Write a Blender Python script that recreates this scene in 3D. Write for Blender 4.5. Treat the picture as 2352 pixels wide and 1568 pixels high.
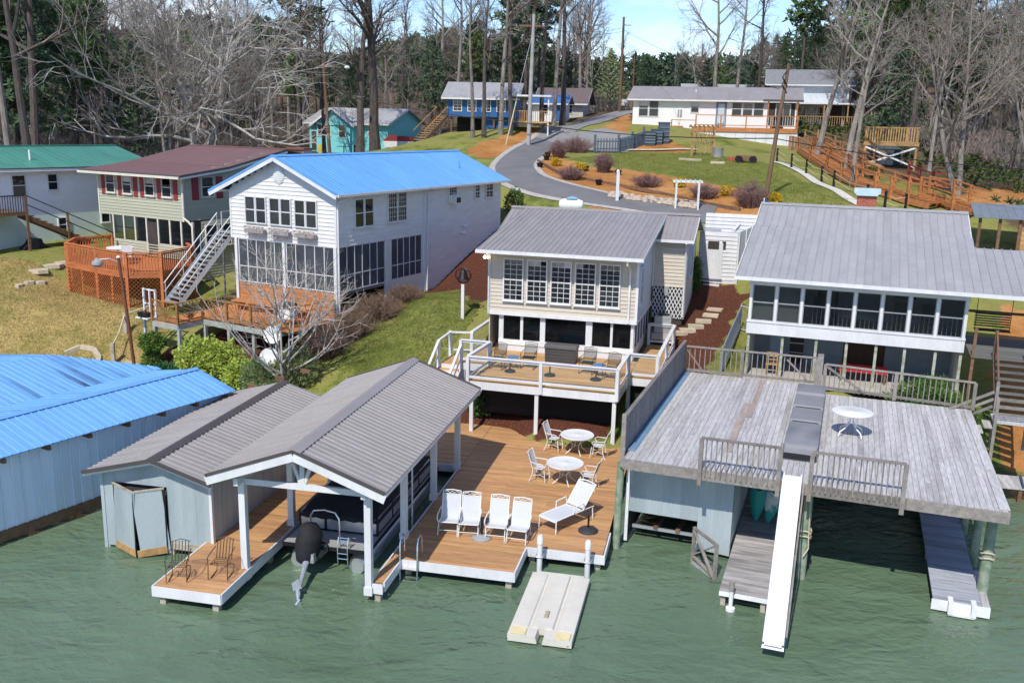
import bpy, bmesh, math, random
import numpy as np
from mathutils import Vector, Matrix, noise
for o in list(bpy.data.objects): bpy.data.objects.remove(o)
sc = bpy.context.scene
COL = sc.collection
R = math.radians
random.seed(7)
# ------------------------------------------------------------------ camera, sky, sun, exposure
HC = 12.0; PIT = R(13.11); ROLL = R(1.2935); FPX = 2166.7
cf = Vector((0, math.cos(PIT), -math.sin(PIT))); cr = Vector((1, 0, 0)); cu = cr.cross(cf)
cr2 = math.cos(ROLL)*cr + math.sin(ROLL)*cu; cu2 = cr2.cross(cf)
cam = bpy.data.cameras.new('camera'); cam_o = bpy.data.objects.new('camera', cam); COL.objects.link(cam_o)
cam.sensor_width = 36; cam.lens = 36*FPX/2352; cam.clip_end = 5000; cam.clip_start = .1
mw = Matrix((cr2, cu2, -cf)).transposed().to_4x4(); mw.translation = (0, 0, HC); cam_o.matrix_world = mw
sc.camera = cam_o
SUN_EL = 50; LAZ = 67          # light travels towards azimuth LAZ (from +X to +Y)
L = Vector((math.cos(R(SUN_EL))*math.cos(R(LAZ)), math.cos(R(SUN_EL))*math.sin(R(LAZ)), -math.sin(R(SUN_EL))))
sl = bpy.data.lights.new('sun', 'SUN'); sl.energy = 3.2; sl.angle = R(.5); sl.color = (1, .95, .86)
so = bpy.data.objects.new('sun', sl); COL.objects.link(so); so.rotation_euler = L.to_track_quat('-Z', 'Y').to_euler(); so.location = (-40, -60, 90)
W = bpy.data.worlds.new('World'); sc.world = W; W.use_nodes = True
nt = W.node_tree; nt.nodes.clear()
def nn(t, k, **kw):
    n = t.nodes.new(k)
    for a, b in kw.items(): setattr(n, a, b)
    return n
bgn = nn(nt, 'ShaderNodeBackground'); out = nn(nt, 'ShaderNodeOutputWorld')
sky = nn(nt, 'ShaderNodeTexSky', sky_type='NISHITA', sun_disc=False, sun_elevation=R(SUN_EL), sun_rotation=math.atan2(-L.x, -L.y), altitude=200, air_density=1.0, dust_density=.0, ozone_density=4.0)
hsv = nn(nt, 'ShaderNodeHueSaturation'); hsv.inputs['Saturation'].default_value = 1.12; hsv.inputs['Hue'].default_value = .512; hsv.inputs['Value'].default_value = .86
tc = nn(nt, 'ShaderNodeTexCoord'); mp = nn(nt, 'ShaderNodeMapping'); mp.inputs['Scale'].default_value = (1, 1, 3.2); mp.inputs['Location'].default_value = (.35, .0, .1)
nz = nn(nt, 'ShaderNodeTexNoise'); nz.inputs['Scale'].default_value = 3.6; nz.inputs['Detail'].default_value = 7; nz.inputs['Roughness'].default_value = .58
rp = nn(nt, 'ShaderNodeValToRGB'); rp.color_ramp.elements[0].position = .5; rp.color_ramp.elements[1].position = .76
mx = nn(nt, 'ShaderNodeMixRGB'); mx.inputs[2].default_value = (6.0, 6.15, 6.4, 1)
nt.links.new(tc.outputs['Generated'], mp.inputs['Vector']); nt.links.new(mp.outputs[0], nz.inputs['Vector']); nt.links.new(nz.outputs['Fac'], rp.inputs[0])
nt.links.new(rp.outputs[0], mx.inputs[0]); nt.links.new(sky.outputs[0], hsv.inputs['Color']); nt.links.new(hsv.outputs[0], mx.inputs[1]); nt.links.new(mx.outputs[0], bgn.inputs[0]); nt.links.new(bgn.outputs[0], out.inputs[0])
bgn.inputs[1].default_value = .14
sc.view_settings.view_transform = 'Standard'; sc.view_settings.look = 'None'; sc.view_settings.gamma = 1; sc.view_settings.exposure = .55
sc.view_settings.use_curve_mapping = False
# ------------------------------------------------------------------ layout helpers (u, v on a 2352 x 1568 sheet -> points of the place)
def ray(u, v): return cr2*((u-1176)/FPX) - cu2*((v-784)/FPX) + cf
def at(u, v, z=0.):
    d = ray(u, v); t = (z-HC)/d.z; return Vector((d.x*t, d.y*t, z))
def aty(u, v, Y):
    d = ray(u, v); t = Y/d.y; return Vector((d.x*t, Y, HC+d.z*t))
# ------------------------------------------------------------------ materials
MATS = {}
def mat(name, col, rough=.65, metal=0., var=.12, scale=2.5, rnd=0., bump=0., bscale=30., stretch=None, rot=0., col2=None, edge=(.4, .65), spec=.4, fine=0., hue=0., coat=0., trans=0., tint=(.75, .8, .82)):
    if name in MATS: return MATS[name]
    m = bpy.data.materials.new(name); MATS[name] = m; m.use_nodes = True; t = m.node_tree; b = t.nodes['Principled BSDF']; lk = t.links.new
    b.inputs['Roughness'].default_value = rough; b.inputs['Metallic'].default_value = metal; b.inputs['Specular IOR Level'].default_value = spec
    if coat: b.inputs['Coat Weight'].default_value = coat
    ge = nn(t, 'ShaderNodeNewGeometry'); mpn = nn(t, 'ShaderNodeMapping', vector_type='TEXTURE'); mpn.inputs['Rotation'].default_value = (0, 0, rot)
    lk(ge.outputs['Position'], mpn.inputs['Vector']); mp2 = nn(t, 'ShaderNodeMapping')
    if stretch: mp2.inputs['Scale'].default_value = stretch
    lk(mpn.outputs[0], mp2.inputs['Vector'])
    oi = nn(t, 'ShaderNodeObjectInfo'); ad = nn(t, 'ShaderNodeVectorMath', operation='ADD'); sclv = nn(t, 'ShaderNodeVectorMath', operation='SCALE')
    cmb = nn(t, 'ShaderNodeCombineXYZ'); lk(oi.outputs['Random'], cmb.inputs[0]); lk(oi.outputs['Random'], cmb.inputs[2]); lk(cmb.outputs[0], sclv.inputs[0]); sclv.inputs['Scale'].default_value = 31. if rnd else 0.
    lk(mp2.outputs[0], ad.inputs[0]); lk(sclv.outputs[0], ad.inputs[1])
    n1 = nn(t, 'ShaderNodeTexNoise'); n1.inputs['Scale'].default_value = scale; n1.inputs['Detail'].default_value = 6; n1.inputs['Roughness'].default_value = .6; lk(ad.outputs[0], n1.inputs['Vector'])
    rm = nn(t, 'ShaderNodeValToRGB'); rm.color_ramp.elements[0].position = edge[0] if col2 else .3; rm.color_ramp.elements[1].position = edge[1] if col2 else .7
    c = Vector(col)
    if col2: a0, a1 = col, col2
    else: a0, a1 = c*(1-var), c*(1+var)
    rm.color_ramp.elements[0].color = (*a0, 1); rm.color_ramp.elements[1].color = (*a1, 1); lk(n1.outputs['Fac'], rm.inputs[0])
    last = rm.outputs[0]
    if fine:
        n2 = nn(t, 'ShaderNodeTexNoise'); n2.inputs['Scale'].default_value = bscale; n2.inputs['Detail'].default_value = 4; lk(ad.outputs[0], n2.inputs['Vector'])
        mr = nn(t, 'ShaderNodeMapRange'); mr.inputs[1].default_value = .25; mr.inputs[2].default_value = .75; mr.inputs[3].default_value = 1-fine; mr.inputs[4].default_value = 1+fine; lk(n2.outputs['Fac'], mr.inputs[0])
        ml = nn(t, 'ShaderNodeVectorMath', operation='SCALE'); lk(last, ml.inputs[0]); lk(mr.outputs[0], ml.inputs['Scale']); last = ml.outputs[0]
    if rnd:
        mr = nn(t, 'ShaderNodeMapRange'); mr.inputs[3].default_value = 1-rnd; mr.inputs[4].default_value = 1+rnd; lk(oi.outputs['Random'], mr.inputs[0])
        hs = nn(t, 'ShaderNodeHueSaturation'); lk(mr.outputs[0], hs.inputs['Value']); lk(last, hs.inputs['Color'])
        if hue:
            mh = nn(t, 'ShaderNodeMath', operation='MULTIPLY_ADD'); mh.inputs[1].default_value = 7.13; mh.inputs[2].default_value = 0; fr = nn(t, 'ShaderNodeMath', operation='FRACT'); lk(oi.outputs['Random'], mh.inputs[0]); lk(mh.outputs[0], fr.inputs[0])
            m3 = nn(t, 'ShaderNodeMapRange'); m3.inputs[3].default_value = .5-hue; m3.inputs[4].default_value = .5+hue; lk(fr.outputs[0], m3.inputs[0]); lk(m3.outputs[0], hs.inputs['Hue'])
        last = hs.outputs[0]
    lk(last, b.inputs['Base Color'])
    if bump:
        bn = nn(t, 'ShaderNodeTexNoise'); bn.inputs['Scale'].default_value = bscale; bn.inputs['Detail'].default_value = 5; lk(ad.outputs[0], bn.inputs['Vector'])
        bp = nn(t, 'ShaderNodeBump'); bp.inputs['Strength'].default_value = bump; bp.inputs['Distance'].default_value = .03; lk(bn.outputs['Fac'], bp.inputs['Height']); lk(bp.outputs[0], b.inputs['Normal'])
    if trans:
        tr = nn(t, 'ShaderNodeBsdfTransparent'); tr.inputs[0].default_value = (*tint, 1); ms = nn(t, 'ShaderNodeMixShader'); ms.inputs[0].default_value = trans
        lk(b.outputs[0], ms.inputs[1]); lk(tr.outputs[0], ms.inputs[2]); lk(ms.outputs[0], t.nodes['Material Output'].inputs[0])
    return m
YA, YH, YR, YC, YB, YD, YO = R(-11.8), R(-15.1), R(-19.7), R(-19.5), R(-28.4), R(-32), R(-30.5)
def wood(name, col, rot, axis='x', **k):
    d = dict(rough=.7, var=.25, scale=6, rnd=.16, bump=.25, bscale=22, fine=.16, stretch=(.12, 1, 1) if axis == 'x' else (1, .12, 1), rot=rot); d.update(k)
    return mat(name, col, **d)
white = mat('white_paint', (.65, .655, .66), .5, var=.09, scale=2.2, fine=.05, stretch=(1, 1, .25), bscale=18)
white_old = mat('weathered_white_paint', (.70, .71, .70), .65, var=.12, scale=2, fine=.08)
vinyl_g = mat('bright_white_siding', (.82, .81, .80), .55, var=.04, rnd=.02)
vinyl_w = mat('white_vinyl_siding', (.66, .65, .64), .55, var=.08, rnd=.025, scale=1.1, stretch=(1, 1, .3), fine=.04, bscale=9)
vinyl_t = mat('tan_vinyl_siding', (.54, .485, .40), .6, var=.07, rnd=.03, scale=1.1, stretch=(1, 1, .3), fine=.04, bscale=9)
vinyl_o = mat('olive_vinyl_siding', (.40, .41, .31), .6, var=.05, rnd=.03, scale=.8)
roof_g = mat('grey_metal_roof', (.31, .285, .27), .42, .15, var=.10, scale=.7, rnd=.035, spec=.5, fine=.06, bscale=6)
roof_r = mat('silver_metal_roof', (.38, .375, .37), .42, .2, var=.10, scale=.6, rnd=.04, spec=.5, fine=.06, bscale=6)
roof_b = mat('blue_metal_roof', (.12, .34, .70), .45, .1, var=.13, scale=.6, rnd=.05, spec=.4, fine=.06, bscale=5)
roof_m = mat('maroon_metal_roof', (.20, .11, .105), .5, .1, var=.06, scale=.5, rnd=.03)
roof_gr = mat('green_metal_roof', (.065, .235, .18), .5, .1, var=.15, scale=.35, rnd=.03)
roof_bd = mat('blue_boathouse_metal', (.16, .38, .70), .5, .1, rnd=.05, fine=.07, bscale=6, scale=.55, col2=(.045, .10, .22), edge=(.60, .82), stretch=(.25, 1, 1), rot=YD)
trim_dk = mat('dark_drip_edge', (.09, .075, .07), .5, .2)
glass = mat('window_glass', (.018, .022, .026), .04, var=.5, scale=1.5, spec=.6, rnd=.4)
glass_t = mat('porch_glass', (.012, .016, .02), .05, var=.2, spec=.6, trans=.72)
screen = mat('porch_screen', (.085, .10, .12), .6, var=.25, scale=.9, spec=.3, trans=.4)
blind = mat('white_blind', (.62, .63, .62), .8, var=.05)
deck_o = wood('dock_cedar_boards', (.51, .285, .13), YA, scale=5, rnd=.15, hue=.008, rough=.6, col2=(.37, .195, .085), edge=(.35, .75), fine=.2)
deck_h = wood('house_deck_boards', (.46, .27, .11), YH, rnd=.12)
deck_b = wood('redwood_stain_boards', (.47, .19, .06), YB, rnd=.14)
red_oct = wood('red_stain_boards', (.46, .145, .05), YO, rnd=.1)
grey_w = wood('weathered_grey_boards', (.455, .445, .44), YC, 'y', rnd=.09, hue=.01, scale=2.2, col2=(.27, .255, .245), edge=(.46, .74), fine=.25)
grey_r = wood('weathered_grey_rails', (.23, .205, .185), YC, 'y', rnd=.2)
brown_w = wood('old_brown_lumber', (.16, .09, .05), 0, rnd=.2)
tan_w = wood('new_treated_lumber', (.40, .24, .10), 0, rnd=.2)
clay_w = wood('orange_stain_lumber', (.38, .15, .05), 0, rnd=.15)
green_post = mat('algae_green_piling', (.16, .23, .15), .8, col2=(.30, .33, .25), edge=(.4, .6), scale=4, bump=.3, bscale=15)
pile_w = mat('pale_piling', (.42, .38, .31), .8, col2=(.22, .17, .12), edge=(.45, .7), scale=3, bump=.3, bscale=15)
tin = mat('galvanised_sheet', (.42, .48, .50), .55, .15, col2=(.33, .39, .41), scale=1.6, stretch=(1, 1, .2), rnd=.06, fine=.06)
tin_b = mat('pale_blue_sheet', (.68, .77, .86), .55, .05, var=.08, scale=1.0, stretch=(1, 1, .25), rnd=.04)
rust = mat('rusty_edge', (.42, .25, .10), .8, var=.3, scale=5)
steel = mat('galvanised_steel', (.48, .50, .52), .4, .5, var=.06)
chrome = mat('polished_aluminium', (.75, .76, .78), .18, .95, var=.03)
alum = mat('pontoon_aluminium', (.62, .63, .64), .3, .7, var=.06)
black_c = mat('black_canvas', (.018, .02, .024), .75, var=.2, scale=3, bump=.35, bscale=6, spec=.25)
charcoal = mat('charcoal_cover', (.045, .048, .055), .8, var=.15, scale=3, bump=.25, bscale=8)
black_m = mat('black_metal', (.02, .02, .022), .45, .4)
bronze_m = mat('brown_wire_metal', (.10, .065, .045), .5, .4)
grey_cov = mat('grey_vinyl_cover', (.21, .215, .23), .65, var=.08, bump=.15, bscale=5)
grey_pl = mat('grey_plastic', (.30, .31, .31), .6, var=.06)
box_pl = mat('dark_resin_box', (.065, .062, .06), .55, var=.08)
sling = mat('white_sling_fabric', (.52, .54, .56), .8, var=.04)
wmetal = mat('white_powder_coat', (.70, .70, .69), .35, var=.03)
cream = mat('cream_float_plastic', (.60, .57, .50), .5, var=.08, scale=2, fine=.05)
cream_y = mat('yellowed_float_plastic', (.68, .58, .33), .5, var=.1)
slide_m = mat('white_gel_coat', (.72, .73, .74), .25, var=.03, coat=.3)
teal_pl = mat('teal_kayak_plastic', (.02, .30, .27), .4, var=.08)
brick_m = mat('red_brick', (.36, .10, .05), .85, rnd=.12, fine=.15)
brick_d = mat('brown_brick', (.17, .08, .05), .85, rnd=.2, fine=.15)
mortar = mat('mortar', (.42, .40, .37), .9)
conc = mat('concrete', (.42, .40, .36), .85, var=.12, scale=1.5, bump=.2, fine=.08)
stone = mat('pale_stone', (.48, .41, .30), .85, rnd=.12, var=.15, scale=4, bump=.3)
rock_m = mat('creek_rock', (.38, .31, .24), .9, rnd=.3, var=.2, scale=4, bump=.4)
stucco = mat('white_render', (.68, .67, .63), .8, var=.08, scale=1.2, fine=.04)
mint = mat('pale_mint_render', (.56, .66, .60), .8, var=.08, scale=1)
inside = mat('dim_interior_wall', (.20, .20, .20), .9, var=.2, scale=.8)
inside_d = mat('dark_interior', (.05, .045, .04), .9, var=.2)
blue_sid = mat('navy_blue_siding', (.025, .11, .30), .6, var=.06, rnd=.05)
teal_sid = mat('aqua_siding', (.19, .58, .60), .6, var=.06, rnd=.03)
shutter = mat('maroon_shutter', (.24, .03, .04), .6, var=.08)
roof_bs = mat('stained_blue_metal', (.16, .38, .70), .5, .1, rnd=.06, fine=.08, bscale=6, scale=.5, col2=(.04, .08, .15), edge=(.52, .72), stretch=(.2, 1, 1), rot=YD)
rope_m = mat('pale_rope', (.55, .48, .36), .9)
wire_m = mat('black_cable', (.015, .015, .016), .6)
pole_m = mat('creosote_pole', (.15, .09, .055), .85, var=.3, scale=2, stretch=(4, 4, .3), bump=.3)
bark_g = mat('pale_grey_bark', (.27, .24, .21), .9, col2=(.13, .11, .095), edge=(.42, .66), scale=2.2, stretch=(3, 3, .6), bump=.5, bscale=9, rnd=.18)
bark_d = mat('dark_bark', (.105, .085, .075), .9, col2=(.055, .045, .04), edge=(.4, .65), scale=2.2, stretch=(3, 3, .6), bump=.5, bscale=9, rnd=.2)
twig_g = mat('pale_twigs', (.25, .22, .195), .9, var=.15, rnd=.2)
twig_d = mat('brown_grey_twigs', (.20, .165, .14), .9, var=.15, rnd=.25)
def leafmat(name, col, rnd=.15, hue=.02, sc_=1.2, var=.35):
    m = mat(name, col, .6, var=var, scale=sc_, rnd=rnd, hue=hue, spec=.3); b = m.node_tree.nodes['Principled BSDF']
    t = m.node_tree; tl = nn(t, 'ShaderNodeBsdfTranslucent'); ms = nn(t, 'ShaderNodeMixShader'); ms.inputs[0].default_value = .3
    src = b.inputs['Base Color'].links[0].from_socket
    t.links.new(src, tl.inputs[0]); t.links.new(b.outputs[0], ms.inputs[1]); t.links.new(tl.outputs[0], ms.inputs[2]); t.links.new(ms.outputs[0], t.nodes['Material Output'].inputs[0]); return m
pine_l = leafmat('pine_needles', (.115, .175, .06), .25, .02)
pine_d = leafmat('dark_pine_needles', (.08, .125, .065), .25, .02)
bush_l = leafmat('glossy_shrub_leaves', (.46, .58, .12), .1, .01, 3)
bush_d = leafmat('deep_green_leaves', (.085, .17, .04), .15, .02, 3)
bush_s = leafmat('silvery_green_leaves', (.25, .31, .13), .1, .02, 3)
spring_l = leafmat('pale_spring_leaves', (.34, .40, .22), .1, .02, 2)
yellow_l = leafmat('yellow_blossom', (.60, .42, .02), .1, .01, 4)
fern_l = leafmat('fern_fronds', (.10, .20, .035), .15, .02, 4)
bramble_m = mat('dry_bramble_stems', (.19, .125, .085), .9, var=.2, rnd=.15)
# ------------------------------------------------------------------ objects
def link(o, parent=None):
    COL.objects.link(o)
    if parent is not None: o.parent = parent
    return o
def tag(o, label, cat, group=None):
    o['label'] = label; o['category'] = cat
    if group: o['group'] = group
    return o
def thing(name, label, cat, loc=(0, 0, 0), yaw=0., group=None):
    o = bpy.data.objects.new(name, None); o.empty_display_size = .2; link(o); o.location = loc; o.rotation_euler = (0, 0, yaw)
    return tag(o, label, cat, group)
def struct(o): o['kind'] = 'structure'; return o
def stuff(o): o['kind'] = 'stuff'; return o
class MB:
    def __init__(s): s.v = []; s.f = []
    def add(s, vs, fs):
        n = len(s.v); s.v += [tuple(p) for p in vs]; s.f += [tuple(n+i for i in f) for f in fs]; return s
    def box(s, x0, x1, y0, y1, z0, z1):
        return s.add([(x0, y0, z0), (x1, y0, z0), (x1, y1, z0), (x0, y1, z0), (x0, y0, z1), (x1, y0, z1), (x1, y1, z1), (x0, y1, z1)],
                     [(0, 3, 2, 1), (4, 5, 6, 7), (0, 1, 5, 4), (1, 2, 6, 5), (2, 3, 7, 6), (3, 0, 4, 7)])
    def beam(s, p, q, w, h, up=(0, 0, 1)):
        p, q = Vector(p), Vector(q); d = (q-p).normalized(); u = Vector(up); a = d.cross(u)
        if a.length < 1e-4: a = d.cross(Vector((1, 0, 0)))
        a.normalize(); b = a.cross(d); a = a*w/2; b = b*h/2
        return s.add([p-a-b, p+a-b, p+a+b, p-a+b, q-a-b, q+a-b, q+a+b, q-a+b], [(0, 3, 2, 1), (4, 5, 6, 7), (0, 1, 5, 4), (1, 2, 6, 5), (2, 3, 7, 6), (3, 0, 4, 7)])
    def tube(s, pts, r, n=6, cap=True):
        pts = [Vector(p) for p in pts]; rs = r if isinstance(r, (list, tuple)) else [r]*len(pts); base = len(s.v); prev = None
        for i, p in enumerate(pts):
            d = (pts[min(i+1, len(pts)-1)]-pts[max(i-1, 0)])
            d = d.normalized() if d.length > 1e-9 else Vector((0, 0, 1))
            if prev is None: a = d.orthogonal().normalized()
            else:
                a = prev-d*prev.dot(d); a = a.normalized() if a.length > 1e-6 else d.orthogonal().normalized()
            prev = a; b = d.cross(a)
            for k in range(n):
                t = 2*math.pi*k/n; s.v.append(tuple(p+(a*math.cos(t)+b*math.sin(t))*rs[i]))
        for i in range(len(pts)-1):
            for k in range(n):
                k2 = (k+1) % n; s.f.append((base+i*n+k, base+i*n+k2, base+(i+1)*n+k2, base+(i+1)*n+k))
        if cap:
            s.f.append(tuple(base+k for k in range(n-1, -1, -1))); m = base+(len(pts)-1)*n; s.f.append(tuple(m+k for k in range(n)))
        return s
    def lathe(s, prof, n=16, c=(0, 0, 0)):
        base = len(s.v); c = Vector(c)
        for r, z in prof:
            for k in range(n):
                t = 2*math.pi*k/n; s.v.append((c.x+r*math.cos(t), c.y+r*math.sin(t), c.z+z))
        for i in range(len(prof)-1):
            for k in range(n):
                k2 = (k+1) % n; s.f.append((base+i*n+k, base+i*n+k2, base+(i+1)*n+k2, base+(i+1)*n+k))
        s.f.append(tuple(base+k for k in range(n-1, -1, -1))); m = base+(len(prof)-1)*n; s.f.append(tuple(m+k for k in range(n)))
        return s
    def prism(s, poly, ax, a, b):
        """poly of 2-D points extruded along axis ax ('x','y','z') from a to b"""
        def P(p, t): return (t, p[0], p[1]) if ax == 'x' else (p[0], t, p[1]) if ax == 'y' else (p[0], p[1], t)
        n = len(poly); vs = [P(p, a) for p in poly]+[P(p, b) for p in poly]
        fs = [tuple(range(n)), tuple(range(2*n-1, n-1, -1))]+[(i, n+i, n+(i+1) % n, (i+1) % n) for i in range(n)]
        return s.add(vs, fs)
    def mesh(s, name, m=None, smooth=False):
        me = bpy.data.meshes.new(name); me.from_pydata(s.v, [], s.f); me.update()
        bm = bmesh.new(); bm.from_mesh(me); bmesh.ops.recalc_face_normals(bm, faces=bm.faces); bm.to_mesh(me); bm.free()
        if m: me.materials.append(m)
        if smooth:
            me.polygons.foreach_set('use_smooth', [True]*len(me.polygons))
            try: me.set_sharp_from_angle(angle=R(40))
            except Exception: pass
        return me
    def build(s, name, m, parent=None, smooth=False): return link(bpy.data.objects.new(name, s.mesh(name, m, smooth)), parent)
CUBES = {}
def cube(m):
    if m.name not in CUBES: CUBES[m.name] = MB().box(-.5, .5, -.5, .5, -.5, .5).mesh('box_'+m.name, m)
    return CUBES[m.name]
def pb(name, m, parent, x0, x1, y0, y1, z0, z1):
    """box piece"""
    o = bpy.data.objects.new(name, cube(m)); o.location = ((x0+x1)/2, (y0+y1)/2, (z0+z1)/2); o.scale = (max(abs(x1-x0), 1e-3), max(abs(y1-y0), 1e-3), max(abs(z1-z0), 1e-3)); return link(o, parent)
def frame_mat(p, q, w, h, up=(0, 0, 1)):
    p, q = Vector(p), Vector(q); d = q-p; ln = d.length; d = d/ln; a = d.cross(Vector(up))
    if a.length < 1e-4: a = d.cross(Vector((1, 0, 0)))
    a.normalize(); b = a.cross(d)
    m = Matrix((d*ln, a*w, b*h)).transposed().to_4x4(); m.translation = (p+q)/2; return m
def pbeam(name, m, parent, p, q, w, h, up=(0, 0, 1)):
    o = bpy.data.objects.new(name, cube(m)); link(o, parent); o.matrix_basis = frame_mat(p, q, w, h, up); return o
TUB = {}
def pcyl(name, m, parent, p, q, r, n=8):
    k = (m.name, n)
    if k not in TUB: TUB[k] = MB().tube([(-.5, 0, 0), (.5, 0, 0)], 1, n).mesh('rod_'+m.name, m, True)
    o = bpy.data.objects.new(name, TUB[k]); link(o, parent); o.matrix_basis = frame_mat(p, q, r, r); return o
WED = {}
def board(name, m, parent, p, q, h, t=.035, up=(0, 0, 1)):
    """lap-siding board: p,q bottom ends, outward side is to the right of p->q; thin at the top"""
    if m.name not in WED: WED[m.name] = MB().add([(0, 0, 0), (0, 1, 0), (0, .12, 1.02), (0, 0, 1.02), (1, 0, 0), (1, 1, 0), (1, .12, 1.02), (1, 0, 1.02)], [(0, 1, 2, 3), (4, 7, 6, 5), (0, 4, 5, 1), (1, 5, 6, 2), (2, 6, 7, 3), (0, 3, 7, 4)]).mesh('siding_'+m.name, m)
    p, q = Vector(p), Vector(q); d = q-p; a = d.normalized().cross(Vector(up))
    mm = Matrix((d, a*t, Vector(up)*h)).transposed().to_4x4(); mm.translation = p
    o = bpy.data.objects.new(name, WED[m.name]); link(o, parent); o.matrix_basis = mm; return o
def siding(parent, m, p, q, z0, z1, h=.2, trim=None, name='siding_board', skip=()):
    """boards on the vertical plane through p->q (xy), outward to the right; trim(z)->(t0,t1) in metres; skip: openings (t0,t1,z0,z1)"""
    p, q = Vector((p[0], p[1], 0)), Vector((q[0], q[1], 0)); ln = (q-p).length; d = (q-p)/ln; n = max(1, round((z1-z0)/h)); hh = (z1-z0)/n
    for i in range(n):
        z = z0+i*hh; a, b = (0, ln) if trim is None else trim(z+hh*.5)
        if b-a < .05: continue
        segs = [(a, b)]
        for (s0, s1, q0, q1) in skip:
            if z+hh*.6 > q0 and z+hh*.4 < q1:
                ns = []
                for (c, e) in segs:
                    if s1 <= c or s0 >= e: ns.append((c, e)); continue
                    if s0-c > .03: ns.append((c, s0))
                    if e-s1 > .03: ns.append((s1, e))
                segs = ns
        for c, e in segs: board(name, m, parent, p+d*c+Vector((0, 0, z)), p+d*e+Vector((0, 0, z)), hh)
def roof_slope(parent, m, el, er, rl, spacing=.23, rib=.03, ribw=.045, name='roof_panel', thick=.03):
    """rectangular slope of ribbed metal sheets: el, er eave ends, rl ridge end above el"""
    el, er, rl = Vector(el), Vector(er), Vector(rl); U = er-el; V = rl-el; n = max(1, round(U.length/spacing)); w = U.length/n; u = U.normalized(); v = V.normalized(); N = u.cross(v)
    if N.z < 0: N = -N
    b = MB().box(0, w*1.0005, 0, V.length, -thick, 0).prism([(0, 0), (ribw*.25, rib), (ribw*.75, rib), (ribw, 0)], 'y', 0, V.length)
    if w > .5: b.prism([(w/2, 0), (w/2+ribw*.25, rib*.6), (w/2+ribw*.75, rib*.6), (w/2+ribw, 0)], 'y', 0, V.length)
    me = b.mesh('panel', m)
    for i in range(n):
        o = bpy.data.objects.new(name, me); mm = Matrix((u, v, N)).transposed().to_4x4(); mm.translation = el+u*(w*i); link(o, parent); o.matrix_basis = mm
def window(parent, p, d, w, z0, z1, off=.08, cols=1, rows=(1, 1), fr=.07, fm=None, gm=None, mun=.022, name='window', blind_to=0., sill=True, proud=.03):
    """window on a wall: p = left corner (xy) seen from outside, d = unit direction to the right, outward to the right of d; rows = panes per sash from bottom to top"""
    fm = fm or white; gm = gm or glass; d = Vector((d[0], d[1], 0)).normalized(); nrm = d.cross(Vector((0, 0, 1))); P0 = Vector((p[0], p[1], 0))
    def P(s, o, z): return P0+d*s+nrm*o+Vector((0, 0, z))
    b = MB(); o0, o1 = -.02, off+proud; om = (o0+o1)/2; t = o1-o0
    b.beam(P(0, om, z0+fr/2), P(w, om, z0+fr/2), t, fr); b.beam(P(0, om, z1-fr/2), P(w, om, z1-fr/2), t, fr)
    b.beam(P(fr/2, om, z0+fr), P(fr/2, om, z1-fr), fr, t, up=nrm); b.beam(P(w-fr/2, om, z0+fr), P(w-fr/2, om, z1-fr), fr, t, up=nrm)
    W_ = b.build(name, fm, parent)
    hz = (z1-z0-2*fr); ns = len(rows); rail = .045 if ns > 1 else 0; sh = (hz-rail*(ns-1))/ns
    for k in range(ns):
        a = z0+fr+k*(sh+rail); c = a+sh; po = off - (.012*k)
        if k: pbeam('meeting_rail', fm, W_, P(fr, po+.004, a-rail/2), P(w-fr, po+.004, a-rail/2), .035, rail)
        cw = (w-2*fr)/cols; rh = sh/rows[k]
        for i in range(cols):
            for j in range(rows[k]):
                pbeam('pane', gm, W_, P(fr+cw*i+.004, po-.02, a+rh*(j+.5)), P(fr+cw*(i+1)-.004, po-.02, a+rh*(j+.5)), .008, rh-.006)
        for i in range(1, cols): pbeam('muntin', fm, W_, P(fr+cw*i, po-.012, a), P(fr+cw*i, po-.012, c), mun, .014, up=nrm)
        for j in range(1, rows[k]): pbeam('muntin', fm, W_, P(fr, po-.011, a+rh*j), P(w-fr, po-.011, a+rh*j), .012, mun)
    if blind_to: pbeam('blind', blind, W_, P(fr+.01, off-.022-.012*(ns-1), z1-fr-blind_to/2), P(w-fr-.01, off-.022-.012*(ns-1), z1-fr-blind_to/2), .012, blind_to)
    if sill: pbeam('sill', fm, W_, P(-.03, off/2+.03, z0-.02), P(w+.03, off/2+.03, z0-.02), off+.06, .04)
    return W_
def balusters(parent, m, p, q, z0, z1, step=.12, t=.04, name='baluster'):
    p, q = Vector((p[0], p[1], 0)), Vector((q[0], q[1], 0)); n = max(1, round((q-p).length/step))
    for i in range(1, n):
        c = p.lerp(q, i/n); zz0 = z0 if not callable(z0) else z0(i/n); zz1 = z1 if not callable(z1) else z1(i/n); pb(name, m, parent, c.x-t/2, c.x+t/2, c.y-t/2, c.y+t/2, zz0, zz1)
def copy_tree(o, parent=None):
    c = o.copy(); link(c, None)
    if parent is not None: c.parent = parent
    for ch in o.children: copy_tree(ch, c)
    return c
def dup(o, loc, yaw, label, group=None):
    c = copy_tree(o); c.location = loc; c.rotation_euler = (0, 0, yaw); c['label'] = label
    if group: c['group'] = group
    return c
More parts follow.
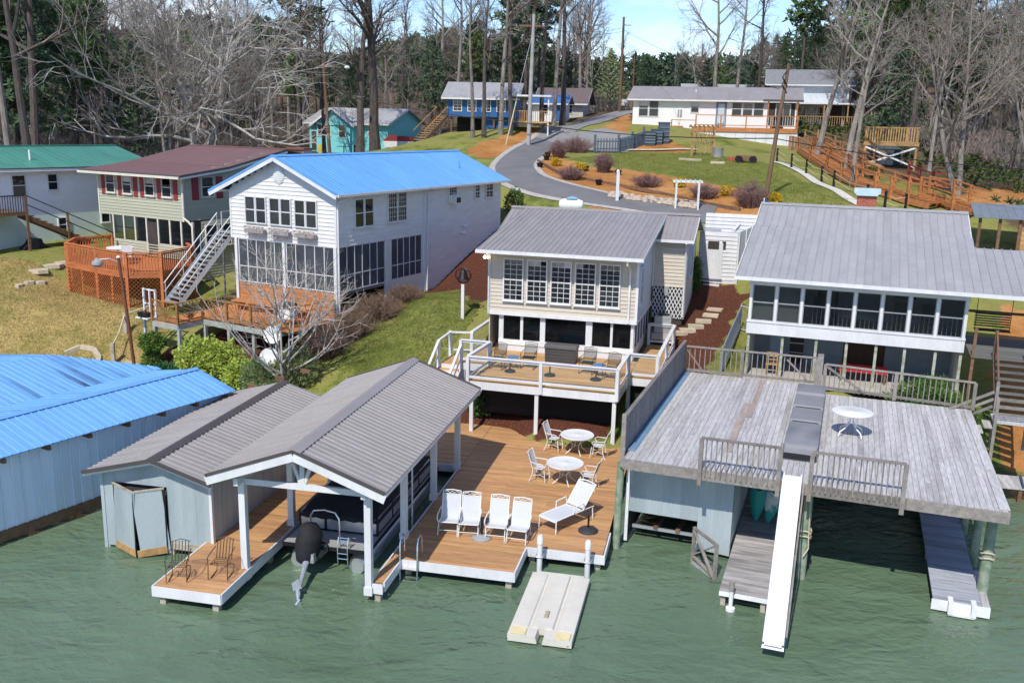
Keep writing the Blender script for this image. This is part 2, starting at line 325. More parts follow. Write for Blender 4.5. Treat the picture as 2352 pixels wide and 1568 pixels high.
# ------------------------------------------------------------------ terrain
CP = []
for x, ys in ((-140, 48), (-60, 45), (-40, 43.5), (-25, 41), (-16.7, 39.8), (-12, 38.6), (-9, 36.6), (-5, 34.2), (0, 33.2), (5, 32.3), (9, 31.8), (14, 31.2), (17, 30.6), (22, 29.8), (40, 27), (140, 24)):
    CP += [(x, ys, 0), (x, ys-3, -1.), (x, ys-12, -2), (x, ys+1.3, .5)]
for u, v, d in ((100, 780, 43.5), (200, 740, 44.5), (30, 690, 46.5), (312, 845, 41.8), (414, 838, 41.3), (500, 835, 40.5), (600, 860, 39), (650, 885, 38.5),
                (1060, 700, 43), (1000, 690, 43.5), (930, 800, 39.5), (870, 835, 38.2), (1000, 770, 40.5), (1640, 790, 40), (1650, 690, 45.5),
                (1560, 478, 56), (1430, 462, 58), (1300, 440, 60.5), (1220, 415, 64), (1180, 385, 69), (1205, 352, 77), (1250, 320, 86), (1320, 288, 98), (1385, 268, 108), (1440, 255, 118),
                (1500, 380, 72), (1700, 370, 74), (1400, 345, 82), (1600, 345, 82), (1290, 345, 82), (1290, 400, 67), (1450, 445, 61), (1700, 450, 58.5), (1850, 420, 64), (2000, 470, 54.5), (1790, 370, 76), (1930, 375, 73), (1950, 440, 58),
                (1452, 290, 92), (1808, 342, 88), (1680, 322, 89), (1740, 332, 88.5), (1640, 314, 90), (1590, 304, 91), (1700, 334, 86), (1780, 346, 85), (1980, 330, 90), (2100, 470, 55), (2180, 470, 55), (2300, 470, 54), (2060, 330, 95), (2200, 420, 66), (2340, 430, 62), (2300, 340, 95),
                (950, 335, 92), (1030, 305, 88), (1190, 292, 90), (1100, 330, 80), (1330, 262, 118), (60, 605, 50), (0, 600, 50), (170, 600, 52), (700, 348, 105), (900, 348, 105), (100, 325, 115), (400, 330, 120),
                (2330, 1100, 31.6), (2340, 1000, 33), (2340, 900, 35)):
    CP.append(tuple(aty(u, v, d)))
CP += [(-19.1, 46, 2.55), (-21.2, 47.4, 2.7), (-23.5, 49.2, 2.8), (-17.5, 46.4, 2.5), (-16.5, 48.5, 2.6), (-20.5, 49.5, 2.9), (-8.1, 43, 2.2), (-13.8, 46, 2.5), (-4.3, 50, 3.2), (-.85, 56.5, 5.9), (-1.9, 36.3, 1.), (1, 33.6, .7), (3.9, 32.9, .6), (2.3, 38.3, 2.), (4.4, 46, 4.2), (7.7, 42.6, 3.35), (6.7, 39.2, 1.9), (6.6, 40.8, 2.2), (6.9, 42.1, 3.3), (7.1, 34.9, 1.5), (10.9, 46.7, 4.2), (3, 52.6, 6.1), (11.3, 52.5, 6.),
       (9.2, 36, 2.35), (16.5, 33.5, 2.2), (14, 37.6, 2.2), (11, 38.6, 2.2), (16.8, 36.6, 2.2), (15.7, 42.3, 4.1), (11.9, 43.7, 3.8), (20, 36.5, 2.8), (12.5, 34.5, 2.2), (-30, 70, 5.5), (-15, 70, 6.2), (-50, 70, 6), (-60, 150, 11), (-110, 160, 14), (-100, 90, 8), (0, 170, 15), (30, 170, 15), (80, 120, 13), (100, 170, 18),
       (60, 60, 8.), (60, 35, 3), (45, 31, 1.2), (150, 100, 12), (-200, 200, 22), (200, 200, 25), (0, 300, 21), (-150, 400, 36), (150, 400, 34), (0, 500, 30), (400, 300, 40), (-400, 300, 40), (500, 40, 3), (-500, 60, 3), (0, 800, 34), (-300, 800, 40), (300, 800, 40)]
_c = np.array(CP, float); _n = len(_c)
_K = np.linalg.norm(_c[:, None, :2]-_c[None, :, :2], axis=2)
_A = np.zeros((_n+3, _n+3)); _A[:_n, :_n] = -_K+np.eye(_n)*-.35; _A[:_n, _n] = 1; _A[:_n, _n+1:] = _c[:, :2]; _A[_n:, :_n] = _A[:_n, _n:].T
_wt = np.linalg.solve(_A, np.concatenate([_c[:, 2], np.zeros(3)]))
def axis(lo, hi, dlo, dhi, step):
    a = list(np.arange(dlo, dhi+1e-6, step)); s = step; x = dlo
    while x > lo: s *= 1.35; x -= s; a.insert(0, x)
    s = step; x = a[-1]
    while x < hi: s *= 1.35; x += s; a.append(x)
    return np.array(a)
GX = axis(-900, 900, -42, 44, .6); GY = axis(-60, 1500, 28, 110, .6)
_gx, _gy = np.meshgrid(GX, GY); _p = np.stack([_gx.ravel(), _gy.ravel()], 1)
GZ = np.concatenate([-np.linalg.norm(q[:, None, :]-_c[None, :, :2], axis=2)@_wt[:_n]+_wt[_n]+q@_wt[_n+1:] for q in np.array_split(_p, 40)]).reshape(_gx.shape)
GZ = np.where(_gy < 25, np.minimum(GZ, -1.5), GZ)
def hgt(x, y):
    i = min(max(int(np.searchsorted(GX, x))-1, 0), len(GX)-2); j = min(max(int(np.searchsorted(GY, y))-1, 0), len(GY)-2)
    a = min(max((x-GX[i])/(GX[i+1]-GX[i]), 0), 1); b = min(max((y-GY[j])/(GY[j+1]-GY[j]), 0), 1)
    return float((GZ[j, i]*(1-a)+GZ[j, i+1]*a)*(1-b)+(GZ[j+1, i]*(1-a)+GZ[j+1, i+1]*a)*b)
def drop(u, v, ymin=30., ymax=420.):
    d = ray(u, v); y = ymin; last = None
    while y < ymax:
        t = y/d.y; p = Vector((d.x*t, y, HC+d.z*t))
        if p.z <= hgt(p.x, p.y):
            lo, hi = y-.5*(1 if y < 130 else 4), y
            for _ in range(14):
                m = (lo+hi)/2; t = m/d.y
                if HC+d.z*t <= hgt(d.x*t, m): hi = m
                else: lo = m
            t = hi/d.y; return Vector((d.x*t, hi, hgt(d.x*t, hi)))
        y += .5 if y < 130 else 4
    t = ymax/d.y; return Vector((d.x*t, ymax, hgt(d.x*t, ymax)))
def g3(x, y, dz=0.): return Vector((x, y, hgt(x, y)+dz))
def inpoly(x, y, P):
    c = False; j = len(P)-1
    for i in range(len(P)):
        if (P[i][1] > y) != (P[j][1] > y) and x < (P[j][0]-P[i][0])*(y-P[i][1])/(P[j][1]-P[i][1])+P[i][0]: c = not c
        j = i
    return c
# ground cover areas, polygons on the ground (red: mulch, green: bare clay, blue: dry straw grass; alpha: leaf litter)
def dpoly(pts, ymin=36.): return [tuple(drop(u, v, ymin)[:2]) for u, v in pts]
MULCH = [[(-5.2, 47.5), (-4.2, 50.3), (-.6, 57), (1.2, 56), (1.5, 44), (-1.2, 39.0), (-2.2, 38.3), (-3.6, 36.6), (-2.6, 35.6), (0, 33.4), (3.6, 33.0), (4.5, 38), (2, 44), (-2.2, 43.6), (-2.8, 46.5)],
         [(6.2, 38), (7.0, 44), (9.2, 48), (10.6, 47), (11.4, 45.2), (10.4, 42.8), (9.4, 40.6), (8.2, 38.2), (7.6, 36)],
         [(-17.6, 41.4), (-16.2, 42.8), (-10.2, 45.2), (-7.6, 42.8), (-8.2, 40.6), (-12, 40.2), (-15, 40.2)], [(-9, 43), (-5.2, 48.4), (-4.4, 47.2), (-7.4, 41.6)]]
CLAY = [dpoly([(1235, 372), (1290, 405), (1420, 425), (1540, 440), (1700, 470), (1760, 480), (1760, 500), (1400, 500), (1300, 440), (1235, 415), (1200, 395)], 50), dpoly([(1215, 368), (1262, 335), (1300, 366), (1360, 385), (1430, 388), (1560, 408), (1640, 425), (1730, 440), (1760, 490), (1540, 455), (1420, 435), (1290, 412), (1230, 390)], 50), dpoly([(1075, 345), (1160, 310), (1240, 295), (1300, 283), (1260, 310), (1190, 335), (1130, 365), (1090, 360)], 60),
        dpoly([(1380, 300), (1440, 258), (1452, 285), (1440, 300), (1400, 310)], 60), dpoly([(1470, 325), (1520, 315), (1590, 345), (1560, 352), (1460, 350), (1430, 345)], 60), [(19.2, 36.5), (18.4, 34.2), (17.6, 32), (19, 31.5), (24, 33), (26, 40), (22, 42)], [(26, 54), (33, 50), (36, 58), (29, 62)], dpoly([(2150, 470), (2230, 440), (2280, 480), (2200, 500)], 46)]
DRY = [[(-36, 42), (-17.2, 40.2), (-16.2, 43), (-17, 46.5), (-20.5, 48.2), (-25, 50.2), (-36, 52)]]
verts = [(float(a), float(b), float(c)) for a, b, c in zip(_gx.ravel(), _gy.ravel(), GZ.ravel())]
nx, ny = len(GX), len(GY)
faces = [(j*nx+i, j*nx+i+1, (j+1)*nx+i+1, (j+1)*nx+i) for j in range(ny-1) for i in range(nx-1)]
me = bpy.data.meshes.new('ground'); me.from_pydata(verts, [], faces); me.update(); me.polygons.foreach_set('use_smooth', [True]*len(me.polygons))
ca = me.color_attributes.new('cover', 'FLOAT_COLOR', 'POINT'); cd = np.zeros((len(verts), 4), np.float32)
ROADPX = [(1640, 488, 55.2), (1560, 478, 56), (1430, 462, 58), (1330, 446, 60), (1262, 428, 62), (1205, 408, 65), (1182, 385, 69), (1190, 368, 73), (1218, 350, 78), (1272, 318, 87), (1334, 290, 97), (1398, 268, 108), (1446, 255, 118), (1478, 248, 128), (1500, 244, 140)]
for k, (x, y, z) in enumerate(verts):
    if not (-45 < x < 48 and 29 < y < 112):
        cd[k, 3] = 1 if (y > 100 or abs(x) > 46) else .3; continue
    jx = x+noise.noise((x*.9, y*.9, 0))*.35; jy = y+noise.noise((x*.9, y*.9, 7))*.35
    if any(inpoly(jx, jy, P) for P in MULCH): cd[k, 0] = 1
    if any(inpoly(jx, jy, P) for P in CLAY): cd[k, 1] = 1
    if any(inpoly(jx, jy, P) for P in DRY): cd[k, 2] = 1
    lit = max(0, min(1, (y-98)/8)) if x > -16 else max(0, min(1, (y-58)/6))
    if x > 25: lit = max(lit, min(1, max(0, (x-25)/3)) if y > 44 else 0)
    if z < .25: lit = 1
    cd[k, 3] = lit
ca.data.foreach_set('color', cd.ravel())
gm = bpy.data.materials.new('lakeside_ground'); gm.use_nodes = True; t = gm.node_tree; b = t.nodes['Principled BSDF']; lk = t.links.new; b.inputs['Roughness'].default_value = .95; b.inputs['Specular IOR Level'].default_value = .1
ge = nn(t, 'ShaderNodeNewGeometry'); at_ = nn(t, 'ShaderNodeVertexColor', layer_name='cover'); sp = nn(t, 'ShaderNodeSeparateColor'); lk(at_.outputs[0], sp.inputs[0])
def gnoise(s, d=6):
    n = nn(t, 'ShaderNodeTexNoise'); n.inputs['Scale'].default_value = s; n.inputs['Detail'].default_value = d; n.inputs['Roughness'].default_value = .65; lk(ge.outputs['Position'], n.inputs['Vector']); return n.outputs['Fac']
def gramp(f, cols):
    r_ = nn(t, 'ShaderNodeValToRGB'); e = r_.color_ramp.elements
    while len(e) < len(cols): e.new(.5)
    for q, (p_, c_) in zip(e, cols): q.position = p_; q.color = (*c_, 1)
    lk(f, r_.inputs[0]); return r_.outputs[0]
nA, nB, nC = gnoise(.28), gnoise(1.7), gnoise(13)
mixn = nn(t, 'ShaderNodeMath', operation='MULTIPLY_ADD'); lk(nB, mixn.inputs[0]); mixn.inputs[1].default_value = .5; lk(nA, mixn.inputs[2])
sub = nn(t, 'ShaderNodeMath', operation='MULTIPLY_ADD'); lk(nC, sub.inputs[0]); sub.inputs[1].default_value = .6; lk(mixn.outputs[0], sub.inputs[2])
fa = nn(t, 'ShaderNodeMath', operation='MULTIPLY'); fa.inputs[1].default_value = .476; lk(sub.outputs[0], fa.inputs[0]); F_ = fa.outputs[0]
grass_c = gramp(F_, [(.40, (.09, .115, .025)), (.46, (.175, .195, .045)), (.51, (.26, .255, .075)), (.56, (.19, .185, .06)), (.60, (.255, .235, .085)), (.66, (.30, .26, .11))])
dry_c = gramp(F_, [(.40, (.15, .15, .04)), (.46, (.27, .22, .07)), (.53, (.40, .30, .12)), (.58, (.31, .24, .08)), (.65, (.47, .37, .18))])
mul_c = gramp(nC, [(.3, (.05, .02, .012)), (.5, (.10, .036, .022)), (.72, (.17, .075, .045))])
cla_c = gramp(F_, [(.38, (.26, .11, .035)), (.5, (.40, .185, .06)), (.64, (.52, .30, .13))])
lit_c = gramp(F_, [(.36, (.05, .045, .022)), (.5, (.105, .075, .045)), (.66, (.19, .13, .08))])
def gmix(f, a, b_):
    # soft, ragged edge: push the area's weight with noise
    m1 = nn(t, 'ShaderNodeMath', operation='MULTIPLY_ADD'); lk(nB, m1.inputs[0]); m1.inputs[1].default_value = .8; m1.inputs[2].default_value = -.4
    m2 = nn(t, 'ShaderNodeMath', operation='ADD'); lk(f, m2.inputs[0]); lk(m1.outputs[0], m2.inputs[1])
    m3 = nn(t, 'ShaderNodeMapRange'); m3.inputs[1].default_value = .38; m3.inputs[2].default_value = .62; lk(m2.outputs[0], m3.inputs[0])
    m = nn(t, 'ShaderNodeMixRGB'); lk(m3.outputs[0], m.inputs[0]); lk(a, m.inputs[1]); lk(b_, m.inputs[2]); return m.outputs[0]
c_ = gmix(sp.outputs[2], grass_c, dry_c); c_ = gmix(at_.outputs['Alpha'], c_, lit_c); c_ = gmix(sp.outputs[1], c_, cla_c); c_ = gmix(sp.outputs[0], c_, mul_c)
lk(c_, b.inputs['Base Color'])
bp = nn(t, 'ShaderNodeBump'); bp.inputs['Strength'].default_value = .8; bp.inputs['Distance'].default_value = .12; lk(sub.outputs[0], bp.inputs['Height']); lk(bp.outputs[0], b.inputs['Normal'])
me.materials.append(gm); ground = struct(link(bpy.data.objects.new('ground', me)))
# ------------------------------------------------------------------ lake
wm = bpy.data.materials.new('green_lake_water'); wm.use_nodes = True; t = wm.node_tree; b = t.nodes['Principled BSDF']; lk = t.links.new
b.inputs['Roughness'].default_value = .05; b.inputs['IOR'].default_value = 1.333; b.inputs['Specular IOR Level'].default_value = .5
ge = nn(t, 'ShaderNodeNewGeometry')
n0 = gnoise(.12, 3); cr_ = gramp(n0, [(.3, (.085, .138, .085)), (.7, (.125, .188, .12))]); lk(cr_, b.inputs['Base Color'])
def wnoise(s, st, rot_, d=3):
    m_ = nn(t, 'ShaderNodeMapping'); m_.inputs['Rotation'].default_value = (0, 0, rot_); m_.inputs['Scale'].default_value = st; lk(ge.outputs['Position'], m_.inputs[0])
    n = nn(t, 'ShaderNodeTexNoise'); n.inputs['Scale'].default_value = s; n.inputs['Detail'].default_value = d; n.inputs['Roughness'].default_value = .5; n.inputs['Distortion'].default_value = .6; lk(m_.outputs[0], n.inputs['Vector']); return n.outputs['Fac']
w1 = wnoise(.7, (.7, 1.2, 1), .25, 2); w2 = wnoise(2.6, (.75, 1.2, 1), -.2, 3); w3 = wnoise(7, (.8, 1.1, 1), .5, 3)
ma = nn(t, 'ShaderNodeMath', operation='MULTIPLY_ADD'); lk(w2, ma.inputs[0]); ma.inputs[1].default_value = .42; lk(w1, ma.inputs[2])
mb = nn(t, 'ShaderNodeMath', operation='MULTIPLY_ADD'); lk(w3, mb.inputs[0]); mb.inputs[1].default_value = .12; lk(ma.outputs[0], mb.inputs[2])
bp = nn(t, 'ShaderNodeBump'); calm = nn(t, 'ShaderNodeMapRange'); calm.inputs[1].default_value = .36; calm.inputs[2].default_value = .62; calm.inputs[3].default_value = .5; calm.inputs[4].default_value = 1.; lk(gnoise(.09, 2), calm.inputs[0]); lk(calm.outputs[0], bp.inputs['Strength']); bp.inputs['Distance'].default_value = .22; lk(mb.outputs[0], bp.inputs['Height']); lk(bp.outputs[0], b.inputs['Normal'])
wo = MB().add([(-900, -400, 0), (900, -400, 0), (900, 60, 0), (-900, 60, 0)], [(0, 1, 2, 3)]).build('water', wm); struct(wo)
# ------------------------------------------------------------------ road, drive, kerb
asph = mat('asphalt', (.15, .148, .15), .85, var=.15, scale=.6, fine=.15, bscale=25, bump=.2)
asph_p = mat('pale_old_asphalt', (.23, .225, .22), .88, var=.12, scale=.6, fine=.1, bscale=25)
kerb_m = mat('pale_gravel_edge', (.38, .36, .33), .9, var=.2, scale=3, fine=.25, bscale=18)
def smooth_path(P, n=8):
    out_ = []
    for i in range(len(P)-1):
        p0, p1, p2, p3 = P[max(i-1, 0)], P[i], P[i+1], P[min(i+2, len(P)-1)]
        for k in range(n):
            s = k/n; out_.append(.5*((2*p1)+(p2-p0)*s+(2*p0-5*p1+4*p2-p3)*s*s+(3*p1-p0-3*p2+p3)*s**3))
    out_.append(P[-1]); return out_
def ribbon(name, m, path, wl, wr, dz, cross=5):
    vs = []; fs = []
    for i, p in enumerate(path):
        d = (path[min(i+1, len(path)-1)]-path[max(i-1, 0)]); d.z = 0; d.normalize(); n_ = Vector((-d.y, d.x, 0))
        for k in range(cross+1):
            q = p+n_*(wl+(-wr-wl)*k/cross); vs.append((q.x, q.y, hgt(q.x, q.y)+dz))
    for i in range(len(path)-1):
        for k in range(cross):
            a = i*(cross+1)+k; fs.append((a, a+1, a+cross+2, a+cross+1))
    return MB().add(vs, fs).build(name, m, None, True)
RP = smooth_path([Vector(aty(*p)) for p in ROADPX])
for p in RP: p.z = 0
struct(ribbon('road', asph, RP[:72], 1.4, 1.4, .06, 8)); struct(ribbon('upper_road', asph_p, RP[71:], 1.4, 1.4, .061, 8))
struct(ribbon('gravel_verge', kerb_m, RP[4:76], 1.85, -1.4, .045, 2)); struct(ribbon('gravel_verge', kerb_m, RP[4:62], -1.4, 1.85, .045, 2))
drv = smooth_path([Vector(aty(*p)) for p in ((1300, 312, 88), (1345, 315, 86), (1390, 325, 84), (1460, 332, 83))])
for p in drv: p.z = 0
struct(ribbon('driveway', asph_p, drv, 4.6, 3.2, .075, 8))
# ------------------------------------------------------------------ dock
AO = at(848, 1338, .5)
def loc2w(o, yaw, x, y, z=0.): return Vector((o[0]+x*math.cos(yaw)-y*math.sin(yaw), o[1]+x*math.sin(yaw)+y*math.cos(yaw), o[2]+z))
def w2loc(o, yaw, p): dx, dy = p[0]-o[0], p[1]-o[1]; return Vector((dx*math.cos(yaw)+dy*math.sin(yaw), -dx*math.sin(yaw)+dy*math.cos(yaw), p[2]-o[2]))
def Aw(x, y, z=0.): return loc2w(AO, YA, x, y, z)
def Af(u, v, z=0.): return w2loc(AO, YA, at(u, v, AO.z+z))
dock = thing('dock', 'orange-brown plank dock with white edging around the pontoon slip', 'dock', AO, YA)
def planks_x(parent, m, x0, x1, y0, y1, z, w=.14, gap=.007, th=.035, name='plank', split=3.6):
    n = round((y1-y0)/w); w = (y1-y0)/n
    for i in range(n):
        ya = y0+i*w; cuts = [x0]
        if x1-x0 > split: cuts.append(x0+(x1-x0)*random.choice((.34, .5, .62)))
        cuts.append(x1)
        for a, b_ in zip(cuts, cuts[1:]): pb(name, m, parent, a+.002, b_-.002, ya+gap/2, ya+w-gap/2, z-th-random.random()*.003, z+random.random()*.003)
def planks_y(parent, m, x0, x1, y0, y1, z, w=.14, gap=.008, th=.035, name='plank', parts=2):
    n = round((x1-x0)/w); w = (x1-x0)/n
    for i in range(n):
        xa = x0+i*w; cs = [y0]+sorted(y0+(y1-y0)*(k+random.uniform(.25, .75))/parts for k in range(parts-1))+[y1]
        for a, b_ in zip(cs, cs[1:]):
            zz = random.random()*.006; pb(name, m, parent, xa+gap/2, xa+w-gap/2, a+.003, b_-.003, z-th+zz, z+zz)
planks_x(dock, deck_o, -5.15, -3.32, -1.5, 13.4, 0, .15)
planks_x(dock, deck_o, -3.316, .09, 8.75, 13.4, 0)
planks_x(dock, deck_o, .1, 3.45, 1.47, 3.07, 0)
planks_x(dock, deck_o, .1, 5.6, 3.075, 13.4, 0, split=3)
planks_x(dock, deck_o, .06, .34, .1, 1.46, 0)
for q_ in ((-5.1, -3.36, -1.45, 13.3), (-3.3, .0, 8.8, 13.3), (.12, 3.4, 1.5, 3.05), (.12, 5.5, 3.1, 13.3)): pb('light_block_sheet', brown_w, dock, *q_, -.06, -.042)  # sheets added below the planks to stop sun streaks through the gaps
def fascia(x0, y0, x1, y1, t=.04): pbeam('fascia_board', white, dock, (x0, y0, -.125), (x1, y1, -.125), t, .265)
for f in ((-5.17, -1.52, -3.29, -1.52), (-3.29, -1.50, -3.29, 8.72), (-5.17, -1.5, -5.17, 9), (-3.27, 8.72, .04, 8.72), (.04, -.02, .04, 8.7), (.36, .1, .36, 1.45), (.06, -.02, .37, -.02), (.38, 1.45, 3.49, 1.45), (3.47, 1.47, 3.47, 3.05), (3.49, 3.05, 5.66, 3.05), (5.64, 3.07, 5.64, 4.6)): fascia(*f)
for x, y in ((-4.95, -1.35), (-3.5, -1.35), (-3.45, 1.4), (-3.45, 4.5), (-4.9, 2.5), (3.3, 1.62), (5.45, 3.25), (.5, 1.7), (.2, .12), (3.6, 3.3), (5.4, 6), (2, 4), (.3, 5), (.3, 8)):
    pb('piling', pile_w, dock, x-.08, x+.08, y-.08, y+.08, -2.2, -.1)
for y in (.5, 2.5, 4.5, 6.5): pb('joist', brown_w, dock, .2, 5.4, y+2.9, y+2.98, -.24, -.05)
# ------------------------------------------------------------------ boat shelter over the slip
sh = thing('boat_shelter', 'open boat shelter with white posts and grey ribbed metal gable roof', 'boat shelter', AO, YA)
EZ, RZ = 2.68, 3.55; EXL, EXR, RX = -4.12, .63, -1.735; YF, YBK = -.5, 9.05
for x in (0., -3.4):
    for y in (.0, 2.8, 5.68, 8.45):
        q = pb('post', white, sh, x-.085, x+.085, y-.085, y+.085, -.02 if y else -.3, 2.42)
        pb('post_base', white, q, 0, 0, 0, 0, 0, 0).matrix_basis = Matrix.Diagonal((1.35, 1.35, .09 if y else .13, 1)) @ Matrix.Translation((0, 0, 0)) if False else Matrix.LocRotScale(Vector((0, 0, -.46)), None, Vector((1.3, 1.3, .08)))
    pbeam('header_beam', white, sh, (x, YF+.15, 2.5), (x, YBK-.1, 2.5), .12, .2)
roof_slope(sh, roof_g, (EXR, YF, EZ), (EXR, YBK, EZ), (RX, YF, RZ)); roof_slope(sh, roof_g, (EXL, YF, EZ), (EXL, YBK, EZ), (RX, YF, RZ))
for y in (YF-.02, YBK+.02):
    for ex in (EXL, EXR):
        pbeam('rake_board', white, sh, (ex, y, EZ-.15), (RX, y, RZ-.15), .035, .22); pbeam('drip_edge', trim_dk, sh, (ex, y, EZ+.0), (RX, y, RZ+.0), .07, .07)
for ex, s in ((EXL, -1), (EXR, 1)): pbeam('eave_board', white, sh, (ex-.03*s, YF+.02, EZ-.1), (ex-.03*s, YBK-.02, EZ-.1), .03, .1)
MB().prism([(RX-.2, RZ-.035), (RX, RZ+.05), (RX+.2, RZ-.035), (RX, RZ+.02)], 'y', YF-.04, YBK+.04).build('ridge_cap', roof_g, sh)
for i in range(7):
    y = .0+i*1.41
    for ex in (EXL, EXR): pbeam('rafter', white_old, sh, (ex*.98, y, EZ-.08), (RX, y, RZ-.08), .04, .1)
for k, y in enumerate((0., 5.68)):
    pbeam('tie_beam', white, sh, (-3.35, y, 2.42), (-.05, y, 2.42), .09, .16)
    pbeam('king_post', white, sh, (RX, y, 2.5), (RX, y, RZ-.12), .09, .12)
    for s in (-1, 1): pbeam('brace', white, sh, (RX+.05*s, y, 2.5), (RX+.34*s, y, RZ-.26), .07, .09)
# pipe stands of the boat lift
for p in ((-.28, .55), (-.25, 4.3)): pcyl('lift_pipe', wmetal, sh, (p[0], p[1], -.55), (p[0], p[1], 2.5), .028)
# ------------------------------------------------------------------ pontoon boat
bo = thing('pontoon_boat', 'pontoon boat under a black cover moored in the slip', 'boat', Aw(-1.72, 1.25, 0), YA)
BW, BL = 1.22, 6.6; DZ = .22   # half width, length, deck height above dock level
pl = MB().box(-BW, BW, 0, BL, DZ-.06, DZ).build('deck', grey_pl, bo)
MB().box(-BW-.02, BW+.02, -.02, 0, DZ-.1, DZ+.01).box(-BW-.02, -BW, 0, BL, DZ-.1, DZ+.01).box(BW, BW+.02, 0, BL, DZ-.1, DZ+.01).build('deck_trim', black_m, pl)
for s in (-1, 1):
    pts = [(s*.85, .1, -.33), (s*.85, .35, -.33), (s*.85, BL-.9, -.33), (s*.85, BL-.3, -.22), (s*.85, BL+.15, -.05)]
    MB().tube(pts, [.20, .30, .30, .22, .05], 18).build('pontoon', alum, bo, True)
fz0, fz1 = DZ+.02, .72
for nm, (x0, x1, y0, y1) in (('rear_fence_panel', (-1.12, -.42, .95, .99)), ('rear_fence_panel', (-.34, 1.12, .95, .99))): pb(nm, alum, bo, x0, x1, y0, y1, fz0+.03, fz1)
for s in (-1, 1):
    for k in range(4): pb('side_fence_panel', alum, bo, s*1.12-.015, s*1.12+.015, 1.02+k*1.25, 2.2+k*1.25, fz0+.03, fz1)
fr = MB()
for x in (-1.14, -.38, 1.14): fr.box(x-.025, x+.025, .93, 1.01, fz0, fz1+.02)
fr.box(-1.16, 1.16, .935, 1.0, fz0, fz0+.04)
for s in (-1, 1):
    fr.box(s*1.12-.03, s*1.12+.03, .95, 6.1, fz0, fz0+.04)
    for k in range(5): fr.box(s*1.12-.03, s*1.12+.03, .97+k*1.25, 1.02+k*1.25, fz0, fz1)
fr.build('fence_frame', black_m, bo)
# cover: soft tent over the rails
cv = MB(); nxs, nys = 17, 22; vs = []
for j in range(nys+1):
    y = .9+(6.15-.9)*j/nys; e = min(1, j/2.5)*min(1, (nys-j)/4)
    for i in range(nxs+1):
        s = -1+2*i/nxs; h = .74+(.36*e)*(1-abs(s)**3)+.05*math.sin(y*2.3)*e*(1-abs(s)) + .012*noise.noise((s*5, y*4, 1))
        vs.append((s*1.19, y, h if abs(s) < .999 else .60))
fs = [(j*(nxs+1)+i, j*(nxs+1)+i+1, (j+1)*(nxs+1)+i+1, (j+1)*(nxs+1)+i) for j in range(nys) for i in range(nxs)]
cv.add(vs, fs); nv = len(vs)
cv.add([(-1.19+2.38*i/nxs, .885, .60+.02*math.sin(i*2)) for i in range(nxs+1)]+[vs[i] for i in range(nxs+1)], [(i, i+1, nxs+2+i, nxs+1+i) for i in range(nxs)])
cv.build('cover', black_c, bo, True)
MB().tube([(-.62, .45, DZ), (-.6, .45, .85), (-.5, .45, 1.02), (-.2, .45, 1.07), (.12, .45, 1.02), (.22, .45, .85), (.24, .45, DZ)], .028, 10).build('ski_tow_bar', chrome, bo, True)
lad = MB()
for x in (.38, .66): lad.tube([(x, .12, DZ+.02), (x, .10, DZ+.3), (x, .02, DZ+.32), (x, -.06, DZ+.1), (x, -.06, -.25)], .016, 8)
for z in (.42, .5, .34, -.05, .1): lad.tube([(.38, -.06 if z < .2 else .06, z), (.66, -.06 if z < .2 else .06, z)], .016, 8)
lad.build('boarding_ladder', chrome, bo, True)
mo = MB(); prof = [(.02, 1.0), (.16, .98), (.26, .9), (.33, .7), (.35, .5), (.34, .3), (.31, .12), (.27, -.02), (.2, -.08)]
for r_, z in prof: pass
mo.lathe([(r_, z-.12) for r_, z in prof][::-1], 20)
mo.v = [(x*(1.0+.10*noise.noise((x*4, y*4, z*3)))*.95+.02*math.sin(z*14), y*1.12*(1+.08*noise.noise((x*5, y*3, z*5))), z) for x, y, z in mo.v]
mc = mo.build('motor_cover', black_c, bo, True); mc.location = (-.40, -.28, .05); mc.rotation_euler = (R(-16), 0, R(-8))
lm_ = mat('silver_motor_paint', (.42, .46, .50), .35, .4)
lo = MB().tube([(-.36, -.42, .02), (-.28, -.75, -.12), (-.18, -1.15, -.22), (-.10, -1.45, -.28)], [.10, .075, .055, .05], 10).tube([(-.22, -1.35, -.2), (-.06, -1.62, -.36), (0, -1.78, -.44)], [.03, .065, .03], 10).build('motor_leg', lm_, bo, True)
MB().add([(-.24, -1.2, -.16), (-.02, -1.5, -.22), (-.2, -1.62, -.26), (-.34, -1.4, -.2), (-.23, -1.2, -.19), (-.01, -1.5, -.25), (-.19, -1.62, -.29), (-.33, -1.4, -.23)], [(0, 1, 2, 3), (7, 6, 5, 4), (0, 4, 5, 1), (1, 5, 6, 2), (2, 6, 7, 3), (3, 7, 4, 0)]).build('cavitation_plate', lm_, lo)
pr = MB()
for k in range(3):
    a_ = k*2.094; pr.add([(0, -.02, 0), (.12*math.cos(a_-.4), -.03, .12*math.sin(a_-.4)), (.15*math.cos(a_), .0, .15*math.sin(a_)), (.12*math.cos(a_+.4), .03, .12*math.sin(a_+.4))], [(0, 1, 2, 3)])
po = pr.tube([(0, -.1, 0), (0, .08, 0)], .035, 8).build('propeller', chrome, lo, True); po.location = (.01, -1.82, -.46); po.rotation_euler = (R(35), 0, R(-20))
MB().tube([(-.2, .1, .3), (.05, .0, .3), (.1, -.1, .15), (-.05, -.25, .0), (-.2, -.35, .05)], .03, 8).build('motor_cable', black_m, bo, True)
MB().prism([(-.5, DZ-.28), (.35, DZ-.28), (.35, DZ-.02), (-.5, DZ-.02)], 'x', -.62, -.12).build('motor_mount', alum, bo)
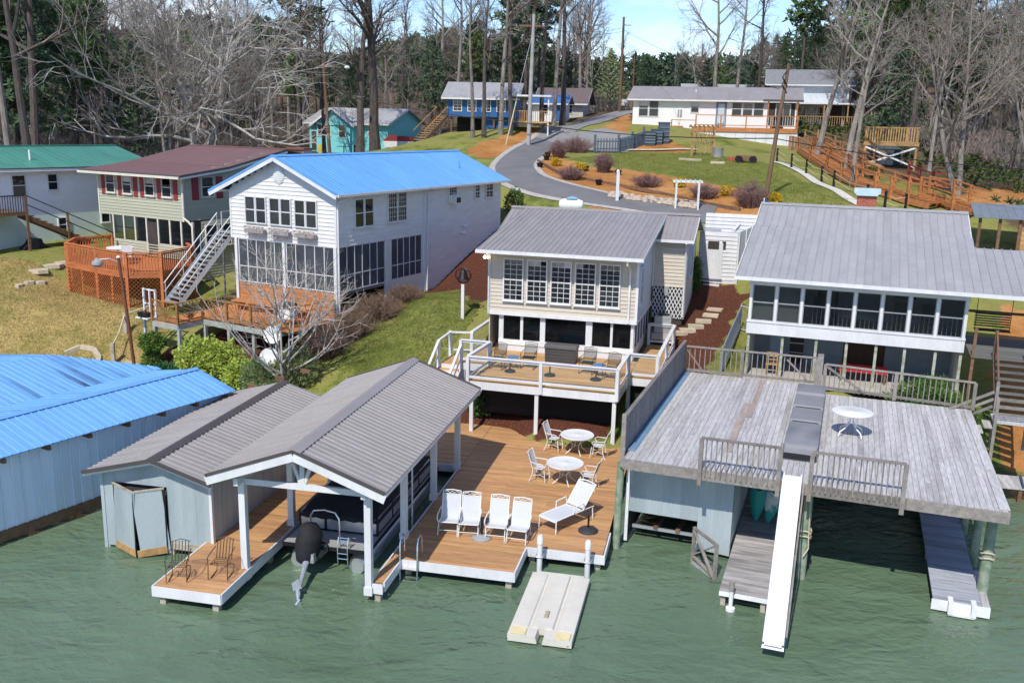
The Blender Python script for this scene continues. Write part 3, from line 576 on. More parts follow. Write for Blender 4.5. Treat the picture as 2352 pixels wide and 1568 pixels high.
# ------------------------------------------------------------------ tin shed beside the slip
sd = thing('tin_shed', 'pale blue-grey sheet boat shed with sagging double doors', 'shed', AO, YA)
def sheets(parent, m, p, q, z0, z1fn, w=.62, name='wall_sheet', rib=.07, t=.025):
    """vertical metal sheets between p and q (xy), outward to the right of p->q, top from z1fn(s 0..1); every sheet is a piece with small corrugations"""
    p, q = Vector((p[0], p[1], 0)), Vector((q[0], q[1], 0)); ln = (q-p).length; d = (q-p)/ln; n = max(1, round(ln/w)); nr = d.cross(Vector((0, 0, 1)))
    for i in range(n):
        s0, s1 = i/n, (i+1)/n; k = max(2, 2*round((s1-s0)*ln/rib/2)); b = MB(); vs = []
        for j in range(k+1):
            s = s0+(s1-s0)*j/k; o = (t*.6 if j % 2 else 0)+(.004 if i % 2 else 0)
            P_ = p+d*(s*ln)+nr*o; zt = z1fn(s) if callable(z1fn) else z1fn; zb = z0(s) if callable(z0) else z0
            vs += [(P_.x, P_.y, zb), (P_.x, P_.y, zt)]
        b.add(vs, [(2*j, 2*j+2, 2*j+3, 2*j+1) for j in range(k)]).build(name, m, parent)
SX0, SX1, SRX, SYF, SYB = -8.3, -4.98, -6.45, 1.1, 8.6
gab = lambda x: 1.92+(.42)*(1-abs(x-SRX)/((SX1-SX0)/2))
sheets(sd, tin, (SX0, SYF), (-7.95, SYF), -.42, lambda s: gab(SX0+.35*s), .4, rib=.12)
sheets(sd, tin, (-7.95, SYF), (-6.28, SYF), 1.5, lambda s: gab(-7.95+1.67*s), .84, rib=.2, t=.012)
sheets(sd, tin, (-6.28, SYF), (SX1, SYF), -.2, lambda s: gab(-6.28+1.3*s), .44, rib=.2, t=.012)
sheets(sd, tin, (SX1, SYF), (SX1, SYB), .0, 1.95, .62, rib=.2, t=.012)
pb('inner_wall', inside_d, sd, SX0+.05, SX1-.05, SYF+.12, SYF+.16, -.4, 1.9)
pb('rear_wall', tin, sd, SX0, SX1, SYB-.04, SYB, -.4, 1.95); pb('left_wall', tin, sd, SX0-.01, SX0+.03, SYF+.05, SYB-.05, -.4, 1.92)
pb('corner_board', white, sd, SX1-.01, SX1+.07, SYF-.05, SYF+.06, -.12, 1.92); pb('corner_board', tin, sd, SX0-.02, SX0+.08, SYF-.03, SYF+.02, -.5, 1.92)
pb('sill_beam', pile_w, sd, -6.2, SX1, SYF-.06, SYF+.05, -.3, -.12)
for x in (SX0+.05, -6.25, SX1-.05): pb('piling', pile_w, sd, x-.08, x+.08, SYF+.0, SYF+.16, -2.2, -.2)
def shed_door(p, q, zb, zt):
    p, q = Vector(p), Vector(q); b = MB(); b.beam((p.x, p.y, (zb[0]+zt[0])/2), (q.x, q.y, (zb[1]+zt[1])/2), .03, zt[0]-zb[0]); o = b.build('door', tin, sd)
    pbeam('rusty_edge', rust, o, (p.x, p.y-.02, zb[0]+.1), (q.x, q.y-.02, zb[1]+.1), .028, .2); pbeam('top_rail', pile_w, o, (p.x, p.y-.01, zt[0]), (q.x, q.y-.01, zt[1]), .05, .05)
    pbeam('edge_trim', black_m, o, (q.x, q.y-.02, zb[1]), (q.x, q.y-.02, zt[1]), .03, .03)
shed_door((-7.9, 1.04), (-7.05, .68), (-.42, -.48), (1.5, 1.42)); shed_door((-7.01, .68), (-6.3, 1.02), (-.48, -.4), (1.45, 1.5))
roof_slope(sd, roof_g, (SX1+.28, SYF-.4, 1.90), (SX1+.28, SYB+.3, 1.90), (SRX, SYF-.4, 2.42)); roof_slope(sd, roof_g, (SX0-.28, SYF-.4, 1.86), (SX0-.28, SYB+.3, 1.86), (SRX, SYF-.4, 2.42))
for ex in (SX0-.28, SX1+.28): pbeam('rake_trim', trim_dk, sd, (ex, SYF-.42, 1.86), (SRX, SYF-.42, 2.40), .05, .1); pbeam('rake_board', white, sd, (ex*1, SYF-.36, 1.78), (SRX, SYF-.36, 2.32), .03, .1)
MB().prism([(SRX-.18, 2.40), (SRX, 2.47), (SRX+.18, 2.40), (SRX, 2.43)], 'y', SYF-.44, SYB+.32).build('ridge_cap', trim_dk, sd)
pcyl('round_vent', black_m, sd, (SX1+.02, 4.2, 1.55), (SX1+.05, 4.2, 1.55), .17, 16)
# ------------------------------------------------------------------ blue boathouse at the left edge
DO = at(240, 1155, .15); DO.z = 0
bh = thing('blue_boathouse', 'boathouse with bright blue metal roof and pale blue sheet walls', 'boathouse', DO, YD)
L0, L1 = -10., 5.0
sheets(bh, tin_b, (0, L0), (0, L1-.35), lambda s: .42-.2*s*0, 2.62, .3, name='wall_panel', rib=.3, t=.03)
for i in range(64):
    y = L0+.3*i
    if y < L1-.4: pb('batten', tin_b, bh, .012, .05, y-.025, y+.025, .42, 2.62)
pb('sill', brown_w, bh, -.05, .06, L0, L1-.3, .12, .44)
for i in range(13): pb('piling', brown_w, bh, -.1, .08, L0+1.5*i, L0+1.5*i+.16, -2, .3)
pb('rear_wall', tin_b, bh, -7, -.05, L1-.4, L1-.35, .1, 2.7)
zr1, zv, zr2 = 3.18, 2.82, 3.34
roof_slope(bh, roof_bd, (.42, L0, 2.70), (.42, L1, 2.70), (-1.55, L0, zr1), .24, .022, .05)
roof_slope(bh, roof_bd, (-3.6, L0, zv), (-3.6, L1-.1, zv), (-1.55, L0, zr1), .24, .022, .05)
for k in range(80):
    y0 = L0+.24*k; y1 = y0+.24
    if y1 > L1+.2: break
    f0 = 1 if y0 < 2.8 else max(.04, (L1+.3-y0)/2.5); f1 = 1 if y1 < 2.8 else max(.02, (L1+.3-y1)/2.5); P_ = lambda f, y, dz=0.: (-3.6-3.2*f, y, zv+(zr2-zv)*f+dz)
    MB().add([P_(0, y0), P_(0, y1), P_(f1, y1), P_(f0, y0), P_(0, y0+.02, .025), P_(0, y0+.05, .025), P_(f0, y0+.05, .025), P_(f0, y0+.02, .025), P_(0, y0+.07), P_(f0, y0+.07)], [(0, 4, 7, 3), (4, 5, 6, 7), (5, 8, 9, 6), (8, 1, 2, 9)]).build('roof_panel', roof_bs, bh)
roof_slope(bh, roof_bs, (-10.5, L0, 2.8), (-10.5, 2.8, 2.8), (-6.8, L0, zr2), .24, .022, .05)
MB().prism([(-1.72, zr1-.0), (-1.55, zr1+.06), (-1.38, zr1-.0), (-1.55, zr1+.03)], 'y', L0, L1+.02).build('ridge_cap', roof_bd, bh)
for i in range(15): pb('rafter_tail', brown_w, bh, -.1, .38, L0+.2+1.32*i, L0+.3+1.32*i, 2.5, 2.63)
pbeam('rear_rake', roof_b, bh, (.42, L1+.02, 2.69), (-1.55, L1+.02, zr1), .03, .06)
for x in (-1.55, -3.5, -6.8): pb('roof_post', brown_w, bh, x-.06, x+.06, L1-.6, L1-.48, .2, 2.85)
# ------------------------------------------------------------------ jet-ski float and its mooring poles
fl = thing('jet_ski_float', 'cream plastic jet-ski float tied to two white poles', 'float', Aw(4.6, .57, -.5), YA)
b = MB().prism([(-.77, .05), (.77, .05), (.77, .22), (.5, .245), (.36, .235), (.33, .20), (.27, .20), (.24, .255), (-.24, .255), (-.27, .20), (-.33, .20), (-.36, .235), (-.5, .245), (-.77, .22)], 'y', -1.2, 1.62)
b.prism([(-.77, .05), (-.06, .05), (-.10, .23), (-.77, .22)], 'y', -1.62, -1.2).prism([(.06, .05), (.77, .05), (.77, .22), (.10, .23)], 'y', -1.62, -1.2)
b.build('hull', cream, fl)
for s in (-1, 1):
    q = pb('corner_socket', cream_y, fl, s*.53-.18, s*.53+.18, -1.6, -1.3, .232, .262); MB().lathe([(.07, .0), (.07, .006)], 14, (s*.53, -1.45, .264)).build('socket_hole', black_m, q)
MB().prism([(-.06, .255), (.06, .255), (.05, .29), (-.05, .29)], 'y', -.75, -.45).build('wheel_slot', pile_w, fl)
MB().box(-.6, .6, 1.62, 1.76, .05, .2).build('hinge_bar', cream, fl)
for k, (x, side) in enumerate(((3.91, 'left'), (5.23, 'right'))):
    pp = thing('mooring_pole', f'{side} of the two white capped mooring poles at the float', 'pole', Aw(x, 2.72, -.5), YA, 'white mooring poles')
    MB().tube([(0, 0, -2), (0, 0, 1.02)], .075, 14).build('pipe', white, pp, True); MB().tube([(0, 0, .82), (0, 0, 1.0), (0, 0, 1.06)], [.09, .088, .06], 14).build('cap', wmetal, pp, True)
    MB().tube([(-.09, -.09, .45), (.09, -.09, .45), (.1, .25, .45), (-.1, .25, .45), (-.09, -.09, .45)], .018, 6).build('bracket', steel, pp)
ld = thing('swim_ladder', 'aluminium swim ladder hanging off the dock front', 'ladder', Aw(.6, 1.42, 0), YA)
for s in (-.24, .24): MB().tube([(s, .35, -.02), (s, .33, .55), (s, .22, .68), (s, .05, .66), (s, -.05, .5), (s, -.06, -.1), (s, -.1, -.75)], .022, 8).build('rail', chrome, ld, True)
for z, yy in ((-.2, -.07), (-.5, -.09), (-.72, -.1)): pb('rung', chrome, ld, -.24, .24, yy-.05, yy+.05, z-.012, z+.012)
# ------------------------------------------------------------------ white furniture on the dock
def sheet(fn, nu, nv, th=.008):
    b = MB(); vs = [fn(i/nu, j/nv) for j in range(nv+1) for i in range(nu+1)]; b.add(vs, [(j*(nu+1)+i, j*(nu+1)+i+1, (j+1)*(nu+1)+i+1, (j+1)*(nu+1)+i) for j in range(nv) for i in range(nu)]); return b
def rocker():
    t = thing('lounge_chair', 'leftmost of the four white high-backed lounge chairs in a row', 'chair', (0, 0, 0), 0, 'white high-backed lounge chairs')
    prof = [(-.30, .40), (-.27, .385), (-.1, .36), (.12, .335), (.2, .36), (.27, .5), (.36, .75), (.44, .97)]
    def f(u, v):
        k = v*(len(prof)-1); i = min(int(k), len(prof)-2); s = k-i; y = prof[i][0]*(1-s)+prof[i+1][0]*s; z = prof[i][1]*(1-s)+prof[i+1][1]*s
        return (-.25+.5*u, y, z-.03*math.sin(math.pi*u)*.5)
    sheet(f, 6, 14).build('sling', sling, t, True)
    b = MB()
    for s in (-.265, .265): b.tube([(s, y, z) for y, z in prof]+[(s*.97, .475, 1.06)], .016, 8)
    b.tube([(-.258, .475, 1.06), (0, .485, 1.085), (.258, .475, 1.06)], .016, 8); b.tube([(-.265, -.30, .40), (.265, -.30, .40)], .016, 8); b.tube([(-.26, .44, .97), (.26, .44, .97)], .012, 6); b.build('frame', wmetal, t, True)
    o = MB()
    for s in (-1, 1): o.tube([(s*.22, .455, 1.0), (s*.14, .47, 1.05), (s*.05, .455, .99), (0, .47, 1.05)], .009, 6); o.lathe([(.02, -.006), (.02, .006)], 8, (s*.2, .46, 1.02))
    o.build('scroll_ornament', wmetal, t)
    for s in (-1, 1):
        MB().tube([(s*.29, .30, .62), (s*.31, .1, .60), (s*.31, -.22, .585), (s*.305, -.3, .53), (s*.29, -.28, .42), (s*.27, -.2, .38)], .018, 8).build('armrest', wmetal, t, True)
        MB().tube([(s*.27, -.22, .37), (s*.275, -.28, .2), (s*.28, -.34, .01)], .014, 8).build('leg', wmetal, t, True); MB().tube([(s*.27, .2, .37), (s*.275, .28, .2), (s*.28, .36, .01)], .014, 8).build('leg', wmetal, t, True)
        MB().tube([(s*.28, -.3, .16), (s*.28, .32, .16)], .01, 6).build('side_stretcher', wmetal, t, True)
    MB().tube([(-.28, -.3, .16), (.28, -.3, .16)], .01, 6).build('front_stretcher', wmetal, t, True)
    return t
rk = rocker(); RW = 'white high-backed lounge chairs'
rk.location = Aw(1.12, 3.52); rk.rotation_euler = (0, 0, YA+R(6))
dup(rk, Aw(1.72, 3.52), YA+R(7), 'second white high-backed lounge chair from the slip, left of the grey umbrella base', RW)
dup(rk, Aw(2.52, 3.52), YA+R(2), 'white high-backed lounge chair just right of the grey umbrella base', RW)
dup(rk, Aw(3.16, 3.47), YA-R(2), 'rightmost of the four white high-backed lounge chairs in a row', RW)
def umbrella_base(loc, m, label, r=.26, hgt_=.5):
    t = thing('umbrella_base', label, 'umbrella base', loc, 0, 'patio umbrella bases')
    MB().lathe([(r, 0), (r, .04), (r*.85, .075), (r*.3, .10), (.05, .12)], 24).build('foot', m, t, True); MB().tube([(0, 0, .1), (0, 0, hgt_)], .03, 10).build('stem', black_m, t, True)
    MB().tube([(.03, 0, hgt_*.72), (.08, 0, hgt_*.72)], .014, 8).build('knob', black_m, t); return t
umbrella_base(Aw(2.13, 3.3), grey_pl, 'grey umbrella base between the white lounge chairs', .28, .62)
umbrella_base(Aw(5.0, 4.55), mat('dark_iron', (.06, .06, .065), .5, .4), 'dark iron umbrella base beside the white chaise', .29, .5)
def chaise():
    t = thing('chaise_lounge', 'white sling chaise with raised back on the dock', 'lounger', Aw(4.35, 5.05), YA+R(-32))
    prof = [(-.95, .36), (-.9, .40), (-.3, .40), (.2, .39), (.25, .40), (.55, .72), (.82, 1.02)]
    def f(u, v):
        k = v*(len(prof)-1); i = min(int(k), len(prof)-2); s = k-i; return (-.3+.6*u, prof[i][0]*(1-s)+prof[i+1][0]*s, prof[i][1]*(1-s)+prof[i+1][1]*s-.02*math.sin(math.pi*u))
    sheet(lambda u, v: f(u, v*.64), 6, 10).build('seat_sling', sling, t, True); sheet(lambda u, v: f(u, .685+v*.315), 6, 6).build('back_sling', sling, t, True)
    b = MB()
    for s in (-.32, .32): b.tube([(s, y, z) for y, z in prof[:5]], .02, 8); b.tube([(s, .25, .4), (s, .82, 1.04)], .02, 8)
    b.tube([(-.32, -.95, .36), (.32, -.95, .36)], .02, 8); b.tube([(-.32, .82, 1.04), (0, .85, 1.07), (.32, .82, 1.04)], .02, 8); b.tube([(-.32, .22, .4), (.32, .22, .4)], .018, 8); b.build('frame', wmetal, t, True)
    for s in (-1, 1):
        MB().tube([(s*.32, -.93, .36), (s*.33, -.95, .01)], .018, 8).build('leg', wmetal, t, True); MB().tube([(s*.32, .7, .39), (s*.33, .72, .01)], .018, 8).build('leg', wmetal, t, True)
        MB().tube([(s*.33, .25, .4), (s*.33, .75, .39)], .016, 8).build('rear_rail', wmetal, t, True)
        MB().tube([(s*.34, -.2, .4), (s*.35, -.18, .6), (s*.35, .25, .62), (s*.34, .3, .45)], .018, 8).build('armrest', wmetal, t, True)
chaise()
def table(loc, r, label, feet=4):
    t = thing('patio_table', label, 'table', loc, YA, 'round white patio tables')
    MB().lathe([(r-.03, .67), (r, .68), (r, .715), (r-.015, .725), (r-.04, .715), (.05, .715), (.04, .72), (.02, .712)], 40).build('top', mat('white_mesh_top', (.66, .67, .67), .5, var=.05, scale=8, fine=.06, bscale=60), t, True)
    for k in range(4):
        a = k*math.pi/2+.5; c, s = math.cos(a), math.sin(a)
        MB().tube([(c*.42*r/.6, s*.42*r/.6, .68), (c*.34, s*.34, .52), (c*.16, s*.16, .36), (c*.2, s*.2, .2), (c*.42, s*.42, .02)], .017, 8).build('leg', wmetal, t, True)
    MB().tube([(.17*math.cos(q*.5236), .17*math.sin(q*.5236), .36) for q in range(13)], .01, 6).build('ring', wmetal, t, True); return t
table(Aw(3.72, 11.0), .60, 'round white patio table nearest the house deck posts'); table(Aw(3.75, 8.05), .61, 'round white patio table in the middle of the orange dock')
def dchair(loc, yaw, label, first=[None]):
    if first[0] is not None: return dup(first[0], loc, yaw, label)
    t = thing('dining_chair', label, 'chair', loc, yaw, 'white dining chairs at the round tables'); first[0] = t
    MB().lathe([(.20, .42), (.235, .435), (.235, .455), (.2, .465)], 4).build('seat', sling, t).rotation_euler = (0, 0, R(45))
    sheet(lambda u, v: (-.2+.4*u, .2+.16*v+.03*math.sin(math.pi*u), .5+.45*v), 5, 6).build('back', sling, t, True)
    MB().tube([(-.21, .19, .42), (-.22, .27, .68), (-.21, .37, .96), (-.24, .40, 1.0)], .016, 8).tube([(.21, .19, .42), (.22, .27, .68), (.21, .37, .96), (.24, .40, 1.0)], .016, 8).tube([(-.22, .38, .97), (0, .42, 1.0), (.22, .38, .97)], .016, 8).build('back_frame', wmetal, t, True)
    for s in (-1, 1):
        MB().tube([(s*.22, .27, .68), (s*.27, .1, .66), (s*.27, -.12, .66), (s*.25, -.2, .6), (s*.23, -.1, .48)], .014, 8).build('armrest', wmetal, t, True)
        MB().tube([(s*.2, -.2, .43), (s*.23, -.23, .25), (s*.21, -.25, .01)], .016, 8).build('leg', wmetal, t, True); MB().tube([(s*.2, .19, .43), (s*.22, .2, .25), (s*.25, .3, .01)], .016, 8).build('leg', wmetal, t, True)
        MB().tube([(s*.215, -.23, .2), (s*.06, 0, .22), (s*.215, .23, .2)], .01, 6).build('curved_stretcher', wmetal, t, True)
    return t
dchair(Aw(2.88, 11.15), YA+R(78), 'white dining chair left of the table nearest the house'); dchair(Aw(4.52, 10.8), YA+R(-95), 'white dining chair right of the table nearest the house')
dchair(Aw(2.93, 8.1), YA+R(80), 'white dining chair left of the middle patio table'); dchair(Aw(4.55, 7.85), YA+R(-98), 'white dining chair right of the middle patio table')
def wire_chair(loc, yaw, label, first=[None]):
    if first[0] is not None: return dup(first[0], loc, yaw, label)
    t = thing('wire_spring_chair', label, 'chair', loc, yaw, 'brown wire chairs on the finger dock'); first[0] = t
    s_ = MB(); 
    for i in range(9): x = -.22+.055*i; s_.tube([(x, -.22, .40), (x, .18, .38)], .006, 4)
    for i in range(5): y = -.22+.1*i; s_.tube([(-.22, y, .4), (.22, y, .4)], .006, 4)
    s_.build('seat', bronze_m, t); b_ = MB()
    for i in range(6):
        x = -.2+.08*i; b_.tube([(x, .18, .38), (x, .26, .6), (x, .36, .86)], .012, 5)
    b_.tube([(-.23, .36, .84), (0, .38, .9), (.23, .36, .84)], .012, 6).build('back', bronze_m, t)
    for s in (-1, 1):
        MB().tube([(s*.25, .3, .66), (s*.27, 0, .62), (s*.27, -.24, .58), (s*.25, -.26, .4), (s*.25, -.3, .02)], .012, 6).build('arm_and_leg', bronze_m, t, True)
        MB().tube([(s*.22, -.2, .39), (s*.22, .1, .3), (s*.22, .28, .18), (s*.22, .2, .03), (s*.22, -.2, .02)], .012, 6).build('spring_leg', bronze_m, t, True)
    return t
wire_chair(Aw(-4.75, -.95), YA+R(18), 'brown wire chair at the outer left corner of the finger dock'); wire_chair(Aw(-3.78, -.55), YA+R(8), 'brown wire chair beside the white shelter post')
# ------------------------------------------------------------------ weathered party deck over the right slips
CO = at(1443, 1040, 2.95); CO.z = 2.95
def Cw(x, y, z=0.): return loc2w(CO, YC, x, y, z)
dk = thing('party_deck', 'weathered grey rooftop deck on pilings with baluster rails', 'deck', CO, YC)
planks_y(dk, grey_w, 0, 4.75, -.45, 9.75, 0, .15, parts=2); planks_y(dk, grey_w, 4.752, 9.62, -.45, 8.75, 0, .15, parts=2); pb('light_block_sheet', brown_w, dk, .01, 9.6, -.43, 8.72, -.06, -.042); pb('light_block_sheet', brown_w, dk, .01, 4.74, 8.73, 9.73, -.06, -.042)  # underlay sheets added so no sun leaks between the deck planks
redplank = wood('reddish_replacement_board', (.33, .27, .235), YC, 'y', rnd=.05); pb('replacement_plank', redplank, dk, 2.50, 2.72, 1.2, 6.4, .008, .022); pb('replacement_plank', redplank, dk, 2.73, 2.92, 4.8, 9.7, .008, .024)
for x0, x1 in ((-.04, 2.3), (2.304, 4.9), (4.904, 7.3), (7.304, 9.66)): pb('fascia_board', grey_r, dk, x0, x1, -.52, -.46, -.30, -.012)
pb('side_fascia', grey_r, dk, 9.625, 9.67, -.45, 8.75, -.30, -.012); pb('side_fascia', grey_r, dk, -.045, -.002, -.45, 9.75, -.3, -.012)
for i in range(3): pb('edge_board', grey_w, dk, 9.42, 9.66, -.4+3*i, 2.55+3*i, .012, .04)
for i in range(12): pb('joist', brown_w, dk, .05+.84*i, .1+.84*i, -.4, 8.7, -.28, -.045)
def rail_panel(p, q, z0=-.4, top=.92, step=.135, cap=.13, post=(1, 1), bt=.032):
    p, q = Vector((*p, 0)), Vector((*q, 0))
    pbeam('top_rail', grey_r, dk, p+Vector((0, 0, top)), q+Vector((0, 0, top)), cap, .045)
    if z0 > -.1: pbeam('bottom_rail', grey_r, dk, p+Vector((0, 0, .10)), q+Vector((0, 0, .10)), .045, .09)
    balusters(dk, grey_r, p, q, z0, top-.025, step, bt)
    for e, f in zip((p, q), post):
        if f: pb('rail_post', grey_r, dk, e.x-.055, e.x+.055, e.y-.055, e.y+.055, -.42 if z0 < -.1 else 0, top-.02)
rail_panel((2.1, -.56), (4.15, -.56), -.16); rail_panel((4.95, -.56), (7.2, -.56), -.16)
rail_panel((-.1, 9.72), (4.65, 9.85), .02, 1.0, .19); rail_panel((4.95, 9.25), (9.72, 8.72), .02, .95, .17)
pb('rail_post', grey_r, dk, 1.95, 2.08, 9.7, 9.83, 0, 1.0); pb('rail_post', grey_r, dk, 7.22, 7.34, 8.9, 9.02, 0, .93); pb('gate_post', grey_r, dk, 4.66, 4.86, 9.3, 9.5, 0, 1.25)
pbeam('diagonal_brace', grey_r, dk, (3.6, 9.8, .85), (4.4, 9.8, .1), .04, .06); pbeam('diagonal_brace', grey_r, dk, (5.0, 9.2, .88), (6.3, 9.06, .1), .04, .08); pbeam('diagonal_brace', grey_r, dk, (-.05, 9.74, .9), (.6, 9.76, .1), .04, .06)
slat_d = wood('dark_slat_boards', (.17, .17, .175), YC, 'y', rnd=.2)
for i in range(66): pb('fence_slat', slat_d, dk, -.12, -.09, .0+.147*i, .135+.147*i, -.25, 1.12)
pbeam('fence_cap', grey_r, dk, (-.1, -.02, 1.14), (-.1, 9.75, 1.2), .12, .04); pb('fence_post', grey_r, dk, -.2, -.08, -.12, -.01, -.4, 1.15); pb('blue_flashing', mat('faded_blue_strip', (.14, .25, .36), .6), dk, -.06, .16, .2, 9.6, .010, .03)
for x, y, r_, m_ in ((4.93, .13, .13, green_post), (9.46, .56, .14, green_post), (9.48, 2.77, .12, green_post), (9.45, 5.08, .12, green_post), (-.22, .05, .11, green_post), (2.95, 7, .1, pile_w), (0, 7, .1, pile_w), (6.5, 8.2, .1, pile_w), (9.4, 8.2, .12, green_post)):
    MB().tube([(x, y, -5), (x, y, -2), (x+.02, y+.02, -.3)], [r_*1.05, r_, r_*.92], 12).build('piling', m_, dk, True)
for x, y in ((9.46, .56), (4.93, .13)):
    for z in (-1.55, -1.7): MB().tube([(x+.17*math.cos(k*.6), y+.17*math.sin(k*.6), z+.05*math.sin(k)) for k in range(11)], .022, 6).build('rope_turn', rope_m, dk)
MB().tube([(5.0, -.1, -.3), (5.02, -.02, -1.2), (5.06, .0, -2.0), (4.95, -.1, -2.2)], .018, 6).build('hanging_rope', rope_m, dk)
# covered slip wall and side wall below the deck
sheets(dk, tin, (-.05, .5), (2.0, .5), -1.93, -.55, .52, rib=.05, t=.02); sheets(dk, tin, (2.0, .5), (2.95, .5), lambda s: -2.78-.06*s, -.55, .5, rib=.06, t=.02)
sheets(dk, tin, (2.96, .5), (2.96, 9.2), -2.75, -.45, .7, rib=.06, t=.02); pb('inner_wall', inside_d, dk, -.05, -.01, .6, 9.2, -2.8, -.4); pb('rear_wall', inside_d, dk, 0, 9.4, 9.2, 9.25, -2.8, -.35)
pb('door_jamb', white_old, dk, -.1, .0, .42, .5, -2.85, -.6); pbeam('lift_cross_beam', steel, dk, (.05, .9, -2.55), (2.05, .9, -2.55), .08, .08)
for x in (.75, 1.4): pbeam('lift_bunk', brown_w, dk, (x, .8, -2.48), (x+.3, 4.5, -2.38), .12, .07); 
sill = pb('header_board', white_old, dk, -.05, 1.2, .46, .49, -.6, -.54)
gt = thing('slip_gate', 'open weathered timber gate with crossed braces at the slip', 'gate', (5.21, 24.47, 0), math.atan2(-.9, .44))
for p, q, w_ in (((0, 0, -.1), (0, 0, 1.12), .09), ((1.0, 0, -.25), (1.0, 0, 1.02), .11), ((0, 0, 1.08), (1.0, 0, 1.0), .09), ((0, 0, .25), (1.0, 0, .05), .1)): pbeam('gate_rail' if p[2] == q[2] or abs(p[0]-q[0]) > .5 else 'stile', grey_r, gt, p, q, .05, w_, (0, 1, 0))
pbeam('cross_brace', grey_r, gt, (0.02, -.03, 1.05), (.98, -.03, .05), .04, .09, (0, 1, 0)); pbeam('cross_brace', grey_r, gt, (.02, .03, .3), (.98, .03, .98), .04, .09, (0, 1, 0)); pb('lower_board', grey_w, gt, .02, .98, -.02, .02, -.02, .1)
# low dock fingers
ldk = thing('low_dock', 'weathered low finger dock under the slide', 'dock', Cw(3.03, -2.25, -2.5), YC)
planks_x(ldk, wood('pale_grey_dock_boards', (.38, .36, .35), YC, 'x', rnd=.22, col2=(.17, .155, .15), edge=(.42, .68)), 0, 1.2, 0, 8.5, 0, .15); pb('light_block_sheet', brown_w, ldk, .02, 1.18, .02, 8.4, -.06, -.042)  # sheet added under the finger dock planks to block light through gaps
pb('end_board', white_old, ldk, 0, 1.2, -.05, -.002, -.15, -.04)
for x, y in ((.1, .1), (1.1, .1), (.1, 3), (1.1, 3)): pb('piling', pile_w, ldk, x-.06, x+.06, y-.06, y+.06, -2, -.04)
pv = thing('capped_pipe', 'white capped pipe post at the corner of the low dock', 'post', Cw(3.35, -2.4, -2.95), YC); MB().tube([(0, 0, -1), (0, 0, .78)], .055, 12).build('pipe', white_old, pv, True); MB().tube([(0, 0, .55), (0, 0, .8)], .07, 12).build('collar', grey_r, pv, True); MB().lathe([(.12, 0), (.12, .08), (.06, .1)], 12).build('float_ring', white_old, pv, True)
ldr = thing('low_dock', 'blue-grey low walkway by the right-hand green pilings', 'dock', Cw(8.2, -.4, -2.6), YC)
planks_x(ldr, wood('blue_grey_dock_boards', (.36, .38, .42), YC, 'x', rnd=.14, col2=(.22, .24, .28), edge=(.45, .7)), 0, 1.15, 0, 9, 0, .15); pb('light_block_sheet', brown_w, ldr, .02, 1.13, .02, 8.9, -.06, -.042)  # hidden sheet added beneath the walkway planks to keep light from leaking
pb('end_board', white_old, ldr, -.02, 1.35, -.06, -.004, -.3, -.03); pb('edge_plank', grey_w, ldr, 1.16, 1.34, -.02, 2.1, -.05, -.01); pb('boarding_step', white_old, ldr, .38, 1.0, -.22, -.07, -.32, -.26)
for x in (.42, .96): pb('step_bracket', white_old, ldr, x-.06, x+.06, -.24, .16, -.28, .03)
for x, y in ((.1, .1), (1.05, .1), (.1, 3.2)): pb('piling', pile_w, ldr, x-.06, x+.06, y-.06, y+.06, -2, -.05)
# slide
sl_ = thing('water_slide', 'long straight white water slide from the deck into the lake', 'slide', Cw(4.5, -.2, 0), YC)
T0, T1 = w2loc(Cw(4.5, -.2, 0), YC, Cw(4.5, -.56, .10)), w2loc(Cw(4.5, -.2, 0), YC, (6.16, 19.6, .38))
pth = [T0+Vector((0, .16, .05)), T0+Vector((0, 0, .03)), T0.lerp(T1, .25)+Vector((0, 0, .04)), T0.lerp(T1, .5)+Vector((0, 0, .02)), T0.lerp(T1, .78)-Vector((0, 0, .10)), T0.lerp(T1, .92)-Vector((0, 0, .03)), T1]
wd = .25
def chan(s, h, o=0.): return [p+Vector((s, 0, h+o)) for p in pth]
b = MB(); rows = [chan(-wd, .0), chan(-wd+.012, .07), chan(-wd+.05, .07), chan(-wd+.06, .0), chan(wd-.06, 0), chan(wd-.05, .07), chan(wd-.012, .07), chan(wd, .0), chan(wd, -.09), chan(-wd, -.09)]
n_ = len(pth); vs = [p for r_ in rows for p in r_]; b.add(vs, [(a*n_+i, ((a+1) % 10)*n_+i, ((a+1) % 10)*n_+i+1, a*n_+i+1) for a in range(10) for i in range(n_-1)]); b.build('chute', slide_m, sl_)
pbeam('support_rail', grey_r, sl_, pth[1]+Vector((.3, 0, -.14)), pth[-2]+Vector((.28, 0, -.1)), .04, .1)
for f in (.45, .8):
    q = T0.lerp(T1, f); pbeam('support_leg', steel, sl_, (q.x+.24, q.y, -4), (q.x+.24, q.y, q.z-.12), .05, .05); pbeam('support_leg', steel, sl_, (q.x-.2, q.y, -4), (q.x-.2, q.y, q.z-.12), .05, .05)
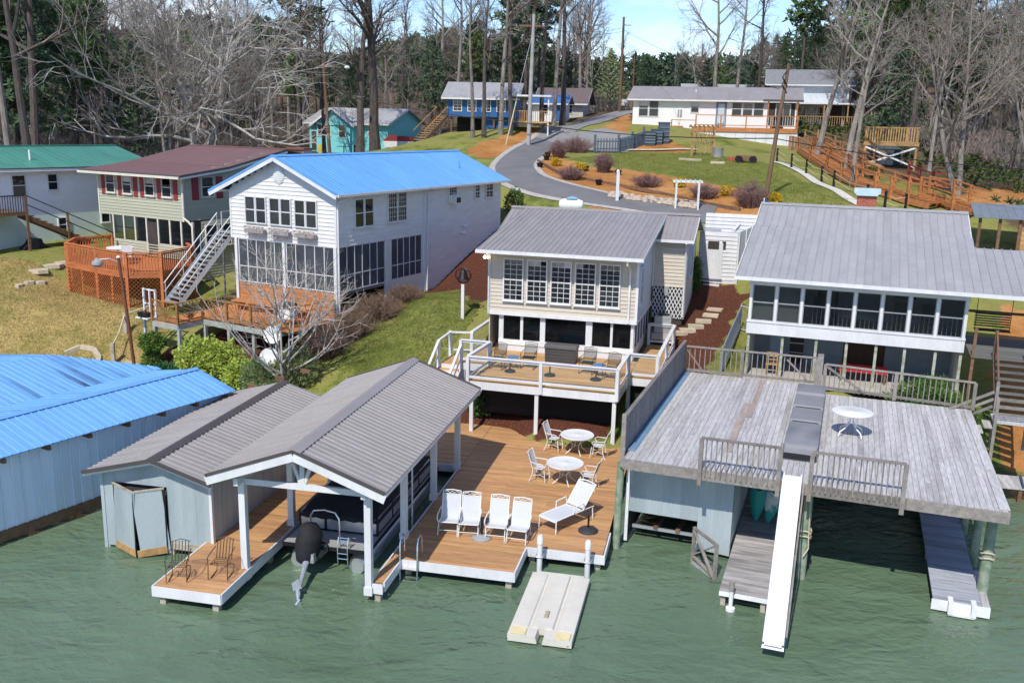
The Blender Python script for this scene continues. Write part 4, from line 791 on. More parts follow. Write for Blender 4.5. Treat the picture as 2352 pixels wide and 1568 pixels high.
# table, cover, kayaks
tb = thing('patio_table', 'large round white pedestal table on the grey deck', 'table', Cw(5.9, 4.25, .02), YC)
MB().lathe([(.58, .70), (.60, .715), (.60, .735), (.57, .742), (.04, .742), (.03, .75), (.02, .75)], 44).build('top', wmetal, tb, True)
for k in range(4):
    a = k*math.pi/2+.75; c, s = math.cos(a), math.sin(a); MB().tube([(c*.05, s*.05, .70), (c*.06, s*.06, .42), (c*.2, s*.2, .26), (c*.42, s*.42, .14), (c*.46, s*.46, .01)], .022, 8).build('leg', wmetal, tb, True)
cvn = thing('furniture_cover', 'long grey vinyl cover over outdoor furniture on the deck', 'furniture cover', Cw(4.58, 1.25, .01), YC)
prof = [(0, 0), (0, .55), (.04, .68), (.12, .74), (1.35, .74), (1.4, .66), (2.5, .62), (2.55, .74), (3.0, .76), (3.05, .66), (4.1, .62), (4.15, .74), (4.6, .76), (4.65, .66), (5.7, .62), (5.75, .74), (6.8, .76), (6.9, .7), (6.95, 0)]
b = MB(); vs = []
for y, z in prof:
    for s in (-1, -.9, 0, .9, 1): vs.append((s*.46*(1 if z > .1 else 1.02)*(.93 if y < .05 or y > 6.85 else 1), y, max(.02, z-(.05 if abs(s) == 1 else 0)+.012*noise.noise((s, y*2, 0)))))
m5 = 5; b.add(vs, [(j*m5+i, j*m5+i+1, (j+1)*m5+i+1, (j+1)*m5+i) for j in range(len(prof)-1) for i in range(4)])
for s in (0, 4): b.add([vs[j*m5+s] for j in range(1, len(prof)-1)]+[(vs[j*m5+s][0]*1.03, vs[j*m5+s][1], .02) for j in range(1, len(prof)-1)], [(j, j+1, j+len(prof)-1, j+len(prof)-2) for j in range(len(prof)-3)])
b.v = [(x_, y_, z_*.6) for x_, y_, z_ in b.v]; b.build('cover', grey_cov, cvn, True)
pb('dark_front_panel', black_c, cvn, -.44, .44, -.012, -.004, .03, .2)
for y in (1.42, 2.5, 3.07, 4.1, 4.67): pb('seam', charcoal, cvn, -.38, .38, y-.006, y+.006, .37, .4)
for k, (x, tl, cl) in enumerate(((3.45, 12, 'teal'), (3.8, 20, 'teal and white'))):
    ky = thing('kayak', f'{cl} kayak stored upright under the grey deck', 'kayak', Cw(x, 2.6, -2.5), YC)
    b = MB(); ring = []
    for i in range(15):
        s = i/14; r_ = .28*math.sin(math.pi*min(max(s, .02), .98))**.55; ring.append((s*2.3, r_))
    b.tube([(0, .02*math.sin(s*3), s) for s, r_ in ring], [r_ for s, r_ in ring], 12); b.v = [(x_, y_*.55, z_) for x_, y_, z_ in b.v]
    b.build('hull', teal_pl if k == 0 else mat('white_teal_plastic', (.6, .66, .64), .4, col2=(.02, .32, .28), edge=(.48, .54), scale=1.2), ky, True); MB().lathe([(.16, 0), (.17, .03), (.15, .04)], 14).build('cockpit_rim', black_m, ky).matrix_basis = Matrix.LocRotScale(Vector((0, -.16, 1.2)), Matrix.Rotation(R(90), 3, 'X').to_quaternion(), Vector((1, 1.8, 1)))
    ky.rotation_euler = (R(-14), R(tl-10), YC)
# ------------------------------------------------------------------ right-hand house
RO = Vector((9.2035, 36.1232, 0))
def Rw(x, y, z=0.): return loc2w(RO, YR, x, y, z)
rh = thing('lake_house', 'white two-storey lake house with ribbed silver metal roof and glazed porch', 'house', RO, YR)
XW = 7.7
pb('floor_band', white, rh, -.04, XW+.02, -.1, .0, 4.17, 4.62); pb('porch_sill', white, rh, -.05, XW+.03, -.13, .02, 4.621, 4.70); pb('porch_floor', inside, rh, 0, XW, 0.001, 4.0, 4.3, 4.5)
pb('header', white, rh, -.05, XW+.03, -.1, .02, 6.1, 6.32); pb('soffit', white, rh, -.5, XW+1.6, -.6, .3, 6.325, 6.37)
pb('porch_back_wall', stucco, rh, .07, XW-.07, 2.9, 3.0, 4.5, 7.1); [MB().prism([(.3, 2.5), (8, 2.5), (8, 8.1), (7.2, 8.45), (4.8, 7.7), (.3, 6.55)], 'x', x_, x_+.06).build('side_wall', stucco, rh) for x_ in (0, XW-.06)]; pb('rear_wall', stucco, rh, 0, XW, 7.9, 8.0, 2.5, 7.4)
cwid = (XW-.1)/8
for i in range(9): pb('porch_post', white, rh, .0+cwid*i, .1+cwid*i, -.11, .01, 4.70, 6.1)
for i in range(8):
    x0 = .1+cwid*i; fr_ = MB(); z0, zm, z1 = 4.70, 5.42, 6.1
    fr_.box(x0, x0+.035, -.07, -.03, z0, z1).box(x0+cwid-.135, x0+cwid-.1, -.07, -.03, z0, z1).box(x0, x0+cwid-.1, -.07, -.03, z0, z0+.035).box(x0, x0+cwid-.1, -.07, -.03, zm-.02, zm+.02).box(x0, x0+cwid-.1, -.07, -.03, z1-.03, z1)
    w_ = fr_.build('porch_window', mat('grey_aluminium_frame', (.35, .36, .37), .4, .4), rh)
    for a, c in ((z0+.035, zm-.02), (zm+.02, z1-.03)): pb('pane', glass_t, w_, x0+.036, x0+cwid-.136, -.055, -.045, a, c)
    if i < 2: pb('tan_shade', mat('tan_shade_cloth', (.50, .46, .38), .9), w_, x0+.04, x0+cwid-.14, .06, .075, z0+.03, z1-.05)
tbl = MB().lathe([(.5, 5.15), (.5, 5.19)], 20, (3.9, 1.4, 0)).lathe([(.04, 4.5), (.04, 5.16)], 8, (3.9, 1.4, 0)).build('porch_table', white_old, rh)
for x in (2.6, 5.6, 6.6): MB().box(x-.3, x+.3, 1.4, 1.9, 4.5, 4.95).box(x-.3, x+.3, 1.85, 1.95, 4.9, 5.5).build('porch_chair', inside_d, rh)
pb('porch_wall_window', glass, rh, 5.3, 6.1, 2.88, 2.9, 5.5, 6.1); pb('porch_wall_door', inside_d, rh, 2.4, 3.2, 2.87, 2.9, 4.5, 6.3); pb('porch_rail', white_old, rh, 2.2, XW, .45, .5, 5.28, 5.34); balusters(rh, white_old, (2.2, .47), (XW-.1, .47), 4.5, 5.3, .16, .03, 'porch_baluster')
# lower storey
pb('lower_floor', conc, rh, 0, XW, -.4, 4, 2.3, 2.44); pb('lower_back_wall', mat('faded_blue_grey_board', (.25, .29, .31), .8, var=.1), rh, 0, 3.6, 2.9, 3, 2.44, 4.2); pb('lower_back_wall', mat('dark_brown_panelling', (.075, .035, .02), .7, var=.2, scale=3), rh, 3.6, 5.2, 2.9, 3, 2.44, 4.2); pb('lower_back_wall', mat('faded_blue_grey_board', (.25, .29, .31)), rh, 5.2, XW, 2.9, 3, 2.44, 4.2)
algae = mat('mossy_white_post', (.45, .45, .38), .8, col2=(.25, .28, .17), edge=(.4, .6), scale=4)
for x in (.06, 1.35, 2.6, 3.7, 4.75, 5.75, 6.8, XW-.05): pb('lower_post', algae, rh, x-.05, x+.05, .0, .1, 2.44, 4.18)
pb('lower_door', mat('pale_blue_door', (.33, .43, .5), .6), rh, .7, 1.25, 2.86, 2.9, 2.46, 4.1); dkp = pb('lower_door', inside_d, rh, 1.5, 2.05, 2.86, 2.9, 2.46, 4.1)
for z in (2.9, 3.3, 3.6): pb('door_bar', white_old, dkp, 0, 0, 0, 0, 0, 0).matrix_basis = Matrix.LocRotScale(Vector((0, -.6, (z-3.28)/1.64)), None, Vector((1, .2, .02)))
# roof
rr = .0
roof_slope(rh, roof_r, (-.55, -.62, 6.46), (XW+.35, -.62, 6.46), (-.55, 4.8, 7.86), .305, .045, .05)
roof_slope(rh, roof_r, (-.5, 4.78, 7.85), (XW+.30, 4.78, 7.85), (-.5, 7.2, 8.66), .305, .045, .05)
roof_slope(rh, roof_r, (XW+.35, -.62, 6.461), (XW+5.0, -.62, 6.461), (XW+.35, 3.7, 7.577), .305, .045, .05); roof_slope(rh, roof_r, (-.5, 10, 7.7), (XW+.3, 10, 7.7), (-.5, 7.2, 8.66), .305, .045, .05)
MB().prism([(7.0, 8.62), (7.2, 8.72), (7.4, 8.62), (7.2, 8.68)], 'x', -.52, XW+.32).build('ridge_cap', roof_r, rh)
pb('gutter', white, rh, -.57, XW+5, -.74, -.63, 6.33, 6.46); pbeam('rake_board', white, rh, (-.56, -.6, 6.40), (-.56, 4.8, 7.79), .03, .12); pbeam('rake_board', white, rh, (-.51, 4.8, 7.8), (-.51, 7.2, 8.6), .03, .12); pbeam('rake_board', white, rh, (XW+.31, 4.8, 7.8), (XW+.31, 7.2, 8.6), .03, .12)
pb('chimney_hidden_base', brick_m, rh, 3.6, 4.35, 8.0, 8.6, 6, 8.4)
ch = thing('chimney', 'red brick chimney with pale blue cap behind the silver roof', 'chimney', Rw(3.95, 8.6, 0), YR)
bn = 0; core = pb('mortar_core', mortar, ch, -.40, .40, -.28, .28, 3, 9.1)
bm_ = MB().box(-.5, .5, -.5, .5, -.5, .5)
for r_ in range(14):
    z = 8.0+r_*.085
    for k in range(4):
        x0 = -.41+k*.2075-(.1 if r_ % 2 else 0); x1 = x0+.195
        pb('brick', brick_m, ch, max(x0, -.41), min(x1, .415), -.30, -.27, z, z+.07)
    if r_ % 2: pb('brick', brick_m, ch, .325, .415, -.30, -.27, z, z+.07)
    for k in range(3): pb('brick', brick_m, ch, -.415, -.385, -.27+k*.19, -.09+k*.19, z, z+.07); pb('brick', brick_m, ch, .385, .415, -.27+k*.19, -.09+k*.19, z, z+.07)
MB().prism([(-.42, 9.12), (.42, 9.12), (.56, 9.26), (.56, 9.42), (-.56, 9.42), (-.56, 9.26)], 'y', -.42, .42).build('cap', mat('pale_blue_cap', (.45, .58, .66), .6), ch)
# side deck, swing and stairs at the right of the house
sdk = thing('side_stair_deck', 'dark side landing and timber stairs right of the glazed porch', 'stairs', Rw(XW+.1, 0, 0), YR)
dkg = wood('dark_grey_deck_boards', (.13, .13, .125), YR, rnd=.2)
planks_x(sdk, dkg, .05, 3.2, -1.2, 2.6, 4.3, .16)
for x, z in ((.12, 5.3), (2.6, 6.3)): pb('post', brown_w, sdk, x-.05, x+.05, -1.15, -1.05, 2.2, z)
pbeam('deck_rail', brown_w, sdk, (.1, 2.5, 5.3), (3.1, 2.5, 5.3), .06, .1); pbeam('deck_rail', brown_w, sdk, (2.6, -1.1, 5.3), (3.2, -1.1, 5.3), .06, .1)
for i in range(7): pb('tread', dkg, sdk, .8, 1.75, -1.2-.24*i-.26, -1.2-.24*i, 4.15-.19*i-.04, 4.15-.19*i)
for x in (.77, 1.78):
    pbeam('stringer', brown_w, sdk, (x, -1.2, 4.2), (x, -2.95, 2.85), .05, .24); pbeam('handrail', brown_w, sdk, (x, -1.2, 5.25), (x, -2.95, 3.85), .06, .1); pb('stair_post', grey_r, sdk, x-.05, x+.05, -3.0, -2.9, 1.6, 3.9); pb('stair_post', brown_w, sdk, x-.05, x+.05, -1.22, -1.12, 4.3, 5.3)
pb('landing', grey_w, sdk, .65, 1.9, -3.9, -2.96, 2.72, 2.8)
for z in (3.05, 3.3, 3.55): pbeam('landing_rail', grey_r, sdk, (.7, -3.88, z), (1.85, -3.88, z), .03, .09); pbeam('landing_rail', grey_r, sdk, (.68, -3.0, z), (-.7, -3.6, z-.6), .03, .09)
for i in range(4): pb('tread', grey_w, sdk, .65-.25*i-.25, .65-.25*i, -3.85, -3.0, 2.55-.19*i-.04, 2.55-.19*i)
for x in (.7, 1.85): pb('landing_post', grey_r, sdk, x-.05, x+.05, -3.92, -3.82, .9, 3.6)
sw = MB()
for k in range(6): sw.box(.3, 1.5, .9+.08*k, .95+.08*k, 4.85, 4.88).box(.3, 1.5, 1.35, 1.38, 4.95+.09*k, 5.0+.09*k)
for x in (.32, 1.48): sw.tube([(x, 1.1, 4.87), (x, 1.1, 6.6)], .012, 5)
sw.build('porch_swing', black_m, sdk)
bf = thing('bench', 'red bench seat behind the deck rail under the glazed porch', 'bench', Rw(4.4, .9, 2.44), YR)
pb('seat', mat('red_paint', (.42, .03, .03), .6), bf, -.9, .9, -.2, .2, .4, .45); pb('backrest', mat('red_paint', (.42, .03, .03)), bf, -.9, .9, .18, .22, .5, .62)
for x in (-.8, .8): pb('leg', brown_w, bf, x-.04, x+.04, -.18, .18, 0, .4)
pch = thing('wooden_chair', 'old wooden chair under the white band beside the deck rail', 'chair', Rw(1.0, .6, 2.44), YR+R(180)); 
for x in (-.2, .2):
    for y in (-.2, .2): pb('leg', tan_w, pch, x-.02, x+.02, y-.02, y+.02, 0, .45 if y < 0 else .95)
pb('seat', tan_w, pch, -.23, .23, -.23, .23, .43, .46)
for z in (.65, .8, .92): pb('back_slat', tan_w, pch, -.2, .2, .19, .21, z-.03, z+.03)
# strip of shore decking at the right edge
spr = thing('shore_walkway', 'grey plank walkway along the right-hand bank', 'walkway', Vector((15.0, 29.9, .5)), R(-12)); planks_y(spr, grey_w, 0, 9, 0, 1.3, 0, .2, parts=1)
for x in range(0, 9, 2): pb('post', brown_w, spr, x, x+.12, .05, .17, -2, -.04)
# ------------------------------------------------------------------ main house (tan siding)
HO = Vector((-.604, 39.094, 0))
def Hw(x, y, z=0.): return loc2w(HO, YH, x, y, z)
mh = thing('lake_house', 'tan sided lake house with grey metal roof and five tall gridded windows', 'house', HO, YH)
siding(mh, vinyl_t, (-.4, 0), (5.80, 0), 4.22, 6.80, .16)
pb('band_board', white, mh, -.45, 5.86, -.06, .10, 4.06, 4.22); pb('corner_board', white, mh, -.47, -.36, -.05, .04, 4.221, 6.8); pb('corner_board', white, mh, 5.76, 5.87, -.05, .06, 4.221, 6.8)
pb('front_wall', inside, mh, -.4, 5.8, .02, .08, 4.22, 7.0); pb('left_wall', vinyl_t, mh, -.42, -.38, .05, 4.8, 2.5, 6.9); pb('upper_floor', inside_d, mh, -.38, 5.76, .1, 4.7, 4.08, 4.2)
for i in range(5): window(mh, (.20+1.015*i, 0), (1, 0), .88, 4.70, 6.48, .08, 3, (4, 4), .055, blind_to=.22, mun=.02)
# right side wall: smooth grey-white siding above, panels and windows below
vin_s = mat('pale_grey_siding', (.60, .62, .63), .6, var=.03); siding(mh, vin_s, (5.80, .06), (5.80, 4.75), 4.22, 7.35, .16, trim=lambda z: (max(0, (z-6.78)/.136-.95) if z > 6.78 else 0, 4.69))
pb('band_board', white, mh, 5.82, 5.88, .06, 4.72, 4.06, 4.22); window(mh, (5.80, .5), (0, 1), .8, 4.75, 6.35, .08, 1, (1, 1), .08)
# lower storey
pb('lower_wall', white, mh, 0, .2, .12, .22, 2.5, 4.06)
for a, c in ((.94, 1.06), (1.80, 2.02), (3.75, 4.02), (4.78, 4.88), (5.62, 5.74)): pb('mullion', white, mh, a, c, .12, .22, 2.99, 4.06)
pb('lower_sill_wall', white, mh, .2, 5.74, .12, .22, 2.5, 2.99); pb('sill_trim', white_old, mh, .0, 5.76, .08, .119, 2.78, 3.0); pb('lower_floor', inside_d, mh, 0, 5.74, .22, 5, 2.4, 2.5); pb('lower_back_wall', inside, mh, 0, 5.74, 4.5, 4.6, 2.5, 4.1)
for a, c in ((.2, .94), (1.06, 1.80), (2.02, 3.75), (4.02, 4.78), (4.88, 5.62)):
    w_ = MB().box(a, a+.025, .15, .19, 2.99, 4.06).box(c-.025, c, .15, .19, 2.99, 4.06).box(a, c, .15, .19, 2.99, 3.02).build('porch_window', black_m, mh); pb('pane', glass_t, w_, a+.026, c-.026, .165, .173, 3.02, 4.06)
MB().lathe([(.62, 3.2), (.62, 3.24)], 24, (1.35, 1.5, 0)).lathe([(.05, 2.5), (.05, 3.2)], 8, (1.35, 1.5, 0)).build('porch_table', white_old, mh); MB().box(2.4, 3.4, 2.2, 2.9, 2.5, 2.95).box(2.4, 3.4, 2.85, 3.0, 2.9, 3.4).build('porch_sofa', inside, mh)
pb('side_lower_wall', white, mh, 5.70, 5.76, .22, 4.75, 2.5, 2.95)
for k in range(6): pb('side_post', white, mh, 5.70, 5.77, .22+.87*k, .34+.87*k, 2.95, 4.06)
for k in range(5):
    w_ = pb('side_window', black_m, mh, 5.72, 5.74, .345+.87*k, .37+.87*k, 2.95, 4.06); p_ = pb('side_pane', glass_t, mh, 5.725, 5.735, .372+.87*k, 1.085+.87*k, 2.96, 4.05)
# roofs
roof_slope(mh, roof_g, (-.72, -.92, 6.90), (6.12, -.92, 6.90), (-.72, 6.9, 7.97), .228, .025, .035)
roof_slope(mh, roof_g, (5.9, 4.3, 7.10), (7.62, 4.3, 7.10), (5.9, 6.9, 7.972), .228, .025, .035); roof_slope(mh, roof_g, (-1.35, 4.0, 6.98), (-.3, 4.0, 6.98), (-1.35, 6.9, 7.972), .228, .025, .035)
roof_slope(mh, roof_g, (-1.35, 10.6, 6.9), (7.62, 10.6, 6.9), (-1.35, 6.9, 7.972), .228, .025, .035)
MB().prism([(6.7, 7.95), (6.9, 8.04), (7.1, 7.95), (6.9, 8.0)], 'x', -1.38, 7.65).build('ridge_cap', roof_g, mh)
pb('gutter', white, mh, -.74, 6.14, -1.03, -.925, 6.76, 6.89); pb('soffit', white, mh, -.7, 6.08, -.92, .0, 6.80, 6.84); pbeam('rake_board', white, mh, (6.12, -.9, 6.83), (6.12, 6.8, 7.88), .03, .14); pbeam('rake_board', white, mh, (-.73, -.9, 6.83), (-.73, 4.2, 7.53), .03, .14)
pb('wing_gutter', white, mh, 5.95, 7.64, 4.19, 4.29, 6.97, 7.09); pbeam('rake_board', white, mh, (7.63, 4.3, 7.04), (7.63, 6.9, 7.9), .03, .14); pbeam('rake_board', white, mh, (7.63, 10.6, 6.84), (7.63, 6.9, 7.9), .03, .14)
MB().tube([(5.5, -.95, 6.76), (5.5, -.9, 6.6), (5.52, -.3, 6.45), (5.52, -.1, 6.3), (5.52, -.08, 4.1)], .045, 8).build('downspout', white_old, mh, True)
MB().tube([(-.42, -.95, 6.76), (-.42, -.12, 6.5), (-.42, -.1, 4.1)], .03, 8).build('downspout', white, mh, True)
siding(mh, vinyl_t, (5.86, 4.7), (7.3, 4.7), 4.93, 7.02, .16, name='wing_siding_board'); pb('corner_board', white, mh, 7.24, 7.34, 4.64, 4.74, 3.5, 7.0); pb('corner_board', white, mh, 5.84, 5.9, 4.64, 4.7, 4.9, 7.0); pb('wing_wall', inside, mh, 5.86, 7.3, 4.72, 4.8, 4.9, 7.1); pb('wing_side_wall', vin_s, mh, 7.27, 7.32, 4.76, 9.8, 3.5, 7.0)
MB().tube([(7.3, 4.2, 6.97), (7.28, 4.5, 6.85), (7.28, 4.6, 6.7), (7.28, 4.6, 3.6)], .045, 8).build('downspout', white_old, mh, True)
window(mh, (7.32, 6.0), (0, 1), .8, 5.2, 6.5, .08, 1, (1, 1), .08)
lat = MB(); 
for k in range(-12, 14):
    for sg in (1, -1):
        x0 = 5.9+k*.16; 
        pts = []
        for t_ in range(0, 2): pts.append((x0+sg*1.4*t_*.5 if sg == 1 else x0+1.4-.7*2*t_*.5, 3.5+1.4*t_))
        (xa, za), (xb, zb) = pts
        if xa > xb: xa, za, xb, zb = xb, zb, xa, za
        c0, c1 = 5.9, 7.22
        if xb < c0+.02 or xa > c1-.02: continue
        if xa < c0: za += (zb-za)*(c0-xa)/(xb-xa); xa = c0
        if xb > c1: zb = za+(zb-za)*(c1-xa)/(xb-xa); xb = c1
        lat.beam((xa, 4.66+(.012 if sg == 1 else 0), za), (xb, 4.66+(.012 if sg == 1 else 0), zb), .01, .035)
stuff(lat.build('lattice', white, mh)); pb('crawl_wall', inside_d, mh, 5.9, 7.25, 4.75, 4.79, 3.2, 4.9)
pb('electric_meter', grey_pl, mh, 6.42, 6.6, 4.54, 4.64, 4.55, 4.95)
ac = thing('air_conditioner', 'pale air conditioner unit by the white lattice', 'air conditioner', Hw(6.55, 3.85, 2.95), YH); pb('case', grey_pl, ac, -.36, .36, -.36, .36, .08, .85); pb('slab', conc, ac, -.45, .45, -.45, .45, -.2, .08); MB().lathe([(.28, .0), (.28, .03)], 18, (0, 0, .85)).build('fan_grille', black_m, ac)
for k in range(7): pb('louvre', steel, ac, -.365, -.36+.725, -.37, -.36, .15+.1*k, .2+.1*k)
lamp_m = bpy.data.materials.new('lit_bulb'); lamp_m.use_nodes = True; lb = lamp_m.node_tree.nodes['Principled BSDF']; lb.inputs['Emission Color'].default_value = (1, .72, .35, 1); lb.inputs['Emission Strength'].default_value = 8
fl_ = pb('floodlight', white, mh, -.66, -.5, .0, .1, 6.45, 6.6); MB().lathe([(.03, 0), (.07, .05), (.06, .1), (.02, .12)], 12, (-.62, -.05, 6.4)).build('bulb', lamp_m, mh, True); MB().lathe([(.03, 0), (.07, .05), (.06, .1), (.02, .12)], 12, (-.47, -.05, 6.4)).build('bulb', lamp_m, mh, True)
# ------------------------------------------------------------------ its white-railed deck
hd = thing('house_deck', 'white railed wooden deck on posts in front of the tan house', 'deck', HO, YH)
planks_x(hd, deck_h, .3, 5.95, -4.95, .10, 2.5, .14); planks_x(hd, deck_h, -.8, .295, -2.45, 2.9, 2.5, .14); planks_x(hd, deck_h, 5.96, 7.05, -2.45, 3.45, 2.5, .14)
for p, q in (((.28, -4.99), (5.97, -4.99)), ((.28, -4.97), (.28, -2.5)), ((-.82, -2.49), (.26, -2.49)), ((-.82, -2.47), (-.82, 2.8)), ((5.97, -4.97), (5.97, -2.5)), ((5.99, -2.49), (7.09, -2.49)), ((7.08, -2.47), (7.08, 3.45))): pbeam('rim_beam', white, hd, (*p, 2.34), (*q, 2.34), .05, .28)
for x, y in ((.42, -4.9), (2.95, -4.9), (5.85, -4.9), (.42, -2.4), (5.98, -2.35), (7.0, -2.4), (-.72, -2.4), (7.0, 1), (-.72, .6)):
    w_ = Hw(x, y); pb('support_post', white, hd, x-.07, x+.07, y-.07, y+.07, hgt(w_.x, w_.y)-.3, 2.2)
pb('shade_panel', mat('under_deck_shade_black', (.012, .012, .012), .9), hd, .5, 5.85, -3.9, -3.88, 1.0, 2.2); pb('shade_panel', MATS['under_deck_shade_black'], hd, 6.05, 6.95, -2.2, -2.18, 1.4, 2.2)  # black panels added to stand in for the deep shade under the deck
for y in (-4, -3, -2, -1): pb('joist', brown_w, hd, .35, 5.9, y, y+.05, 2.25, 2.455)
def wrail(p, q, posts=(), glass_=False, z=2.5):
    p, q = Vector((*p, z)), Vector((*q, z)); up = lambda h: Vector((0, 0, h))
    pbeam('top_rail', white, hd, p+up(.95), q+up(.95), .14, .04); pbeam('upper_rail', white, hd, p+up(.885), q+up(.885), .04, .09); pbeam('lower_rail', white, hd, p+up(.16), q+up(.16), .04, .09)
    n = max(1, round((q-p).length/2.6))
    for i in range(n+1):
        c = p.lerp(q, i/n); pb('rail_post', white, hd, c.x-.06, c.x+.06, c.y-.06, c.y+.06, z-.25, z+.93)
    for i in range(n):
        a, b_ = p.lerp(q, i/n), p.lerp(q, (i+1)/n); d = (b_-a).normalized()
        pbeam('glass_panel', mat('clear_glass', (.6, .65, .66), .03, var=.02, trans=.96, tint=(.97, .98, .98)), hd, a+d*.07+up(.52), b_-d*.07+up(.52), .008, .62)
for p, q in (((.29, -5.03), (5.93, -5.03)), ((.29, -4.95), (.4, -2.6)), ((-.82, -2.52), (.42, -2.52)), ((-.84, -1.0), (-.84, 2.75)), ((5.95, -4.95), (5.95, -2.6)), ((5.97, -2.52), (7.06, -2.52)), ((7.09, -2.44), (7.09, 3.4)), ((5.98, 3.44), (7.06, 3.44))): wrail(p, q)
# stairs down on the left
planks_x(hd, deck_h, -1.75, -.86, -2.4, -.95, 2.36, .14)
for i in range(7):
    z = 2.30-.19*i; y = -2.42-.28*i; pb('tread', deck_h, hd, -1.75, -.86, y-.28, y, z-.14, z-.1); pb('riser', white, hd, -1.75, -.86, y-.012, y+.0, z-.10, z+.06)
for x in (-1.8, -.82):
    pbeam('stringer', white, hd, (x, -2.35, 2.2), (x, -4.5, .85), .05, .26); pbeam('stair_rail', white, hd, (x, -2.4, 3.3), (x, -4.5, 1.95), .1, .07); pbeam('stair_rail', white, hd, (x, -2.4, 2.75), (x, -4.5, 1.4), .04, .06)
    for y, zz in ((-2.42, 2.3), (-4.45, .95)): pb('newel', white, hd, x-.06, x+.06, y-.06, y+.06, zz-.6, zz+1.02)
pbeam('stair_rail', white, hd, (-1.8, -2.4, 3.3), (-1.8, -.95, 3.35), .1, .06); pbeam('stair_rail', white, hd, (-1.8, -.95, 3.35), (-.86, -.95, 3.4), .1, .06); pb('newel', white, hd, -1.86, -1.74, -1.01, -.89, 1.2, 3.4); pbeam('stair_rail', white, hd, (-1.8, -.95, 2.6), (-.86, -.95, 2.65), .04, .06)
bx = thing('storage_box', 'dark resin storage box against the porch windows', 'storage box', Hw(3.0, -1.0, 2.5), YH)
MB().prism([(-.62, 0), (.62, 0), (.64, .58), (-.64, .58)], 'y', -.3, .3).build('body', box_pl, bx); MB().prism([(-.34, .60), (.34, .60), (.33, .68), (.2, .74), (-.2, .74), (-.33, .68)], 'x', -.66, .66).build('lid', mat('resin_lid', (.10, .095, .09), .5), bx)
for k in range(4): pb('panel_rib', box_pl, bx, -.6, .6, -.315, -.3, .08+.13*k, .15+.13*k)
def mesh_chair(loc, yaw, label, first=[None]):
    if first[0] is not None: return dup(first[0], loc, yaw, label)
    t = thing('lattice_chair', label, 'chair', loc, yaw, 'dark lattice-back chairs on the house deck'); first[0] = t; dm = mat('dark_green_metal', (.03, .045, .045), .5, .3)
    b = MB()
    for k in range(-7, 8):
        for sg in (1, -1):
            x0 = k*.075; xa, xb = x0, x0+sg*.44; za, zb = .48, .92
            for (p, q) in (((xa, za), (xb, zb)),):
                lo_, hi_ = -.24, .24; t0, t1 = 0., 1.; dx = q[0]-p[0]
                for bnd, s in ((lo_, 1), (hi_, -1)):
                    f0 = (p[0]-bnd)*s; f1 = (q[0]-bnd)*s
                    if f0 < 0 and f1 < 0: t0, t1 = 1, 0; break
                    if f0 < 0: t0 = max(t0, f0/(f0-f1))
                    if f1 < 0: t1 = min(t1, f0/(f0-f1))
                if t1-t0 > .03:
                    P_ = lambda s: (p[0]+dx*s, .22+.12*s, za+(zb-za)*s); b.beam(P_(t0), P_(t1), .008, .016)
    b.tube([(-.25, .22, .46), (-.25, .34, .94), (0, .36, .98), (.25, .34, .94), (.25, .22, .46)], .014, 6).build('lattice_back', dm, t)
    MB().box(-.25, .25, -.24, .22, .42, .44).build('seat', dm, t)
    for s in (-1, 1): MB().tube([(s*.27, .26, .66), (s*.28, 0, .64), (s*.28, -.24, .6), (s*.26, -.24, .42), (s*.26, -.28, .02), (s*.26, .3, .02)], .013, 6).build('arm_and_runner', dm, t, True); MB().tube([(s*.25, .2, .43), (s*.26, .05, .2), (s*.26, .15, .02)], .012, 6).build('rear_leg', dm, t, True)
    return t
mesh_chair(Hw(.85, -2.9, 2.5), YH+R(-6), 'leftmost dark lattice-back chair behind the front deck rail'); mesh_chair(Hw(1.98, -2.4, 2.5), YH+R(-2), 'dark lattice-back chair left of the storage box'); mesh_chair(Hw(4.35, -2.4, 2.5), YH+R(-8), 'dark lattice-back chair right of the storage box'); mesh_chair(Hw(5.38, -2.95, 2.5), YH+R(-12), 'rightmost dark lattice-back chair in the deck corner')
def side_table(loc, label):
    t = thing('side_table', label, 'table', loc, YH, 'small blue side tables'); MB().lathe([(.24, .46), (.25, .47), (.25, .49), (.02, .495)], 20).build('top', mat('faded_blue_top', (.10, .20, .36), .5), t, True)
    for k in range(3): a = k*2.094; MB().tube([(.18*math.cos(a), .18*math.sin(a), .46), (.1*math.cos(a), .1*math.sin(a), .25), (.22*math.cos(a), .22*math.sin(a), .01)], .011, 6).build('leg', black_m, t, True)
side_table(Hw(1.42, -2.75, 2.5), 'small blue side table between the two left deck chairs'); side_table(Hw(4.88, -2.8, 2.5), 'small blue side table between the two right deck chairs')
umbrella_base(Hw(1.45, -3.25, 2.5), black_m, 'black umbrella base by the left deck chairs', .22, .4); umbrella_base(Hw(3.05, -3.3, 2.5), black_m, 'black umbrella base alone at the deck middle', .22, .55); umbrella_base(Hw(4.85, -3.3, 2.5), black_m, 'black umbrella base by the right deck chairs', .22, .4)
bl = thing('yard_bell', 'black cast bell on a white post beside the deck stairs', 'bell', Hw(-2.3, 2.2, 0), YH); p_ = bl.location; zg = hgt(p_.x, p_.y); bl.location.z = zg
MB().box(-.07, .07, -.07, .07, -.3, 1.6).build('post', white, bl); MB().lathe([(.26, 1.78), (.25, 1.83), (.19, 1.92), (.16, 2.1), (.10, 2.2), (.03, 2.24)], 20).build('bell', black_m, bl, True); MB().tube([(0, 0, 1.6), (-.2, 0, 1.68), (-.36, 0, 1.9), (-.33, 0, 2.14), (0, 0, 2.3), (.33, 0, 2.14), (.36, 0, 1.9), (.2, 0, 1.68), (0, 0, 1.6)], .03, 8).build('yoke', black_m, bl, True)
